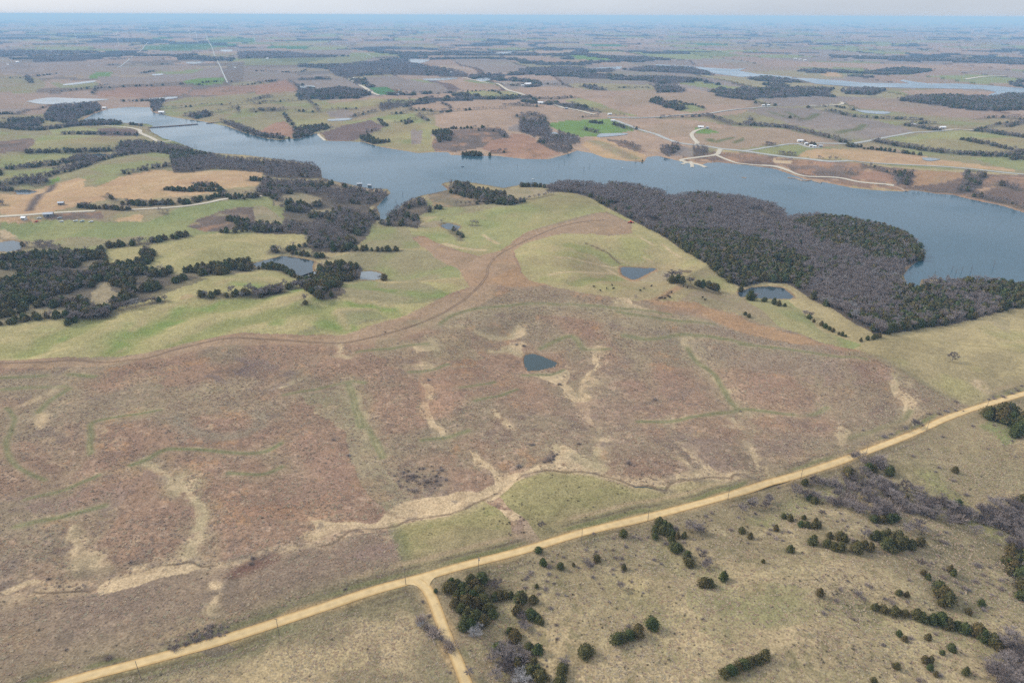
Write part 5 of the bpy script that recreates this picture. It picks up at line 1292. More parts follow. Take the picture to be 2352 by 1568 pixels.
ribbon('gravel_road', gm, 2.35, M_ROAD, 'yellow gravel road running diagonally across the foreground', 0.10, 5.0, wob=0.05)
ribbon('gravel_road', gf, 2.3, M_ROAD, 'narrow yellow gravel road forking off towards the bottom of the picture', 0.13, 4.0, wob=0.05)
# flared mouth of the fork
fl = G([(918, 1345), (945, 1337), (970, 1329), (1015, 1315), (1000, 1325), (990, 1336), (986, 1350), (994, 1374), (983, 1372), (970, 1354), (955, 1345), (938, 1342)])
ring = smooth_ring(fl, 1.5)
zz = height(ring[:, 0], ring[:, 1], False) + 0.16
cz = np.r_[ring.mean(0), height(*[np.array([v]) for v in ring.mean(0)], False)[0] + 0.2]
bm = bmesh.new()
vs = [bm.verts.new((p[0], p[1], z_)) for p, z_ in zip(ring, zz)]
bmesh.ops.triangle_fill(bm, edges=[bm.edges.new((vs[i], vs[(i + 1) % len(vs)])) for i in range(len(vs))], use_beauty=True)
me_ = bpy.data.meshes.new('road_junction')
bm.to_mesh(me_)
bm.free()
if me_.polygons[0].normal.z < 0:
    me_.flip_normals()
me_.materials.append(M_ROAD)
o = bpy.data.objects.new('road_junction', me_)
COL.objects.link(o)
tag(o, 'flared gravel mouth where the two yellow roads meet', kind='structure')

TRACK = [(-60, 836), (0, 833), (100, 831), (200, 829), (330, 823), (400, 803), (480, 784), (560, 776), (650, 781), (720, 786), (800, 786), (900, 763), (1000, 727), (1060, 692), (1100, 657), (1118, 632), (1121, 615), (1145, 586), (1200, 556), (1300, 517), (1390, 505)]
tg = resample(G(TRACK), 3.0)
tn = np.gradient(tg, axis=0)
tn /= np.hypot(tn[:, 0], tn[:, 1])[:, None]
for sgn, lab in ((-0.85, 'left'), (0.85, 'right')):
    ribbon('farm_track', tg + sgn * np.stack([-tn[:, 1], tn[:, 0]], 1), 0.45, M_DIRT, 'worn ' + lab + ' wheel rut of the farm track along the prairie edge', 0.10, 3.0, wob=0.5)
CN = len(CREEK)
for a_, b_, hw, lab in ((0.19, 0.24, .3, 'dark bend of the creek at the lower left'), (0.385, 0.43, .45, 'open dark pool of the creek left of the hay meadows'), (0.48, 0.525, .5, 'long dark pool of the creek above the first hay meadow'),
                        (0.79, 0.83, .35, 'dark creek loop beside the big hay meadow'), (0.92, 1.0, .45, 'last dark reach of the creek before the road')):
    ribbon('creek', CREEK[int(CN * a_):int(CN * b_)], hw, W_DARK, lab, -1.02, 2.0, wob=0.6)
for n, pts, half, m, lab in (
        (5, [(-60, 818), (0, 812), (300, 793), (560, 775), (800, 765)], 3.5, M_GRAV, 'pale gravel lane past the sheds at the left edge'),
        (5, [(1080, 755), (1270, 745), (1500, 730), (1750, 695), (1860, 670), (2200, 640)], 3.2, M_GRAV, 'pale gravel lane half hidden by cedars above the green field'),
        (5, [(870, 52), (1080, 65), (1170, 85), (1180, 110), (1270, 150), (1340, 182), (1440, 178)], 4.5, M_GRAV, 'curved white gravel track near the lake head'),
        (1, [(1730, 280), (1750, 345), (1785, 410), (1800, 460), (1825, 510), (1840, 540), (1880, 630), (1912, 698)], 3.0, M_ASPH, 'straight pale road running up the far left plain'),
        (1, [(1240, 360), (1190, 420), (1135, 465), (1070, 515), (990, 570)], 2.8, M_ASPH, 'pale road slanting down the far left fields'),
        (2, [(600, 335), (680, 375), (750, 400), (880, 430), (960, 468), (1010, 490)], 3.2, M_ASPH, 'pale road crossing the far plain behind the big wood'),
        (2, [(785, 668), (850, 700), (930, 750), (985, 785), (1035, 803)], 6, M_GRAV, 'short white road beside the bright green far field'),
        (2, [(1740, 655), (1900, 690), (2100, 750), (2200, 785), (2290, 810)], 6, M_GRAV, 'pale road along the tan far field'),
        (3, [(-20, 765), (80, 790), (140, 810)], 5, M_GRAV, 'short pale lane by the far white farm'),
        (3, [(280, 865), (420, 905), (560, 930), (700, 965)], 5, M_GRAV, 'pale lane past the cabins beyond the lake'),
        (3, [(800, 990), (1000, 992), (1250, 985), (1450, 965), (1600, 962), (1750, 940), (2050, 908), (2200, 900)], 5, M_ASPH, 'grey road rising to the far right farmstead'),
        (7, [(870, 5), (990, 50), (1060, 78), (1200, 118), (1300, 160), (1400, 192), (1540, 212), (1740, 240), (1950, 262), (2352, 318)], 5, M_ASPH, 'main grey road along the far shore of the lake'),
        (8, [(0, 262), (500, 325), (800, 348), (1300, 375), (1700, 395), (2352, 458), (2600, 490)], 5, M_ASPH, 'grey highway running to the right edge above the lake'),
        (7, [(1545, 212), (1555, 190), (1520, 150), (1512, 115), (1560, 85), (1630, 68)], 4.5, M_GRAV, 'white driveway curving up to the hilltop house'),
        (7, [(1750, 245), (1735, 275), (1710, 293), (1560, 315), (1450, 330), (1420, 340), (1470, 355), (1560, 375), (1630, 395)], 4.5, M_GRAV, 'white gravel road down to the boat ramp'),
        (7, [(1710, 293), (1820, 340), (1900, 365), (2050, 380), (2200, 392), (2300, 420), (2352, 440)], 3.5, M_GRAV, 'pale gravel track along the far shore right of the boat ramp'),
        (8, [(150, 380), (270, 390), (350, 415), (440, 455), (530, 475), (700, 480), (820, 490), (960, 520), (1100, 535), (1240, 545), (1255, 555), (1200, 545)], 3.5, M_GRAV, 'pale shore track ending in a loop near the right hand jetty'),
        (8, [(0, 262), (140, 240), (300, 215), (430, 200), (560, 235), (650, 228)], 4, M_ASPH, 'grey lane to the white farmstead above the lake'),
        (8, [(430, 200), (840, 200), (1000, 185), (1150, 155), (1350, 118), (1560, 100), (1750, 85)], 4.5, M_ASPH, 'grey road climbing right past the farmstead'),
        (4, [(540, 890), (780, 885), (830, 870), (810, 860)], 5, M_GRAV, 'hooked pale road in the far right pastures'),
        (4, [(1680, 1095), (1800, 1090), (1950, 1100)], 5, M_GRAV, 'short pale lane at the far right farm'),
        (4, [(1860, 670), (2020, 645), (2200, 640)], 9, M_GRAV, 'pale road beyond the far arm of water'),
        (6, [(520, 120), (540, 140), (580, 175)], 2.5, M_GRAV, 'pale stony bank at the far shore cove')):
    far = n in (1, 2, 3, 4)
    ribbon('gravel_road' if m is M_GRAV else 'road', G(T(n, pts)), half, m, lab, 1.0 if far else 0.4, 18.0 if far else 8.0)

# ================================================================== air
hb = 76000.0
hv = [(-hb, -hb, -9), (hb, -hb, -9), (hb, hb, -9), (-hb, hb, -9), (-hb, -hb, 250), (hb, -hb, 250), (hb, hb, 250), (-hb, hb, 250)]
hf = [(0, 3, 2, 1), (4, 5, 6, 7), (0, 1, 5, 4), (1, 2, 6, 5), (2, 3, 7, 6), (3, 0, 4, 7)]
hm = bpy.data.materials.new('haze_air')
hm.use_nodes = True
hn = hm.node_tree
hn.nodes.clear()
ho = hn.nodes.new('ShaderNodeOutputMaterial')
hp = hn.nodes.new('ShaderNodeVolumePrincipled')
hp.inputs['Color'].default_value = (0.34, 0.63, 1.0, 1)
hp.inputs['Absorption Color'].default_value = (0.32, 0.32, 0.32, 1)
hp.inputs['Density'].default_value = 1.0e-4
hp.inputs['Anisotropy'].default_value = 0.0
hn.links.new(hp.outputs[0], ho.inputs['Volume'])
haze = obj('haze', hv, hf, hm)
tag(haze, 'thin bluish haze hanging over the far plain', kind='stuff')


# ================================================================== plant shapes (unit height, standing on z = 0)
class Mesh:
    def __init__(self):
        self.v, self.f = [], []

    def tri(self, a, b, c):
        n = len(self.v)
        self.v += [a, b, c]
        self.f.append((n, n + 1, n + 2))

    def quad(self, a, b, c, d):
        n = len(self.v)
        self.v += [a, b, c, d]
        self.f.append((n, n + 1, n + 2, n + 3))

    def tube(self, p, q, r0, r1, k=4):
        p, q = Vector(p), Vector(q)
        d = (q - p)
        if d.length < 1e-6:
            return
        d.normalize()
        u = d.orthogonal().normalized()
        w = d.cross(u)
        n = len(self.v)
        for c, r_ in ((p, r0), (q, r1)):
            for i in range(k):
                a = 2 * math.pi * i / k
                self.v.append(tuple(c + (u * math.cos(a) + w * math.sin(a)) * r_))
        for i in range(k):
            j = (i + 1) % k
            self.f.append((n + i, n + j, n + k + j, n + k + i))
        self.f.append(tuple(n + k + i for i in range(k)))

    def mesh(self, name, m):
        me_ = bpy.data.meshes.new(name)
        me_.from_pydata([tuple(p) for p in self.v], [], self.f)
        me_.materials.append(m)
        me_.update()
        return me_


M_CEDAR = mat('cedar_needles', (0.052, 0.067, 0.022), 0.9, 0.1, (0.9, 0.25), vary=(0.092, 0.072, 0.028))
M_CEDAR2 = mat('cedar_shoots', (0.096, 0.112, 0.036), 0.9, 0.1, (0.9, 0.25), vary=(0.160, 0.108, 0.044))
M_BARK = mat('bark', (0.17, 0.145, 0.125), 0.95, 0.1, vary=(0.25, 0.22, 0.195))
M_TWIG = mat('bare_twigs', (0.215, 0.172, 0.152), 0.95, 0.1, vary=(0.30, 0.248, 0.222))
M_TWIGP = mat('pale_twigs', (0.27, 0.25, 0.24), 0.95, 0.1, vary=(0.36, 0.335, 0.32))
M_BRUSH = mat('brush_twigs', (0.26, 0.20, 0.162), 0.95, 0.1, vary=(0.37, 0.295, 0.245))
M_DARKTWIG = mat('dark_twigs', (0.115, 0.090, 0.080), 0.95, 0.1, vary=(0.17, 0.135, 0.12))
M_WEED = mat('dry_weeds', (0.095, 0.080, 0.055), 0.95, 0.1, vary=(0.20, 0.16, 0.11))


def cedar_profile(t, kind):
    # radius against height: broad low shoulder, rounded or pointed top
    if kind == 0:
        return 0.40 * min(1.0, (t + 0.04) / 0.22) * (1 - max(0, t - 0.25) / 0.76) ** 0.62
    return 0.46 * min(1.0, (t + 0.06) / 0.3) * (1 - max(0, t - 0.42) / 0.59) ** 0.5


def cedar_mesh(seed, n, size, kind):
    rnd = random.Random(seed)
    M = Mesh()
    ph = [rnd.uniform(0, 6.28) for _ in range(6)]

    def rad(t, a):
        return cedar_profile(t, kind) * (1 + 0.14 * math.sin(2 * a + ph[0]) + 0.12 * math.sin(3 * a + ph[1] + 5 * t) + 0.09 * math.sin(5 * a + ph[2] + 9 * t))
    rings, seg = 6, 9
    base = len(M.v)
    for i in range(rings + 1):
        t = 0.05 + 0.87 * i / rings
        for j in range(seg):
            a = 6.283 * j / seg
            r_ = rad(t, a) * 0.78
            M.v.append((r_ * math.cos(a), r_ * math.sin(a), t))
    for i in range(rings):
        for j in range(seg):
            k = (j + 1) % seg
            M.f.append((base + i * seg + j, base + i * seg + k, base + (i + 1) * seg + k, base + (i + 1) * seg + j))
    M.f.append(tuple(base + rings * seg + j for j in range(seg)))
    nc = len(M.f)
    for _ in range(n):
        t = 1 - rnd.random() ** 0.62 * 0.97
        a = rnd.uniform(0, 6.283)
        r_ = rad(t, a) * rnd.uniform(0.75, 1.22)
        p = Vector((r_ * math.cos(a), r_ * math.sin(a), t))
        out = Vector((math.cos(a), math.sin(a), rnd.uniform(0.1, 1.0))).normalized()
        out = (out + Vector((rnd.gauss(0, .45), rnd.gauss(0, .45), rnd.gauss(0, .45)))).normalized()
        u = out.orthogonal().normalized()
        u = (u * math.cos(rnd.uniform(0, 6.28)) + out.cross(u) * math.sin(rnd.uniform(0, 6.28))).normalized()
        w = out.cross(u)
        s_ = size * rnd.uniform(0.6, 1.3)
        M.tri(p - u * s_, p + u * s_ * 0.9 - w * s_ * 0.3, p + w * s_ * 1.1 + out * s_ * 0.5)
    me_ = M.mesh('cedar_crown', M_CEDAR)
    me_.materials.append(M_CEDAR2)
    mi = np.zeros(len(M.f), np.int32)
    mi[nc:] = [1 if rnd.random() < 0.45 else 0 for _ in range(len(M.f) - nc)]
    me_.polygons.foreach_set('material_index', mi)
    return me_


def bare_parts(seed, limbs, forks, twigs, tw, spread=0.45, tall=0.32, k=4):
    """skeleton of a leafless broad tree: (trunk mesh, crown mesh builder)"""
    rnd = random.Random(seed)
    Tm, Cm = Mesh(), Mesh()
    top = Vector((rnd.gauss(0, .015), rnd.gauss(0, .015), tall))
    Tm.tube((0, 0, -0.03), top, 0.022, 0.015, 5)
    lead = top + Vector((rnd.gauss(0, .04), rnd.gauss(0, .04), 0.38))
    Tm.tube(top, lead, 0.012, 0.005, 4)
    starts = []
    for i in range(limbs):
        a = 6.283 * (i + rnd.uniform(-.3, .3)) / limbs
        z0 = tall * rnd.uniform(0.7, 1.0)
        p = Vector((0, 0, z0)) if i % 2 else top.lerp(lead, rnd.uniform(0, .6))
        q = p + Vector((math.cos(a) * spread * rnd.uniform(.45, .8), math.sin(a) * spread * rnd.uniform(.45, .8), rnd.uniform(.16, .42)))
        q.z = min(q.z, 0.86)
        Tm.tube(p, q, 0.007, 0.003, 3)
        starts.append((p, q))
    starts.append((top, lead))
    for p, q in starts:
        for j in range(forks):
            f_ = rnd.uniform(0.35, 1.0)
            b = p.lerp(q, f_)
            d = (q - p).normalized() * 0.5 + Vector((rnd.gauss(0, .55), rnd.gauss(0, .55), rnd.uniform(.1, .8)))
            e = b + d.normalized() * rnd.uniform(.12, .26)
            rxy = math.hypot(e.x, e.y)
            if rxy > spread:
                e.x *= spread / rxy
                e.y *= spread / rxy
            e.z = min(e.z, 1.0 - 0.55 * (math.hypot(e.x, e.y) / spread) ** 2 * 0.6)
            n = len(Cm.v)
            sd = d.cross(Vector((0, 0, 1))).normalized() * tw * 0.7
            Cm.quad(tuple(b - sd), tuple(b + sd), tuple(e + sd * .4), tuple(e - sd * .4))
            for t_ in range(twigs):
                s_ = b.lerp(e, rnd.uniform(.2, 1))
                d2 = (d.normalized() * .5 + Vector((rnd.gauss(0, .7), rnd.gauss(0, .7), rnd.uniform(-.1, .9)))).normalized()
                e2 = s_ + d2 * rnd.uniform(.07, .16)
                sd2 = d2.cross(Vector((rnd.gauss(0, 1), rnd.gauss(0, 1), rnd.gauss(0, 1)))).normalized() * tw
                Cm.tri(tuple(s_ - sd2), tuple(s_ + sd2), tuple(e2))
    return Tm, Cm


def bare_whole(seed, limbs, forks, twigs, tw, m, spread=0.45):
    A, B = bare_parts(seed, limbs, forks, twigs, tw, spread)
    n = len(A.v)
    me_ = bpy.data.meshes.new('bare_tree')
    me_.from_pydata([tuple(p) for p in A.v + B.v], [], A.f + [tuple(i + n for i in f) for f in B.f])
    me_.materials.append(M_BARK)
    me_.materials.append(m)
    me_.polygons.foreach_set('material_index', np.r_[np.zeros(len(A.f), np.int32), np.ones(len(B.f), np.int32)])
    me_.update()
    return me_


def shrub_mesh(seed, n, m, wide=0.9, tw=0.03):
    rnd = random.Random(seed)
    M = Mesh()
    for i in range(n):
        a, e = rnd.uniform(0, 6.283), rnd.uniform(0.1, 1.45)
        d = Vector((math.cos(a) * math.cos(e) * wide, math.sin(a) * math.cos(e) * wide, math.sin(e)))
        L = rnd.uniform(.55, 1.0) * (1 + .25 * math.sin(3 * a + seed))
        p = Vector((rnd.gauss(0, .16), rnd.gauss(0, .16), 0)) + d * L * rnd.uniform(0, .55)
        q = p + d * L * 0.5 + Vector((rnd.gauss(0, .12), rnd.gauss(0, .12), rnd.gauss(0, .08)))
        q.z = max(q.z, 0.03)
        sd = (q - p).cross(Vector((rnd.gauss(0, 1), rnd.gauss(0, 1), rnd.gauss(0, 1)))).normalized() * tw
        M.tri(tuple(p - sd), tuple(p + sd), tuple(q))
    return M.mesh('shrub', m)


# detailed shapes for single plants
CED_CROWN = [cedar_mesh(100 + i, 620, 0.062, i % 2) for i in range(6)]
tk = Mesh()
tk.tube((0, 0, -0.04), (0, 0, 0.3), 0.035, 0.025, 6)
CED_TRUNK = tk.mesh('trunk', M_BARK)
BARE = []
for i in range(5):
    A, B = bare_parts(200 + i, 8, 9, 22, 0.0052, 0.45)
    BARE.append((A.mesh('trunk', M_BARK), B.mesh('crown', M_TWIG), B.mesh('crown', M_TWIGP), B.mesh('crown', M_DARKTWIG)))
SHRUB = [shrub_mesh(300 + i, 300, M_BRUSH, 1.0, 0.024) for i in range(5)]
SHRUBP = [shrub_mesh(320 + i, 300, M_TWIG, 1.0, 0.022) for i in range(3)]
# lighter shapes for the masses
MASS = [bare_whole(400 + i, 6, 5, 9, 0.0095, M_TWIG, 0.40) for i in range(6)] + [bare_whole(420 + i, 6, 5, 9, 0.0095, M_TWIGP, 0.40) for i in range(1)] + [cedar_mesh(440 + i, 190, 0.095, i % 2) for i in range(5)]
N_BARE, N_CED, N_BUSH = 7, 5, 5
MASS += [shrub_mesh(460 + i, 260, M_BRUSH if i % 2 else M_TWIG, 0.62, 0.022) for i in range(5)]
WEEDS = [shrub_mesh(340 + i, 60, M_WEED, 1.1, 0.06) for i in range(4)]


def proto_collection(name, meshes):
    c = bpy.data.collections.new(name)
    for i, m_ in enumerate(meshes):
        o_ = bpy.data.objects.new('%s_%02d' % (name, i), m_)
        c.objects.link(o_)
    return c


PC_MASS = proto_collection('tree_shape', MASS)
PC_WEED = proto_collection('weed_shape', WEEDS)


def scatter_group(pc):
    g = bpy.data.node_groups.new('scatter_' + pc.name, 'GeometryNodeTree')
    g.interface.new_socket('Geometry', in_out='INPUT', socket_type='NodeSocketGeometry')
    g.interface.new_socket('Geometry', in_out='OUTPUT', socket_type='NodeSocketGeometry')
    N, L = g.nodes, g.links
    gi, go = N.new('NodeGroupInput'), N.new('NodeGroupOutput')
    ci = N.new('GeometryNodeCollectionInfo')
    ci.inputs['Collection'].default_value = pc
    ci.inputs['Separate Children'].default_value = True
    ci.inputs['Reset Children'].default_value = True
    ip = N.new('GeometryNodeInstanceOnPoints')
    ip.inputs['Pick Instance'].default_value = True

    def att(nm, ty):
        a = N.new('GeometryNodeInputNamedAttribute')
        a.data_type = ty
        a.inputs['Name'].default_value = nm
        return a.outputs['Attribute']
    L.new(gi.outputs[0], ip.inputs['Points'])
    L.new(ci.outputs[0], ip.inputs['Instance'])
    L.new(att('shape', 'INT'), ip.inputs['Instance Index'])
    L.new(att('turn', 'FLOAT_VECTOR'), ip.inputs['Rotation'])
    L.new(att('size', 'FLOAT_VECTOR'), ip.inputs['Scale'])
    L.new(ip.outputs[0], go.inputs[0])
    return g


SG_MASS, SG_WEED = scatter_group(PC_MASS), scatter_group(PC_WEED)


def scatter(name, pts, size, shape, sg, label, kind='stuff'):
    n = len(pts)
    me_ = bpy.data.meshes.new(name)
    me_.vertices.add(n)
    me_.vertices.foreach_set('co', np.asarray(pts, np.float32).ravel())
    a = me_.attributes.new('shape', 'INT', 'POINT')
    a.data.foreach_set('value', np.asarray(shape, np.int32))
    a = me_.attributes.new('turn', 'FLOAT_VECTOR', 'POINT')
    tv = np.zeros((n, 3), np.float32)
    tv[:, 2] = RNG.uniform(0, 6.283, n)
    a.data.foreach_set('vector', tv.ravel())
    a = me_.attributes.new('size', 'FLOAT_VECTOR', 'POINT')
    a.data.foreach_set('vector', np.asarray(size, np.float32).ravel())
    o_ = bpy.data.objects.new(name, me_)
    COL.objects.link(o_)
    md = o_.modifiers.new('scatter', 'NODES')
    md.node_group = sg
    return tag(o_, label, kind=kind)


WATER_RINGS = SUNK + PROUD


def dry(x, y):
    ok = np.ones(len(x), bool)
    for pg in WATER_RINGS:
        lo, hi = pg.min(0), pg.max(0)
        s_ = (x > lo[0]) & (x < hi[0]) & (y > lo[1]) & (y < hi[1])
        if s_.any():
            ok[np.nonzero(s_)[0][in_poly(x[s_], y[s_], pg)]] = False
    return ok


def jitter_points(lo, hi, sp):
    nx, ny = int((hi[0] - lo[0]) / sp) + 1, int((hi[1] - lo[1]) / sp) + 1
    gx, gy = np.meshgrid(np.arange(nx), np.arange(ny))
    x = lo[0] + (gx.ravel() + 0.5 * (gy.ravel() % 2) + RNG.uniform(-.45, .45, nx * ny)) * sp
    y = lo[1] + (gy.ravel() + RNG.uniform(-.45, .45, nx * ny)) * sp
    return x, y


# every tree of the masses: x, y, cedar?, height, width factor, wood index
POOL = []
for wi, W in enumerate(WOODS):
    ring = W['ring']
    x, y = jitter_points(ring.min(0), ring.max(0), W['space'])
    if len(x) > 400000:
        continue
    ed = W['space'] * 0.6
    m = in_poly(x + ed * vnoise(x, y, 25, 91), y + ed * vnoise(x, y, 25, 92), ring)
    for c in W['clear']:
        m &= ~in_poly(x, y, c)
    m &= vnoise(x, y, 38, 97) + .4 * vnoise(x, y, 12, 98) > (-0.45 if 'left edge' in W['label'] or 'inlet' in W['label'] else -0.85)
    x, y = x[m], y[m]
    k_ = dry(x, y)
    x, y = x[k_], y[k_]
    share = np.clip(W['cedar'] + 0.30 * vnoise(x, y, 60, 93) * min(1, W['cedar'] * 5), 0, 1)
    for p_ in W['patches']:
        share = np.where(in_poly(x + 20 * vnoise(x, y, 45, 94) + 8 * vnoise(x, y, 15, 194), y + 20 * vnoise(x, y, 45, 95) + 8 * vnoise(x, y, 15, 195), p_), 0.8, share)
    ced = RNG.random(len(x)) < share
    big = max(1.0, W['space'] / 6.5)
    h_ = np.where(ced, RNG.uniform(5.5, 8.5, len(x)), RNG.uniform(6.5, 9.5, len(x))) * min(big, 1.35)
    wd = np.where(ced, RNG.uniform(.85, 1.15, len(x)), RNG.uniform(.85, 1.15, len(x))) * big / min(big, 1.35)
    POOL.append(np.c_[x, y, ced, h_, wd, np.full(len(x), wi)])
THICKETS = [('dense brown thicket filling the gully right of the road', 20, [(330, 70), (480, 70), (760, 0), (1250, 0), (1480, 150), (1900, 150), (2260, 200), (2260, 560), (2080, 480), (1960, 380), (1700, 300), (1500, 330), (1380, 260), (1180, 290), (900, 250), (700, 190), (450, 130)], 3.6, .04),
            ('grey thicket on the right edge of the slope', 20, [(2165, 500), (2060, 540), (2000, 620), (2100, 790), (2165, 900), (2300, 900), (2300, 500)], 3.6, .5),
            ('grey thicket in the bottom right corner', 20, [(1880, 1400), (1950, 1300), (2165, 1230), (2300, 1200), (2300, 1640), (1830, 1640)], 3.8, .05),
            ('brown brush at the bottom edge right of the narrow road', 18, [(1790, 1270), (1930, 1240), (2010, 1320), (2165, 1260), (2165, 1640), (1880, 1640), (1800, 1400)], 3.4, .12),
            ('thin brown brush along the ditch of the narrow road', 18, [(1270, 930), (1310, 960), (1400, 1200), (1480, 1420), (1440, 1420), (1360, 1200), (1290, 1000)], 2.6, .0),
            ('brush above the gully thicket', 16, [(820, 900), (1060, 800), (1200, 820), (1320, 960), (1500, 1080), (1800, 1176), (1000, 1176), (850, 1020)], 3.8, .08),
            ('low brush on the road bank at the upper right', 16, [(1500, 480), (1780, 330), (2060, 320), (2352, 210), (2352, 250), (2060, 350), (1640, 450), (1540, 500)], 3.2, .0),
            ('low dark brush above the road at the lower left', 17, [(1290, 1300), (1330, 1245), (1500, 1200), (1600, 1120), (1680, 1120), (1790, 1180), (1560, 1240), (1380, 1310)], 1.9, .0),
            ('low dark brush above the creek left of the hay meadows', 14, [(1170, 950), (1300, 930), (1560, 900), (1600, 980), (1500, 1080), (1330, 1140), (1200, 1080)], 3.2, .0),
            ('low scattered grey scrub on the weedy right hand slope', 20, [(1300, 560), (1600, 540), (1960, 620), (2080, 900), (1950, 1150), (1500, 980), (1200, 900), (700, 900), (640, 800), (1100, 780)], 7.0, .03),
            ('low scattered brown scrub just below the road', 19, [(60, 660), (350, 600), (700, 440), (1000, 380), (1500, 420), (1560, 690), (1000, 700), (700, 800), (400, 920), (200, 1200), (60, 1000)], 7.0, .03),
            ('low scattered scrub below the brushy gully', 20, [(0, 330), (130, 180), (700, 220), (1100, 330), (1450, 400), (1700, 560), (1300, 620), (950, 600), (850, 420), (400, 420), (100, 560)], 7.5, .03),
            ('low scattered scrub in the bottom right of the slope', 20, [(1100, 1180), (1500, 1200), (1800, 1330), (1780, 1568), (1000, 1568), (900, 1350)], 7.0, .03),
            ('low dark brush beside the tan creek bend', 15, [(230, 830), (310, 770), (440, 760), (400, 850), (240, 860)], 2.4, .0)]
for wi, (lab, n_, pts_, sp_, c_) in enumerate(THICKETS):
    ring = G(T(n_, pts_))
    x, y = jitter_points(ring.min(0), ring.max(0), sp_)
    m = in_poly(x + 5 * vnoise(x, y, 20, 91), y + 5 * vnoise(x, y, 20, 92), ring) & (vnoise(x, y, 22, 96) + .5 * vnoise(x, y, 9, 99) > -0.3)
    x, y = x[m], y[m]
    ced = RNG.random(len(x)) < c_
    h_ = np.where(ced, RNG.uniform(2.5, 5.5, len(x)), RNG.uniform(2.0, 5.2, len(x)))
    if lab.startswith('low'):
        h_ = RNG.uniform(.5, 1.7, len(x))
    POOL.append(np.c_[x, y, ced, h_, RNG.uniform(1.0, 1.5, len(x)), np.full(len(x), 500 + wi)])
TILE_NAME = {1: 'far fields at the upper left', 2: 'far fields at upper centre', 3: 'far fields right of centre', 4: 'far fields at the upper right', 5: 'left hand pastures', 6: 'pastures round the lake inlet', 7: 'shore fields beyond the lake',
             8: 'fields above the right hand shore', 9: 'pale pastures at the left', 10: 'ponds left of centre'}
for hi_, (ln, w_, sp_, c_) in enumerate(HEDGES):
    g = resample(ln, sp_)
    rows = max(1, int(round(w_ / (sp_ * 1.25))))
    t = np.gradient(g, axis=0)
    t /= np.maximum(np.hypot(t[:, 0], t[:, 1]), 1e-6)[:, None]
    nn = np.stack([-t[:, 1], t[:, 0]], 1)
    for q in range(rows):
        off = (q - (rows - 1) / 2) * w_ / max(rows, 1)
        P = g + nn * off + RNG.normal(0, sp_ * .28, g.shape)
        keep = RNG.random(len(P)) < 0.84
        P = P[keep]
        P = P[dry(P[:, 0], P[:, 1])]
        ced = RNG.random(len(P)) < c_
        h_ = np.where(ced, RNG.uniform(4.0, 7.5, len(P)), RNG.uniform(5, 9, len(P)))
        POOL.append(np.c_[P, ced, h_, RNG.uniform(.9, 1.25, len(P)) * (1.3 if sp_ > 6 else 1.0), np.full(len(P), 1000 + hi_)])
POOL = np.vstack(POOL)
POOL = POOL[POOL[:, 1] > 60]
PZ = hl(POOL[:, 0], POOL[:, 1])
PD = np.sqrt(POOL[:, 0] ** 2 + POOL[:, 1] ** 2 + CAM_H ** 2)
# is it inside the picture?
vv = np.c_[POOL[:, :2], PZ - CAM_H] @ CR
sx, sy = 1176 + 1568 * vv[:, 0] / -vv[:, 2], 784 - 1568 * vv[:, 1] / -vv[:, 2]
INVIEW = (sx > 0) & (sx < 2352) & (sy > 0) & (sy < 1568)

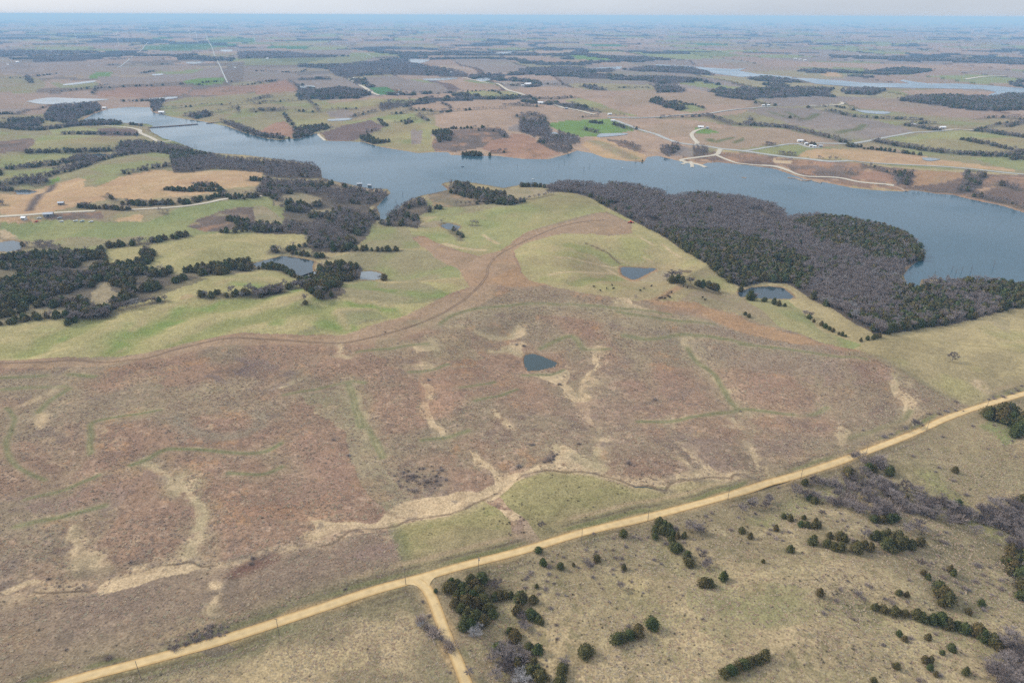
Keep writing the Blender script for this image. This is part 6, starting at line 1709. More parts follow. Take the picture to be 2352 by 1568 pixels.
# ================================================================== single trees and shrubs of the foreground and middle ground
# (enlargement, x, y, crown width), all read off the photograph
CEDARS = {
    18: [(1495, 830, 90), (1510, 790, 70), (1560, 800, 80), (1600, 830, 90), (1660, 760, 80), (1750, 760, 90), (1700, 800, 80), (1640, 860, 90), (1560, 890, 80), (1600, 900, 90), (1680, 900, 90), (1720, 870, 90), (1545, 945, 90), (1620, 950, 100), (1590, 990, 80), (1700, 950, 100),
         (1760, 930, 100), (1800, 990, 90), (1830, 1030, 80), (1640, 1020, 90), (1700, 1050, 110), (1760, 1090, 90), (1620, 1080, 90), (1600, 1130, 80), (1660, 1110, 90), (1850, 900, 70), (1880, 890, 70), (1925, 890, 60), (1970, 890, 55), (2045, 910, 90), (2145, 925, 60), (2020, 1010, 80),
         (2130, 1040, 80), (2000, 1200, 80), (1960, 1170, 50), (2110, 1290, 60), (2120, 1480, 90), (2150, 1400, 50), (1390, 857, 26)],
    19: [(205, 540, 55), (240, 635, 60), (375, 670, 50), (475, 655, 28), (190, 820, 32), (70, 915, 90), (165, 925, 65), (35, 1010, 70), (140, 1040, 75), (200, 1070, 60), (225, 1100, 45), (20, 1200, 90), (140, 1290, 50), (200, 1310, 85), (65, 1385, 30), (140, 1480, 80), (220, 1510, 100),
         (380, 1500, 90), (390, 1450, 80), (370, 1550, 90), (570, 1320, 110), (810, 1225, 90), (850, 1215, 80), (905, 1195, 80), (970, 1170, 90), (1080, 1115, 95), (865, 675, 45), (860, 415, 60), (655, 610, 50), (1140, 335, 70), (1115, 370, 70), (1175, 350, 80), (1210, 365, 70), (1160, 390, 70),
         (1205, 400, 70), (1240, 410, 60), (1230, 460, 60), (1245, 510, 70), (1265, 530, 70), (1290, 530, 55), (1350, 600, 60), (1370, 640, 70), (1355, 580, 50), (1280, 430, 45), (1330, 430, 45), (1105, 435, 50), (1480, 795, 80), (1530, 795, 75), (1632, 748, 70), (1775, 390, 50), (1840, 435, 45),
         (2040, 375, 45), (2100, 285, 35), (2145, 295, 45), (2150, 535, 60), (1640, 1490, 80), (1690, 1470, 80), (1740, 1445, 80), (1790, 1420, 80), (1840, 1400, 80), (1890, 1390, 80), (1950, 1350, 95), (1940, 630, 25)],
    20: [(305, 283, 35), (355, 300, 45), (460, 293, 32), (555, 312, 32), (440, 340, 50), (480, 345, 55), (540, 350, 55), (575, 350, 45), (530, 470, 80), (640, 495, 60), (690, 515, 70), (740, 520, 75), (660, 430, 50), (735, 440, 65), (770, 455, 60), (870, 525, 90), (925, 500, 70), (975, 520, 70),
         (1010, 430, 80), (1060, 440, 70), (1100, 430, 80), (1130, 470, 90), (1100, 500, 90), (1190, 440, 80), (1180, 490, 100), (1230, 490, 90), (1290, 500, 80), (1360, 480, 75), (1140, 530, 70), (505, 140, 50), (540, 155, 60), (1000, 300, 60), (1060, 305, 60), (1120, 300, 70), (1160, 295, 60),
         (465, 25, 40), (1215, 205, 35), (585, 870, 60), (1420, 750, 45), (1385, 720, 40), (1500, 840, 90), (1530, 880, 100), (1570, 920, 100), (1195, 875, 45), (1255, 885, 40), (1730, 1020, 45), (1590, 690, 50), (1615, 720, 50), (1520, 950, 55), (1010, 980, 60), (1075, 1000, 60), (1160, 1020, 70),
         (1240, 1030, 60), (1330, 1040, 80), (1370, 1060, 80), (1450, 1080, 80), (1510, 1080, 90), (1570, 1110, 90), (1640, 1120, 80), (1700, 1150, 80), (1800, 1170, 100), (1840, 1200, 100), (1920, 1240, 90), (1960, 1280, 80), (1195, 1190, 45), (1240, 1230, 45), (1420, 1215, 50), (1600, 1300, 60),
         (1530, 1335, 35), (1175, 1440, 50), (1395, 1390, 50), (1440, 1390, 50), (1435, 1450, 45), (1710, 1480, 60), (1000, 1550, 45), (1480, 1500, 40), (2130, 160, 80), (2060, 550, 90), (2030, 620, 80), (2080, 680, 110), (2140, 740, 110), (2150, 830, 100), (2140, 890, 90), (1830, 955, 50)],
    16: [(2040, 450, 90), (2110, 450, 110), (2170, 430, 110), (2220, 430, 110), (2170, 490, 110), (2230, 500, 120), (2290, 530, 120), (2300, 590, 110), (2340, 480, 100), (2270, 620, 80), (2340, 560, 110), (1770, 925, 55), (510, 1030, 45), (1040, 910, 80), (1080, 920, 70), (1220, 940, 70), (2050, 470, 80)],
    11: [(1340, 350, 60), (1390, 340, 60), (1430, 345, 60), (1560, 370, 50), (1600, 380, 60), (1650, 380, 60), (1690, 400, 60), (1720, 410, 50), (1920, 420, 45), (2000, 480, 80), (2120, 505, 40), (2200, 525, 50), (2240, 540, 45), (2290, 550, 30)],
    12: [(545, 650, 40), (650, 710, 40), (680, 730, 40), (715, 750, 30), (745, 765, 30), (795, 790, 22), (822, 797, 32), (852, 808, 20), (980, 843, 28), (1035, 830, 32), (1085, 820, 40), (1110, 812, 40), (1135, 806, 40), (10, 620, 30), (40, 640, 30), (585, 685, 24)],
}
BARES = {
    18: [(1850, 800, 130), (1690, 930, 70), (1700, 1180, 120), (1720, 1120, 90), (1900, 1310, 160), (1830, 1360, 120), (1920, 1440, 130), (2060, 1560, 160), (1650, 1480, 90), (2060, 1100, 90), (1990, 1360, 120), (1860, 1500, 130)],
    19: [(230, 345, 70), (575, 630, 80), (600, 660, 70), (650, 590, 60), (1370, 350, 110), (1430, 370, 110), (1460, 390, 80), (1510, 640, 90), (1490, 660, 80), (1470, 580, 80), (835, 815, 80), (410, 1400, 100), (80, 1040, 90), (100, 1130, 100), (60, 1500, 120), (30, 1440, 110), (110, 1340, 80), (1780, 220, 90), (1850, 180, 80), (1980, 140, 80), (1960, 190, 80)],
    20: [(600, 255, 65), (530, 20, 70), (190, 150, 80), (170, 190, 60), (60, 180, 90), (400, 90, 110), (480, 110, 110), (560, 130, 90), (650, 160, 110), (720, 170, 110), (800, 190, 110), (860, 100, 150), (920, 60, 140), (980, 40, 140), (1060, 20, 120), (950, 160, 140), (1040, 190, 140), (1000, 240, 130),
         (1100, 240, 130), (880, 220, 120), (1140, 130, 140), (1230, 60, 130), (1310, 90, 120), (1350, 160, 120), (1420, 190, 120), (1400, 240, 110), (1480, 240, 120), (1540, 170, 110), (1600, 200, 120), (1590, 310, 110), (1660, 230, 120), (1750, 260, 110), (1780, 390, 110), (1850, 260, 120), (1930, 170, 140),
         (2000, 250, 140), (2060, 180, 140), (2100, 330, 130), (2130, 420, 120), (2120, 500, 110), (1250, 370, 100), (1310, 360, 100), (1350, 330, 90), (1370, 390, 90), (930, 420, 90), (1360, 640, 90), (2000, 1250, 140), (2050, 1200, 140), (2100, 1290, 140), (1990, 1400, 170), (2080, 1400, 170), (1950, 1500, 180),
         (2060, 1520, 180), (2130, 1480, 160), (2140, 1380, 150), (1900, 1420, 120), (960, 110, 130), (1080, 100, 130), (1200, 180, 110), (1290, 220, 110), (2080, 260, 130), (1980, 330, 120)],
    16: [(1430, 540, 100), (1350, 580, 60), (1130, 850, 110), (580, 1010, 90), (1000, 960, 120), (1080, 1000, 120), (920, 990, 100), (1150, 1050, 120)],
    11: [(1350, 290, 100), (1300, 310, 80), (1400, 295, 80), (1500, 345, 80), (2030, 475, 90)],
    12: [(1745, 985, 105), (510, 620, 60), (555, 630, 60)],
}
SHRUBS = {
    18: [(1370, 1140, 70), (1340, 1040, 60), (1290, 930, 50), (1380, 1200, 50), (690, 835, 45), (1400, 950, 25), (1660, 1310, 25), (2080, 820, 60), (2100, 740, 40), (1500, 1480, 40)],
    19: [(1270, 360, 70), (1330, 470, 60), (1435, 520, 60), (1490, 540, 70), (1190, 480, 70), (985, 440, 70), (940, 430, 50), (800, 590, 60), (850, 640, 60), (785, 445, 40), (570, 530, 50), (290, 660, 70), (285, 715, 60), (260, 830, 70), (210, 870, 50), (355, 870, 55), (415, 885, 40), (270, 770, 45), (325, 790, 40),
         (925, 775, 45), (1015, 865, 35), (755, 935, 45), (700, 830, 40), (675, 795, 35), (1155, 640, 50), (1400, 715, 40), (1475, 1065, 45), (900, 1120, 60), (985, 1110, 35), (345, 1110, 50), (350, 1215, 45), (215, 1185, 40), (265, 1385, 35), (270, 1430, 40), (1700, 1300, 35), (1830, 1500, 35), (1320, 885, 30),
         (780, 680, 50), (780, 720, 40), (1545, 245, 50), (1500, 270, 50), (1540, 300, 40), (1490, 320, 35), (1690, 375, 60), (1750, 280, 45), (1930, 345, 40), (2040, 440, 70), (1985, 405, 60), (2095, 460, 45), (2090, 405, 30), (1825, 480, 40), (1410, 455, 35), (1870, 1105, 25), (650, 545, 45), (720, 530, 30),
         (400, 585, 50), (145, 700, 60), (110, 750, 50), (345, 740, 40), (630, 405, 40), (315, 545, 22), (100, 760, 40), (890, 1300, 25)],
    20: [(135, 345, 40), (410, 205, 40), (745, 250, 45), (960, 380, 60), (1560, 395, 60), (1430, 650, 60), (745, 830, 65), (985, 820, 60), (880, 860, 90), (920, 900, 70), (715, 915, 80), (615, 1015, 70), (660, 1000, 35), (850, 1065, 65), (1140, 930, 80), (1260, 930, 50), (1090, 905, 60), (1540, 740, 80), (1700, 820, 90),
         (1790, 770, 80), (1800, 640, 90), (1850, 720, 70), (1990, 760, 80), (1990, 830, 80), (1920, 880, 50), (1920, 800, 40), (1290, 1210, 80), (1480, 1180, 60), (1850, 990, 70), (2060, 1150, 80), (1990, 1050, 40), (1350, 1530, 90), (1520, 1500, 60), (1500, 575, 40), (1680, 500, 40), (1760, 500, 45), (1720, 105, 50),
         (1300, 560, 40), (990, 580, 30), (845, 455, 50), (800, 350, 45), (1550, 470, 60), (1970, 490, 50), (1640, 780, 60), (1740, 840, 60), (1500, 1360, 40), (1640, 1290, 50), (690, 990, 30), (1680, 860, 50), (1880, 780, 50), (1830, 660, 60), (40, 1500, 35), (690, 880, 30), (1400, 940, 35), (1205, 1360, 28), (980, 1390, 28), (1285, 1410, 25)],
    16: [(1180, 630, 80), (1240, 610, 60), (1500, 540, 50), (1780, 340, 60), (1700, 420, 60), (1640, 440, 60), (2100, 315, 50), (2180, 300, 60), (2250, 270, 50), (2300, 250, 45), (1420, 795, 60), (1670, 635, 50), (1920, 545, 45), (2100, 540, 45), (2050, 740, 40), (1820, 775, 28), (2250, 670, 40), (2280, 805, 35), (1550, 740, 35), (1640, 890, 60), (1610, 930, 40), (1870, 1120, 60), (1760, 1000, 70), (290, 1060, 50), (1000, 580, 40)],
    15: [(1920, 425, 35), (400, 195, 60), (160, 700, 60), (310, 820, 110), (60, 880, 70), (560, 695, 55), (1200, 320, 70), (520, 128, 28), (980, 850, 90)],
    14: [(1450, 160, 50), (2330, 700, 60), (2130, 550, 35), (2210, 880, 80), (1320, 960, 120), (1440, 1000, 120), (1560, 910, 80), (1330, 1080, 100), (780, 790, 60), (650, 660, 60)],
    17: [(1955, 590, 70), (1940, 635, 55), (1350, 1280, 110), (1440, 1250, 90), (1530, 1220, 90), (1620, 1190, 100), (1700, 1190, 60), (1620, 1120, 70), (375, 755, 50), (1010, 625, 50), (840, 1360, 90), (510, 1300, 50)],
    10: [(1085, 768, 30), (2250, 880, 50), (2190, 870, 40)],
}
# the places that tell plants apart: photo point -> words
PLACES = [(1040, 1400, 'in the dense clump beside the road fork'), (1165, 1365, 'at the right tip of the road fork clump'), (1210, 1385, 'just right of the road fork clump'), (1200, 1430, 'in the hollow right of the road fork clump'), (1205, 1490, 'in the brush below the road fork clump'),
          (1190, 1540, 'at the bottom edge right of the narrow road'), (1237, 1263, 'on the verge beside the diagonal road'), (1260, 1300, 'on the slope just below the diagonal road'), (1370, 1290, 'in the scrub below the middle of the road'), (1431, 1230, 'below the second bend pole of the road'), (1520, 1210, 'heading the dark tree line below the road'),
          (1560, 1265, 'low in the tree line below the road'), (1620, 1340, 'in the larger pair on the open slope'), (1662, 1325, 'in the small round pair on the open slope'), (1345, 1495, 'standing alone on the bare lower slope'), (1440, 1455, 'in the short row on the lower slope'), (1497, 1433, 'standing beside the short row on the lower slope'),
          (1710, 1530, 'in the straight row at the bottom of the slope'), (1290, 1540, 'in the tight column at the bottom edge'), (1705, 1220, 'on the scrubby slope below the right part of the road'), (1830, 1190, 'in the low row below the brushy gully'), (1865, 1240, 'left of the cedar group on the right slope'), (1915, 1250, 'in the left cedar group of the right slope'),
          (1975, 1255, 'in the middle cedar group of the right slope'), (2060, 1240, 'in the biggest cedar group of the right slope'), (2010, 1180, 'at the lower edge of the brushy gully'), (1960, 1120, 'in the brushy gully right of the road'), (2040, 1100, 'in the upper brushy gully at the right'), (2150, 1170, 'in the thicket running to the right edge'),
          (2290, 1150, 'among the trees at the right edge of the thicket'), (2330, 1280, 'in the dark trees on the right edge'), (2300, 970, 'in the cedar wood on the right edge'), (1882, 1360, 'standing alone left of the weedy slope'), (2165, 1365, 'in the oval clump on the right slope'), (2100, 1345, 'in the scrub left of the oval clump'), (2240, 1330, 'in the scrub right of the oval clump'),
          (2020, 1395, 'at the left end of the long right hand tree line'), (2130, 1425, 'in the middle of the long right hand tree line'), (2240, 1460, 'at the lower end of the long right hand tree line'), (2080, 1465, 'on the weedy slope below the long tree line'), (2190, 1510, 'near the bottom right corner of the slope'), (2310, 1530, 'in the grey thicket at the bottom right corner'), (2010, 1550, 'at the bottom edge right of the straight row'),
          (1640, 648, 'in the row between the pasture ponds'), (1730, 665, 'on the bank of the pond by the peninsula wood'), (1800, 685, 'in the little hedge above the green pasture'), (1890, 755, 'along the fence line of the right hand pasture'), (1985, 785, 'at the corner where the three pastures meet'), (2186, 822, 'standing alone in the pale pasture at the right'), (1240, 1205, 'standing alone in the creek meadow'),
          (2095, 975, 'beside the tan gully by the road'), (2190, 940, 'on the bank above the road at the right'), (2030, 1010, 'on the road bank at the right'), (1040, 1420, 'beside the narrow road'), (960, 1380, 'in the left ditch of the narrow road'), (575, 1280, 'by the creek at the lower left'), (480, 1450, 'in the dark brush above the road at the lower left'), (985, 1120, 'in the dark brush above the creek'),
          (1290, 1050, 'in the brush beside the creek bend'), (1460, 905, 'in the open brown prairie'), (1220, 850, 'beside the small prairie pond'), (1080, 955, 'in the brown prairie left of the small pond'), (935, 810, 'beside the farm track'), (1370, 1040, 'above the creek in the brown prairie'), (700, 1340, 'above the diagonal road at the left'), (120, 1330, 'in the brown prairie at the left'), (1700, 1080, 'near the creek by the road')]
PL = np.array([(a, b) for a, b, _ in PLACES], F32)


def place_of(px):
    d = np.hypot(PL[:, 0] - px[0], (PL[:, 1] - px[1]) * 1.2)
    return PLACES[int(d.argmin())][2]


def label_all(items, kind_words, cat, group_word):
    """items: list of (object, place); one label per place, shared only by plants nothing tells apart"""
    for o_, pl, w in items:
        tag(o_, w + ' ' + pl, cat, group_word + ' ' + pl)


def make_cedar(p, hgt, wid, pick):
    e = empty('cedar_tree', p, RNG.uniform(0, 6.28), (wid, wid, hgt))
    inst('trunk', CED_TRUNK, e)
    inst('crown', CED_CROWN[pick % len(CED_CROWN)], e)
    return e


def make_bare(p, hgt, wid, pick, tone=1):
    e = empty('bare_tree', p, RNG.uniform(0, 6.28), (wid, wid, hgt))
    b = BARE[pick % len(BARE)]
    inst('trunk', b[0], e)
    inst('crown', b[tone], e)
    return e


cedar_items, bare_items, shrub_items = [], [], []


def anchor(n, rows, lift):
    """ground places of plants whose crown centre was read off the picture"""
    px = np.array(T(n, [(a, b + d_ * lift) for a, b, d_ in rows]))
    P = G3(px)
    w = np.array([d_ / tscale(n) * 0.91875 / pxm(*q) for (_, _, d_), q in zip(rows, P)])
    return px, P, w


for n, rows in CEDARS.items():
    px, P, w = anchor(n, rows, 0.28)
    for q, p, ww in zip(px, P, w):
        ww = float(np.clip(ww, 1.6, 9.0))
        hh = ww * random.uniform(0.95, 1.25) if ww > 3 else ww * 1.3
        cedar_items.append((make_cedar(tuple(p), hh, ww * 1.18, random.randrange(99)), place_of(q), 'dark green cedar tree' if ww > 3.5 else 'small dark green cedar bush'))
for n, rows in BARES.items():
    px, P, w = anchor(n, rows, 0.3)
    for k_, (q, p, ww) in enumerate(zip(px, P, w)):
        ww = float(np.clip(ww, 3.0, 11.0))
        tone = 2 if (n == 18 and rows[k_][2] in (70, 90, 120, 160) and k_ in (1, 2, 3, 7)) or (n == 19 and k_ in (14,)) else (3 if k_ % 3 == 0 else 1)
        words = {1: 'grey leafless tree', 2: 'pale grey leafless tree', 3: 'brownish leafless tree'}[tone]
        bare_items.append((make_bare(tuple(p), ww * random.uniform(0.75, 0.95), ww * 1.2, random.randrange(99), tone), place_of(q), words))
for n, rows in SHRUBS.items():
    px, P, w = anchor(n, rows, 0.2)
    for k_, (q, p, ww) in enumerate(zip(px, P, w)):
        ww = float(np.clip(ww, 1.2, 7.0))
        me_ = SHRUBP[k_ % 3] if k_ % 4 == 0 else SHRUB[k_ % 5]
        o_ = inst('shrub', me_, None, tuple(p), random.uniform(0, 6.28), (ww * .62, ww * .5, ww * random.uniform(.32, .45)))
        shrub_items.append((o_, place_of(q), 'low grey leafless shrub' if k_ % 4 == 0 else 'low brown leafless shrub'))

# the trees of the masses that show largest stand as single things, the rest of each wood is one mass
n_c, n_b = max(0, 296 - len(cedar_items)), max(0, 296 - len(bare_items))
order = np.argsort(PD)
single = np.zeros(len(POOL), bool)
WOOD_SHORT = {0: 'in the near edge of the peninsula wood', 2: 'in the wood beside the narrow inlet', 3: 'on the wooded knoll by the inlet', 5: 'in the dark wood at the left edge', 6: 'in the clump between the three left ponds'}
cc = bb = 0
for i in order:
    if not INVIEW[i] or 500 <= POOL[i, 5] < 1000:
        continue
    isced = POOL[i, 2] > 0.5
    if (isced and cc >= n_c) or (not isced and bb >= n_b):
        if cc >= n_c and bb >= n_b:
            break
        continue
    single[i] = True
    wi = int(POOL[i, 5])
    pl = WOOD_SHORT.get(wi) if wi < 1000 else 'in the hedgerows of the ' + TILE_NAME[HEDGE_N[wi - 1000]]
    pl = pl or 'in the wood beyond the lake'
    if wi == 0:
        pl = ('at the pasture edge of the peninsula wood' if sx[i] < 1900 else 'in the lowest corner of the peninsula wood' if sx[i] < 2060 else 'along the lower edge of the peninsula wood' if sx[i] < 2210 else 'in the peninsula wood near the right edge')
    p = (POOL[i, 0], POOL[i, 1], PZ[i])
    h_, w_ = POOL[i, 3], POOL[i, 4]
    if isced:
        cedar_items.append((make_cedar(p, h_, h_ * w_ * .95, random.randrange(99)), pl, 'dark cedar tree'))
        cc += 1
    else:
        bare_items.append((make_bare(p, h_, h_ * w_, random.randrange(99), 2 if random.random() < .12 else 1), pl, 'tall leafless tree'))
        bb += 1
label_all(cedar_items, '', 'cedar', 'cedars')
label_all(bare_items, '', 'tree', 'leafless trees')
label_all(shrub_items, '', 'shrub', 'shrubs')

rest = ~single


def mass(name, sel, label):
    if not sel.any():
        return
    P = np.c_[POOL[sel, 0], POOL[sel, 1], PZ[sel]]
    ced = POOL[sel, 2] > 0.5
    n = len(P)
    shp = np.where(ced, N_BARE + RNG.integers(0, N_CED, n), np.where(RNG.random(n) < .06, N_BARE - 1, RNG.integers(0, N_BARE - 1, n)))
    if name == 'thicket':
        shp = np.where(~ced & (RNG.random(n) < .8), N_BARE + N_CED + RNG.integers(0, N_BUSH, n), shp)
    h_ = POOL[sel, 3]
    w_ = h_ * POOL[sel, 4] * np.where(ced, 1.0, 1.05)
    scatter(name, P, np.c_[w_, w_, h_], shp, SG_MASS, label)


for wi, W in enumerate(WOODS):
    mass('woodland', rest & (POOL[:, 5] == wi), W['label'])
for wi, t_ in enumerate(THICKETS):
    mass('thicket', rest & (POOL[:, 5] == 500 + wi), t_[0])
for n in sorted(set(HEDGE_N)):
    ids = [1000 + k for k, v in enumerate(HEDGE_N) if v == n]
    mass('hedgerow', rest & np.isin(POOL[:, 5], ids), 'rows of small trees and brush among the ' + TILE_NAME[n])
# far drains and copses of the plain, wherever the patchwork left them
fi, fj = np.nonzero((np.abs(COLR[:, :NM] - np.array((80, 82, 80)) * np.where(rr > 1900, 0.98, 1.0)[:, None, None]).max(2) < 0.5) & (rr[:, None] > 1500) & (rr[:, None] < 5200))
if len(fi):
    cellA = CELL[fi, fj] * rr[fi] * (az_main[1] - az_main[0])
    cnt = RNG.poisson(np.clip(cellA / 260.0, 0, 9))
    rep = np.repeat(np.arange(len(fi)), cnt)
    rad_ = rr[fi[rep]] + RNG.uniform(-.5, .5, len(rep)) * CELL[fi[rep], 0]
    aa = az_main[fj[rep]] + RNG.uniform(-.5, .5, len(rep)) * (az_main[1] - az_main[0])
    fx_, fy_ = rad_ * np.sin(aa), rad_ * np.cos(aa)
    k_ = dry(fx_, fy_)
    fx_, fy_ = fx_[k_], fy_[k_]
    n = len(fx_)
    ced = RNG.random(n) < 0.25
    shp = np.where(ced, N_BARE + RNG.integers(0, N_CED, n), RNG.integers(0, N_BARE - 1, n))
    h_ = RNG.uniform(7, 10, n)
    w_ = h_ * RNG.uniform(2.0, 3.0, n)
    scatter('far_woodland', np.c_[fx_, fy_, hl(fx_, fy_)], np.c_[w_, w_, h_], shp, SG_MASS, 'strips and copses of bare wood across the far plain')
print('TREES', len(POOL), 'far', n, 'single', int(single.sum()))
# tall bunch grass of the prairie and tussocks of the near pasture: real clumps that catch light and shade
def tuft_mesh(seed, m_):
    rnd = random.Random(seed)
    M = Mesh()
    for i in range(11):
        a = rnd.uniform(0, 6.283)
        o_ = Vector((rnd.gauss(0, .22), rnd.gauss(0, .22), -.05))
        tip = o_ + Vector((math.cos(a) * rnd.uniform(.35, .95), math.sin(a) * rnd.uniform(.35, .95), rnd.uniform(.2, .6)))
        sd = Vector((-math.sin(a), math.cos(a), 0)) * rnd.uniform(.1, .2)
        M.tri(tuple(o_ - sd), tuple(o_ + sd), tuple(tip))
    return M.mesh('tuft', m_)


TUFT_COL = [((0.40, 0.285, 0.195), (0.36, 0.24, 0.165)), ((0.38, 0.24, 0.14), (0.33, 0.215, 0.15)), ((0.25, 0.18, 0.135), (0.30, 0.225, 0.17)), ((0.44, 0.35, 0.235), (0.39, 0.30, 0.20)), ((0.30, 0.265, 0.165), (0.36, 0.31, 0.205))]
TUFTS = [tuft_mesh(600 + i, mat('bunch_grass_%d' % i, c_[0], 0.95, 0.05, vary=c_[1])) for i, c_ in enumerate(TUFT_COL)]
PC_TUFT = proto_collection('tuft_shape', TUFTS)
SG_TUFT = scatter_group(PC_TUFT)


KEEP_LINES = [G(TRACK)] + [G(l_) for l_, _ in GL] + [G(T(n_, l_)) for n_, l_ in THREADS]


def near_all(x, y, lines):
    d = np.full(x.shape, 1e6)
    for l_ in lines:
        d = np.minimum(d, near_line(x, y, l_, 9))
    return d


def grass(label, ring, n_, keep_out, mixw, smin, smax, far_):
    lo, hi = ring.min(0), ring.max(0)
    x, y = RNG.uniform(lo[0], hi[0], n_ * 4), RNG.uniform(lo[1], min(hi[1], far_), n_ * 4)
    m = in_poly(x, y, ring) & (np.hypot(x, y) < far_) & (np.abs(np.arctan2(x, y)) < R(50))
    x, y = x[m], y[m]
    for r_ in keep_out:
        m = ~in_poly(x, y, r_)
        x, y = x[m], y[m]
    m = (near_line(x, y, resample(gm, 8), 12) > 5.5) & (near_line(x, y, resample(gf, 8), 12) > 5.0) & dry(x, y) & (near_line(x, y, CREEK, 4) > 1.2)
    x, y = x[m][:n_], y[m][:n_]
    k1, k2 = vnoise(x, y, 30, 131), vnoise(x, y, 11, 132)
    thin = RNG.random(len(x)) < np.clip(.75 + .5 * k1 + .4 * k2, .12, 1)
    thin &= sstep(-0.2, 0.9, (near_all(x, y, KEEP_LINES) - 2.8) / 3.0) > RNG.random(len(x)) * .9
    x, y, k1 = x[thin], y[thin], k1[thin]
    n2 = len(x)
    w = np.array(mixw)[None, :] * np.exp(1.1 * np.stack([vnoise(x, y, 26, 140 + q) for q in range(5)], 1))
    w = np.cumsum(w / w.sum(1, keepdims=True), 1)
    shp = (RNG.random(n2)[:, None] > w).sum(1).clip(0, 4)
    sz = RNG.uniform(smin, smax, n2)
    scatter('grass', np.c_[x, y, hl(x, y)], np.c_[sz * 1.15, sz * 1.15, sz], shp, SG_TUFT, label)


MEADOW1 = G([(1143, 1140), (1180, 1106), (1250, 1084), (1300, 1083), (1380, 1102), (1450, 1120), (1520, 1117), (1600, 1100), (1676, 1098), (1680, 1126), (1500, 1176), (1340, 1216), (1240, 1244), (1205, 1198), (1165, 1160)])
MEADOW2 = G([(900, 1206), (960, 1196), (1030, 1182), (1110, 1148), (1140, 1162), (1170, 1192), (1167, 1240), (1130, 1278), (1040, 1298), (950, 1318), (925, 1282), (905, 1226)])
TANR = [G(pg) for pg in TANS]
PRAIRIE_LOW = [(-260, 850), (0, 847), (380, 828), (480, 803), (640, 793), (850, 798), (960, 774), (1040, 740), (1110, 700), (1160, 664), (1260, 664), (1450, 700), (1640, 745), (1870, 797), (1980, 812), (2080, 862), (2190, 920), (2240, 937), (2100, 995), (1850, 1085), (1500, 1185), (1070, 1298), (970, 1328), (700, 1410), (300, 1530), (0, 1620), (-260, 1690)]
grass('tall brown bunch grass covering the prairie above the road', G(PRAIRIE_LOW), 62000, [MEADOW1, MEADOW2] + TANR, (1.0, 1.0, .75, .6, .35), .4, 1.1, 640.0)
grass('straw coloured tussock grass on the slope below the road', G([(975, 1335), (1070, 1304), (1340, 1228), (1500, 1192), (1850, 1092), (2100, 1001), (2240, 941), (2352, 910), (2600, 835), (2600, 1690), (1100, 1690), (1070, 1568), (1030, 1470)]), 42000, [], (.8, .3, .5, 1.1, .8), .3, .8, 520.0)
grass('straw coloured grass in the field left of the narrow road', G([(160, 1572), (300, 1536), (700, 1416), (945, 1345), (980, 1380), (1030, 1470), (1070, 1568), (1100, 1690), (-200, 1690)]), 7000, [], (.8, .2, .4, 1.3, .8), .3, .7, 520.0)
# dark weeds and tufts
wx, wy = [], []
cl = G(np.c_[RNG.uniform(1150, 2352, 130), RNG.uniform(1090, 1568, 130)])
for c in cl:
    k_ = RNG.integers(4, 22)
    wx.append(c[0] + RNG.normal(0, 9, k_))
    wy.append(c[1] + RNG.normal(0, 7, k_))
lone = G(np.c_[RNG.uniform(0, 2352, 380), RNG.uniform(900, 1560, 380)])
wx, wy = np.r_[np.concatenate(wx), lone[:, 0]], np.r_[np.concatenate(wy), lone[:, 1]]
k_ = (near_line(wx, wy, resample(gm, 8), 12) > 6) & (near_line(wx, wy, resample(gf, 8), 12) > 6) & dry(wx, wy)
wx, wy = wx[k_], wy[k_]
n = len(wx)
s_ = RNG.uniform(.25, .75, n) * RNG.choice([.7, 1, 1.6], n, p=[.5, .35, .15])
scatter('weeds', np.c_[wx, wy, hl(wx, wy)], np.c_[s_, s_, s_ * .8], RNG.integers(0, 4, n), SG_WEED, 'small dark weed tufts dotted over the foreground grass')


# ================================================================== built things
def box(M, x0, x1, y0, y1, z0, z1):
    n = len(M.v)
    M.v += [(x0, y0, z0), (x1, y0, z0), (x1, y1, z0), (x0, y1, z0), (x0, y0, z1), (x1, y0, z1), (x1, y1, z1), (x0, y1, z1)]
    M.f += [tuple(n + i for i in f) for f in ((0, 3, 2, 1), (4, 5, 6, 7), (0, 1, 5, 4), (1, 2, 6, 5), (2, 3, 7, 6), (3, 0, 4, 7))]


def part(name, M, m, parent):
    o_ = inst(name, M.mesh(name, m), parent)
    return o_


M_POLE = mat('weathered_wood', (0.17, 0.145, 0.125), 0.9, 0.1, (2.0, 0.2))
M_METAL = mat('dull_metal', (0.35, 0.36, 0.37), 0.5, 0.4)
M_WHITE = mat('white_paint', (0.75, 0.75, 0.74), 0.6, 0.3)
M_GREYROOF = mat('grey_metal_roof', (0.42, 0.44, 0.46), 0.5, 0.4, (0.3, 0.1))
M_WALL = mat('pale_siding', (0.58, 0.57, 0.54), 0.8, 0.2, (0.5, 0.1))
M_GREYWALL = mat('weathered_boards', (0.26, 0.24, 0.22), 0.9, 0.1, (0.8, 0.2))
M_DARK = mat('dark_opening', (0.03, 0.03, 0.035), 0.6, 0.3)
M_RED = mat('red_paint', (0.50, 0.06, 0.04), 0.5, 0.4)
M_RUBBER = mat('rubber', (0.025, 0.025, 0.025), 0.9, 0.1)
M_COW = mat('black_hide', (0.018, 0.016, 0.015), 0.8, 0.2)
M_STONE = mat('rubble_bank', shown((176, 158, 140)), 0.95, 0.1, (0.3, 0.25))
M_BANK = mat('earth_bank', shown((122, 104, 94)), 0.95, 0.1, (0.2, 0.25))
M_SNAG = mat('dead_wood', (0.16, 0.15, 0.14), 0.95, 0.1)
M_TURB = mat('turbine_white', (0.85, 0.86, 0.87), 0.5, 0.3)

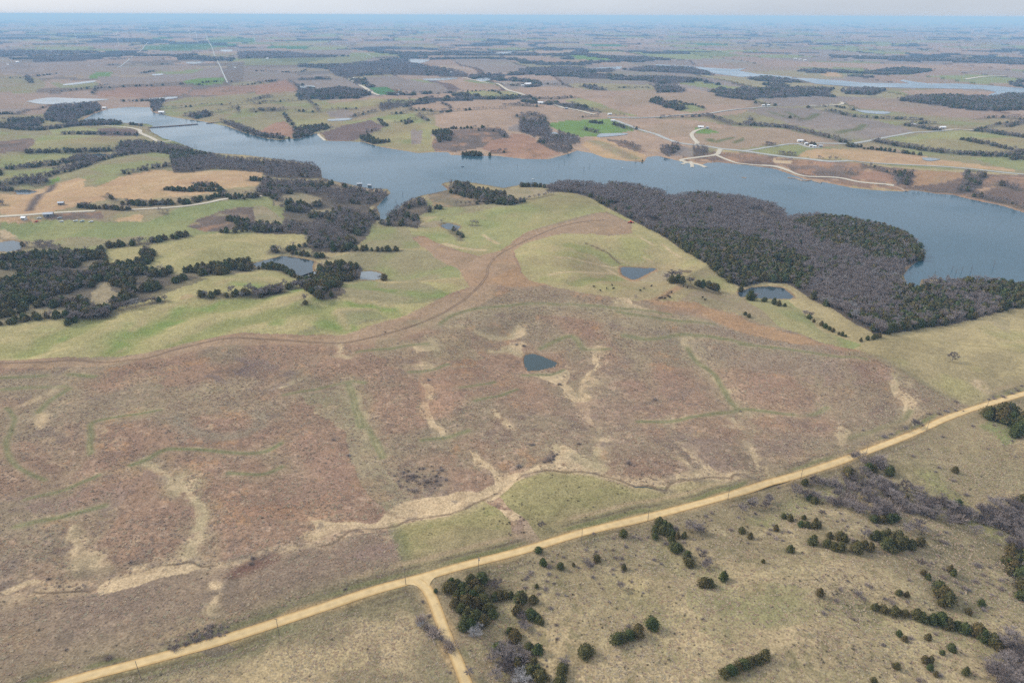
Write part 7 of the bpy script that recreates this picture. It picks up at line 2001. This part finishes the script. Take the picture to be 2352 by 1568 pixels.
# ---- power poles along the gravel road
pole_px = [(17, 1090, 1530), (18, 180, 1195), (18, 1158, 805), (18, 1723, 715), (19, 537, 490), (19, 1050, 315), (19, 1668, 150), (16, 475, 1000), (16, 1018, 810), (16, 1530, 600), (16, 2030, 420)]
pole_words = ['nearest the bottom left corner', 'left of the road fork', 'just above the road fork', 'beside the road fork cedar clump', 'below the creek meadow', 'above the dark tree line', 'above the scrubby slope', 'left of the brushy gully', 'above the brushy gully', 'below the tan gully', 'near the right edge']
sm, im = Mesh(), Mesh()
sm.tube((0, 0, -0.4), (0, 0, 9.2), 0.13, 0.09, 8)
im.tube((0, 0, 9.2), (0, 0, 9.55), 0.06, 0.05, 6)
im.tube((-0.02, 0.14, 8.7), (-0.02, 0.14, 8.95), 0.06, 0.06, 6)
am, tm = Mesh(), Mesh()
box(am, -0.9, 0.9, -0.06, 0.06, 8.55, 8.68)
tm.tube((0.32, 0, 7.2), (0.32, 0, 8.1), 0.22, 0.22, 8)
S_ME, I_ME, A_ME, T_ME = sm.mesh('shaft', M_POLE), im.mesh('insulator', M_METAL), am.mesh('crossarm', M_POLE), tm.mesh('transformer', M_METAL)
for k_, (n, a, b) in enumerate(pole_px):
    p = G3(T(n, [(a, b)]))[0]
    e = empty('power_pole', tuple(p), R(-15) + R(random.uniform(-6, 6)))
    inst('shaft', S_ME, e)
    inst('insulator', I_ME, e)
    if k_ in (1, 3, 5):
        inst('crossarm', A_ME, e)
    if k_ == 3:
        inst('transformer', T_ME, e)
    tag(e, 'thin dark wooden power pole by the gravel road, ' + pole_words[k_], 'pole', 'power poles along the gravel road')

# ---- cattle
cm = bpy.data.meshes.new('cow')
J = [(-.75, 0, 1.05), (0, 0, 1.0), (.55, 0, 1.1), (.95, 0, 1.3), (1.3, 0, 1.15), (1.55, 0, .98), (-.7, .22, .55), (-.72, .22, .05), (-.7, -.22, .55), (-.72, -.22, .05), (.5, .22, .5), (.5, .22, .05), (.5, -.22, .5), (.5, -.22, .05), (-1.0, 0, .95), (-1.05, 0, .45)]
E_ = [(0, 1), (1, 2), (2, 3), (3, 4), (4, 5), (0, 6), (6, 7), (0, 8), (8, 9), (2, 10), (10, 11), (2, 12), (12, 13), (0, 14), (14, 15)]
RADS = [.36, .42, .38, .2, .17, .1, .15, .07, .15, .07, .12, .07, .12, .07, .06, .03]
cm.from_pydata(J, E_, [])
co_ = bpy.data.objects.new('cow_shape', cm)
COL.objects.link(co_)
co_.modifiers.new('skin', 'SKIN')
for v_, r_ in zip(cm.skin_vertices[0].data, RADS):
    v_.radius = (r_, r_)
cm.skin_vertices[0].data[1].use_root = True
sb = co_.modifiers.new('smooth', 'SUBSURF')
sb.levels = sb.render_levels = 1
dg = bpy.context.evaluated_depsgraph_get()
cow_me = bpy.data.meshes.new_from_object(co_.evaluated_get(dg))
cow_me.name = 'cow'
bpy.data.objects.remove(co_)
cow_me.materials.clear()
cow_me.materials.append(M_COW)
COWS = [(688, 397), (840, 386), (795, 410), (852, 412), (742, 430), (1170, 397), (1108, 413), (1077, 428), (1240, 492), (1258, 490), (1285, 495), (1312, 477), (1325, 485), (1340, 445), (1600, 487), (1622, 507), (1440, 392), (1475, 402)]
for k_, p in enumerate(G3(T(11, COWS))):
    o_ = inst('cow', cow_me, None, tuple(p), random.uniform(0, 6.28), (1.15,) * 3)
    wh = 'grazing below the flat topped pasture pond' if k_ < 5 else ('grazing right below the pasture pond dam' if k_ < 8 else ('beside the worn gully of the pasture' if k_ < 14 else ('in the green pasture right of the gully' if k_ < 16 else 'by the muddy ditch under the trees')))
    tag(o_, 'black cow ' + wh, 'cow', 'black cattle ' + wh)


# ---- farm buildings
def building(p, w, l, h, rz, wallm, roofm, label, cat='building', name='farm_building'):
    e = empty(name, tuple(p), rz)
    W_, Rf, D_ = Mesh(), Mesh(), Mesh()
    box(W_, -w / 2, w / 2, -l / 2, l / 2, -1.0, h)
    rh = l * 0.26
    n = len(W_.v)
    W_.v += [(-w / 2, -l / 2, h), (-w / 2, l / 2, h), (-w / 2, 0, h + rh), (w / 2, -l / 2, h), (w / 2, l / 2, h), (w / 2, 0, h + rh)]
    W_.f += [(n, n + 2, n + 1), (n + 3, n + 4, n + 5)]
    ov, th = 0.5, 0.18
    for sgn in (-1, 1):
        y0, z0 = sgn * (l / 2 + ov), h - ov * 2 * rh / l + 0.05
        n = len(Rf.v)
        Rf.v += [(-w / 2 - ov, y0, z0), (w / 2 + ov, y0, z0), (w / 2 + ov, 0, h + rh + 0.05), (-w / 2 - ov, 0, h + rh + 0.05), (-w / 2 - ov, y0, z0 + th), (w / 2 + ov, y0, z0 + th), (w / 2 + ov, 0, h + rh + 0.05 + th), (-w / 2 - ov, 0, h + rh + 0.05 + th)]
        Rf.f += [tuple(n + i for i in f) for f in ((0, 3, 2, 1), (4, 5, 6, 7), (0, 1, 5, 4), (1, 2, 6, 5), (2, 3, 7, 6), (3, 0, 4, 7))]
    box(D_, -w * .12, w * .12, -l / 2 - 0.08, -l / 2 + 0.05, 0, h * .75)
    part('wall', W_, wallm, e)
    part('roof', Rf, roofm, e)
    part('door', D_, M_DARK, e)
    for sx_ in (-.33, .33):
        Wd = Mesh()
        box(Wd, w * sx_ - .5, w * sx_ + .5, -l / 2 - 0.06, -l / 2 + 0.05, h * .4, h * .75)
        part('window', Wd, M_DARK, e)
    return tag(e, label, cat)


BLD = [(5, 410, 806, 70, 'g', 'long grey roofed shed beside the gravel lane at the left'), (5, 517, 712, 42, 'g', 'small weathered barn alone above the gravel lane'), (5, 205, 838, 30, 'w', 'tiny pale shed at the far left pasture hedge'), (6, 868, 550, 40, 'g', 'grey house with pale roof hidden in the wood by the inlet'), (6, 955, 562, 16, 'g', 'small grey cabin at the wood point by the inlet'),
       (6, 270, 611, 16, 'w', 'little white hut at the edge of the inlet wood'), (7, 843, 14, 26, 'w', 'white house at the top of the shore road'), (7, 1585, 68, 44, 'w', 'white house on the hilltop driveway'), (7, 1637, 74, 22, 'g', 'small shed beside the hilltop house'), (3, 820, 966, 30, 'w', 'bright white barn at the far crossroads'), (3, 850, 1021, 24, 'w', 'small white house below the far crossroads'),
       (8, 470, 184, 44, 'w', 'long white barn at the left of the shore farmstead'), (8, 520, 208, 26, 'w', 'white house among the shore farmstead trees'), (8, 560, 226, 26, 'w', 'white shed at the front of the shore farmstead'), (8, 590, 232, 24, 'w', 'second white shed at the front of the shore farmstead'), (8, 640, 228, 28, 'g', 'grey shed at the right of the shore farmstead'),
       (4, 160, 893, 24, 'w', 'white house of the far right farmstead'), (4, 205, 892, 24, 'w', 'white barn of the far right farmstead'), (3, 135, 714, 52, 'w', 'long white barn of the far central farm'), (3, 205, 723, 16, 'w', 'small white shed of the far central farm'), (4, 970, 474, 22, 'w', 'white barn alone on the far right plain'), (4, 430, 500, 22, 'w', 'left white building of the far hamlet'),
       (4, 470, 504, 18, 'w', 'middle white building of the far hamlet'), (4, 510, 512, 22, 'w', 'right white building of the far hamlet'), (4, 1470, 360, 14, 'w', 'tiny white house on the blue far right plain'), (4, 1425, 1056, 34, 'w', 'white house in the far right tree belt'), (4, 1665, 1080, 46, 'w', 'wide pale barn on the far right lane'), (2, 2280, 718, 50, 'w', 'white farm buildings beside the far dark clump'),
       (2, 2240, 724, 26, 'w', 'small white shed beside the far dark clump'), (2, 1190, 798, 24, 'w', 'white shed right of the bright green far field'), (2, 95, 498, 22, 'w', 'white farmhouse far off at the left of centre'), (1, 880, 914, 32, 'w', 'white house on the left bank of the lake head'), (1, 1362, 955, 46, 'w', 'pale house on the right bank of the lake head'), (1, 1975, 573, 18, 'w', 'white shed right of the straight far road'),
       (1, 2250, 496, 20, 'w', 'white house under the far bluish wood'), (2, 825, 663, 20, 'w', 'white house at the top of the short far road'), (3, 240, 874, 44, 'w', 'white cabin row beside the far lane'), (3, 310, 876, 22, 'w', 'single white cabin beside the far lane'), (3, 455, 918, 26, 'g', 'grey cabin beside the far lane'), (1, 150, 528, 26, 'w', 'white farmhouse at the far left edge'), (1, 70, 548, 18, 'w', 'white shed at the far left edge'), (2, 1640, 613, 20, 'w', 'white house right of the big bluish wood')]
for n, a, b, w_, c_, lab in BLD:
    p = G3(T(n, [(a, b)]))[0]
    wm = float(np.clip(w_ / tscale(n) * 0.91875 / pxm(*p), 5, 34))
    lm = float(np.clip(wm * 0.6, 4.5, 13))
    building(p, wm, lm, 3.0 if wm < 14 else 4.2, R(random.uniform(-20, 20)), M_GREYWALL if c_ == 'g' else M_WALL, M_GREYROOF if c_ == 'g' else M_WHITE, lab, 'house' if 'house' in lab or 'cabin' in lab or 'hut' in lab else 'barn')


# ---- vehicles: parked cars by the sheds, red tractor at the wood edge
def car(p, rz, paint, label, cat='car', L=4.4, high=1.5, name='parked_car'):
    e = empty(name, tuple(p), rz)
    B, C, Wn = Mesh(), Mesh(), Mesh()
    prof = [(-L / 2, .35), (-L / 2, .85), (-L * .2, .95), (-L * .08, high), (L * .34, high), (L / 2, .95), (L / 2, .35)]
    n = len(prof)
    for sgn in (-.85, .85):
        B.v += [(x_, sgn, z_) for x_, z_ in prof]
    B.f += [tuple(range(n)), tuple(range(2 * n - 1, n - 1, -1))] + [(i, n + i, n + (i + 1) % n, (i + 1) % n) for i in range(n)]
    part('body', B, paint, e)
    box(Wn, -L * .04, L * .3, -.87, .87, 1.0, high - .12)
    part('window', Wn, M_DARK, e)
    for x_ in (-L * .3, L * .3):
        for y_ in (-.8, .8):
            Wh = Mesh()
            Wh.tube((x_, y_ - .12, .34), (x_, y_ + .12, .34), .34, .34, 10)
            part('wheel', Wh, M_RUBBER, e)
    return tag(e, label, cat)


M_PALECAR = mat('pale_car_paint', (0.6, 0.62, 0.64), 0.4, 0.5)
M_BLUECAR = mat('blue_grey_paint', (0.30, 0.38, 0.42), 0.4, 0.5)
for a, b, m_, lab in ((502, 826, M_BLUECAR, 'pale blue vehicle parked behind the long grey shed'), (515, 856, M_PALECAR, 'white vehicle in the yard below the long shed'), (635, 852, M_PALECAR, 'white vehicle at the middle of the green field edge'), (690, 854, M_BLUECAR, 'blue grey vehicle at the green field edge'), (765, 858, M_PALECAR, 'white vehicle at the right end of the yard'), (330, 828, M_PALECAR, 'white vehicle left of the long grey shed')):
    car(G3(T(5, [(a, b)]))[0], R(random.uniform(-40, 40)), m_, lab, 'vehicle', 5.2)
car(G3(T(5, [(305, 856)]))[0], R(10), M_RED, 'small red vehicle in the pasture at the far left', 'vehicle', 3.4)
p = G3(T(7, [(990, 866)]))[0]
e = empty('tractor', tuple(p), R(20))
Bd, Cb, Rfm = Mesh(), Mesh(), Mesh()
box(Bd, -2.6, 0.2, -.55, .55, .8, 1.75)
box(Cb, 0.2, 1.9, -.8, .8, 1.0, 2.6)
box(Rfm, 0.0, 2.1, -.95, .95, 2.6, 2.8)
part('bonnet', Bd, M_RED, e)
part('cab', Cb, M_RED, e)
part('cab_roof', Rfm, M_RED, e)
for x_, y_, r_ in ((-2.0, -.85, .55), (-2.0, .85, .55), (1.2, -1.0, .95), (1.2, 1.0, .95)):
    Wh = Mesh()
    Wh.tube((x_, y_ - .2, r_), (x_, y_ + .2, r_), r_, r_, 12)
    part('wheel', Wh, M_RUBBER, e)
Im = Mesh()
box(Im, 2.2, 5.0, -1.3, 1.3, .5, 1.1)
part('implement', Im, M_RED, e)
tag(e, 'red tractor with implement parked against the peninsula wood', 'tractor')


# ---- jetties and the causeway
def bank(n, pts, half, top, m, label, cat='jetty', name='jetty'):
    g = resample(plane_pt(T(n, pts)), 6.0)
    t = np.gradient(g, axis=0)
    t /= np.maximum(np.hypot(t[:, 0], t[:, 1]), 1e-6)[:, None]
    nn = np.stack([-t[:, 1], t[:, 0]], 1)
    wv = 1 + .25 * vnoise(g[:, 0], g[:, 1], 9, 77)
    rows = []
    for o_, z_ in ((-1.9, -1.2), (-1.0, top), (1.0, top), (1.9, -1.2)):
        q = g + nn * (half * o_ * wv)[:, None]
        rows.append(np.c_[q, np.full(len(g), z_) + (.12 * vnoise(q[:, 0], q[:, 1], 5, 78) if z_ > 0 else 0)])
    V = np.stack(rows, 1).reshape(-1, 3)
    N_ = len(g)
    Fq = [(i * 4 + j, (i + 1) * 4 + j, (i + 1) * 4 + j + 1, i * 4 + j + 1) for i in range(N_ - 1) for j in range(3)] + [(0, 1, 2, 3), (4 * N_ - 1, 4 * N_ - 2, 4 * N_ - 3, 4 * N_ - 4)]
    o_ = obj(name, V, Fq, m)
    return tag(o_, label, cat)


bank(1, [(1245, 1076), (1450, 1062), (1662, 1046)], 2.2, 1.6, M_BANK, 'long narrow earth causeway crossing the head of the lake', 'causeway', 'causeway')
bank(1, [(1735, 1039), (1835, 1031)], 2.0, 1.4, M_BANK, 'short earth spit facing the causeway', 'causeway', 'causeway')
bank(8, [(365, 486), (440, 492), (500, 512), (560, 505)], 1.6, .9, M_STONE, 'bent pale stone jetty below the shore track')
bank(8, [(560, 500), (600, 516), (650, 530)], 1.4, .9, M_STONE, 'straight pale stone jetty right of the bent one')
bank(8, [(1245, 556), (1310, 575), (1358, 600)], 1.6, 1.0, M_STONE, 'pale stone jetty at the end of the shore track')
bank(7, [(1500, 350), (1512, 372), (1516, 398)], 2.6, .6, M_GRAV, 'short pale concrete boat ramp reaching into the lake', 'ramp', 'boat_ramp')
bank(7, [(1428, 374), (1470, 360), (1560, 372), (1632, 398)], 2.4, .7, M_GRAV, 'pale landing beside the boat ramp', 'jetty')
bank(8, [(-20, 484), (20, 488)], 1.4, .8, M_STONE, 'small pale jetty left of the bent stone one')


# ---- boats
def boat(n, a, b, m_, label):
    p = plane_pt(T(n, [(a, b)]))[0]
    e = empty('boat', (p[0], p[1], -0.12), R(random.uniform(0, 180)))
    H = Mesh()
    st = [(-2.6, .9), (-1.0, 1.05), (.8, .95), (2.0, .55), (2.8, .05)]
    for x_, w_ in st:
        H.v += [(x_, -w_, .75), (x_, -w_ * .6, 0), (x_, w_ * .6, 0), (x_, w_, .75)]
    for i in range(len(st) - 1):
        for j in range(3):
            H.f.append((i * 4 + j, i * 4 + j + 1, (i + 1) * 4 + j + 1, (i + 1) * 4 + j))
    H.f += [(3, 2, 1, 0), (0, 4, 7, 3), (4, 8, 11, 7), (8, 12, 15, 11), (12, 16, 19, 15)]
    part('hull', H, m_, e)
    S = Mesh()
    box(S, -.9, -.4, -.8, .8, .76, 1.05)
    part('seat', S, M_METAL, e)
    O_ = Mesh()
    box(O_, -2.95, -2.6, -.2, .2, .3, 1.2)
    part('motor', O_, M_DARK, e)
    return tag(e, label, 'boat')


boat(7, 925, 409, M_WHITE, 'small white boat in the middle of the lake')
boat(6, 1737, 394, M_DARK, 'small dark boat off the cedar covered headland')
boat(7, 175, 500, M_WHITE, 'small white boat left of the peninsula wood')

# ---- dead trees standing in the water
for k_, (n, a, b, hh) in enumerate([(12, 2095, 228, 9), (12, 1750, 248, 5), (12, 1600, 290, 4), (12, 1905, 268, 8), (12, 1780, 280, 7), (12, 1830, 262, 6), (7, 1300, 600, 9), (7, 605, 415, 6), (7, 650, 392, 6), (7, 440, 356, 7), (7, 395, 390, 5), (6, 2195, 392, 5), (6, 1505, 582, 4), (6, 1232, 632, 6), (6, 1178, 695, 6), (5, 1650, 232, 9), (5, 1636, 226, 7)]):
    p = plane_pt(T(n, [(a, b)]))[0]
    rnd = random.Random(k_)
    S, B2 = Mesh(), Mesh()
    top = (rnd.uniform(-.5, .5), rnd.uniform(-.5, .5), hh)
    S.tube((0, 0, -2.5), (top[0] * .4, top[1] * .4, hh * .5), .3, .2, 6)
    S.tube((top[0] * .4, top[1] * .4, hh * .5), top, .2, .06, 6)
    for _ in range(4):
        z_ = hh * rnd.uniform(.35, .85)
        a_ = rnd.uniform(0, 6.28)
        B2.tube((top[0] * z_ / hh * .8, top[1] * z_ / hh * .8, z_), (math.cos(a_) * 1.8, math.sin(a_) * 1.8, z_ + rnd.uniform(.5, 1.6)), .09, .03, 4)
    e = empty('dead_snag', (p[0], p[1], 0))
    part('trunk', S, M_SNAG, e)
    part('branch', B2, M_SNAG, e)
    wh = {12: 'off the cedar point at the right', 7: 'off the far wooded shore', 6: 'near the small headland in mid lake', 5: 'off the left headland'}[n]
    tag(e, 'dead bare snag standing in the lake ' + wh, 'dead tree', 'snags standing in the lake ' + wh)


# ---- wind turbines
def turbine_mesh(rot):
    M = Mesh()
    M.tube((0, 0, -2), (0, 0, 80), 2.2, 1.4, 8)
    box(M, -1.8, 1.8, -3.5, 5.0, 79, 83)
    for k2 in range(3):
        a = rot + k2 * 2.094
        d = Vector((math.sin(a), 0, math.cos(a)))
        M.tube(Vector((0, -4.2, 81)), Vector((0, -4.2, 81)) + d * 10, 1.1, 1.7, 5)
        M.tube(Vector((0, -4.2, 81)) + d * 10, Vector((0, -4.2, 81)) + d * 41, 1.7, .4, 5)
    return M.mesh('wind_turbine', M_TURB)


TMS = [turbine_mesh(r_) for r_ in (0.1, .5, .9, 1.4, 1.8)]
tl = [(3, x_, y_) for x_, y_ in zip((140, 155, 232, 245, 262, 470, 490, 535, 568, 605, 630, 645, 660, 757, 770, 895, 945, 1038, 1050, 1065, 1135, 1233, 1330, 1395, 1410, 1440, 1615, 1655, 1820, 1840, 1860, 1885, 1908, 1965, 2125),
                                    (190, 190, 185, 185, 185, 190, 190, 205, 188, 188, 188, 188, 188, 195, 208, 232, 232, 208, 205, 198, 215, 215, 208, 212, 208, 210, 220, 212, 216, 220, 220, 225, 225, 220, 215))]
tl += [(1, 640, 330), (1, 1000, 385), (1, 1240, 270), (1, 1340, 250), (1, 1385, 250), (1, 1600, 335), (1, 1660, 360), (1, 1740, 350), (1, 2145, 370), (1, 1830, 250), (1, 1895, 240), (1, 2140, 270), (1, 1190, 250), (2, 840, 300), (2, 970, 295), (2, 315, 290), (2, 360, 280), (4, 15, 225), (4, 180, 240), (4, 430, 235), (4, 590, 240), (4, 670, 190), (4, 885, 240)]
for k_, (n, a, b) in enumerate(tl):
    p = G3(T(n, [(a, b)]))[0]
    o_ = inst('wind_turbine', TMS[k_ % 5], None, tuple(p), R(random.uniform(-25, 25)))
    wh = {1: 'far off above the left hand fields', 2: 'far off above the centre fields', 3: 'in the long far row right of centre', 4: 'far off above the right hand fields'}[n]
    tag(o_, 'tiny white wind turbine ' + wh, 'wind turbine', 'wind turbines ' + wh)
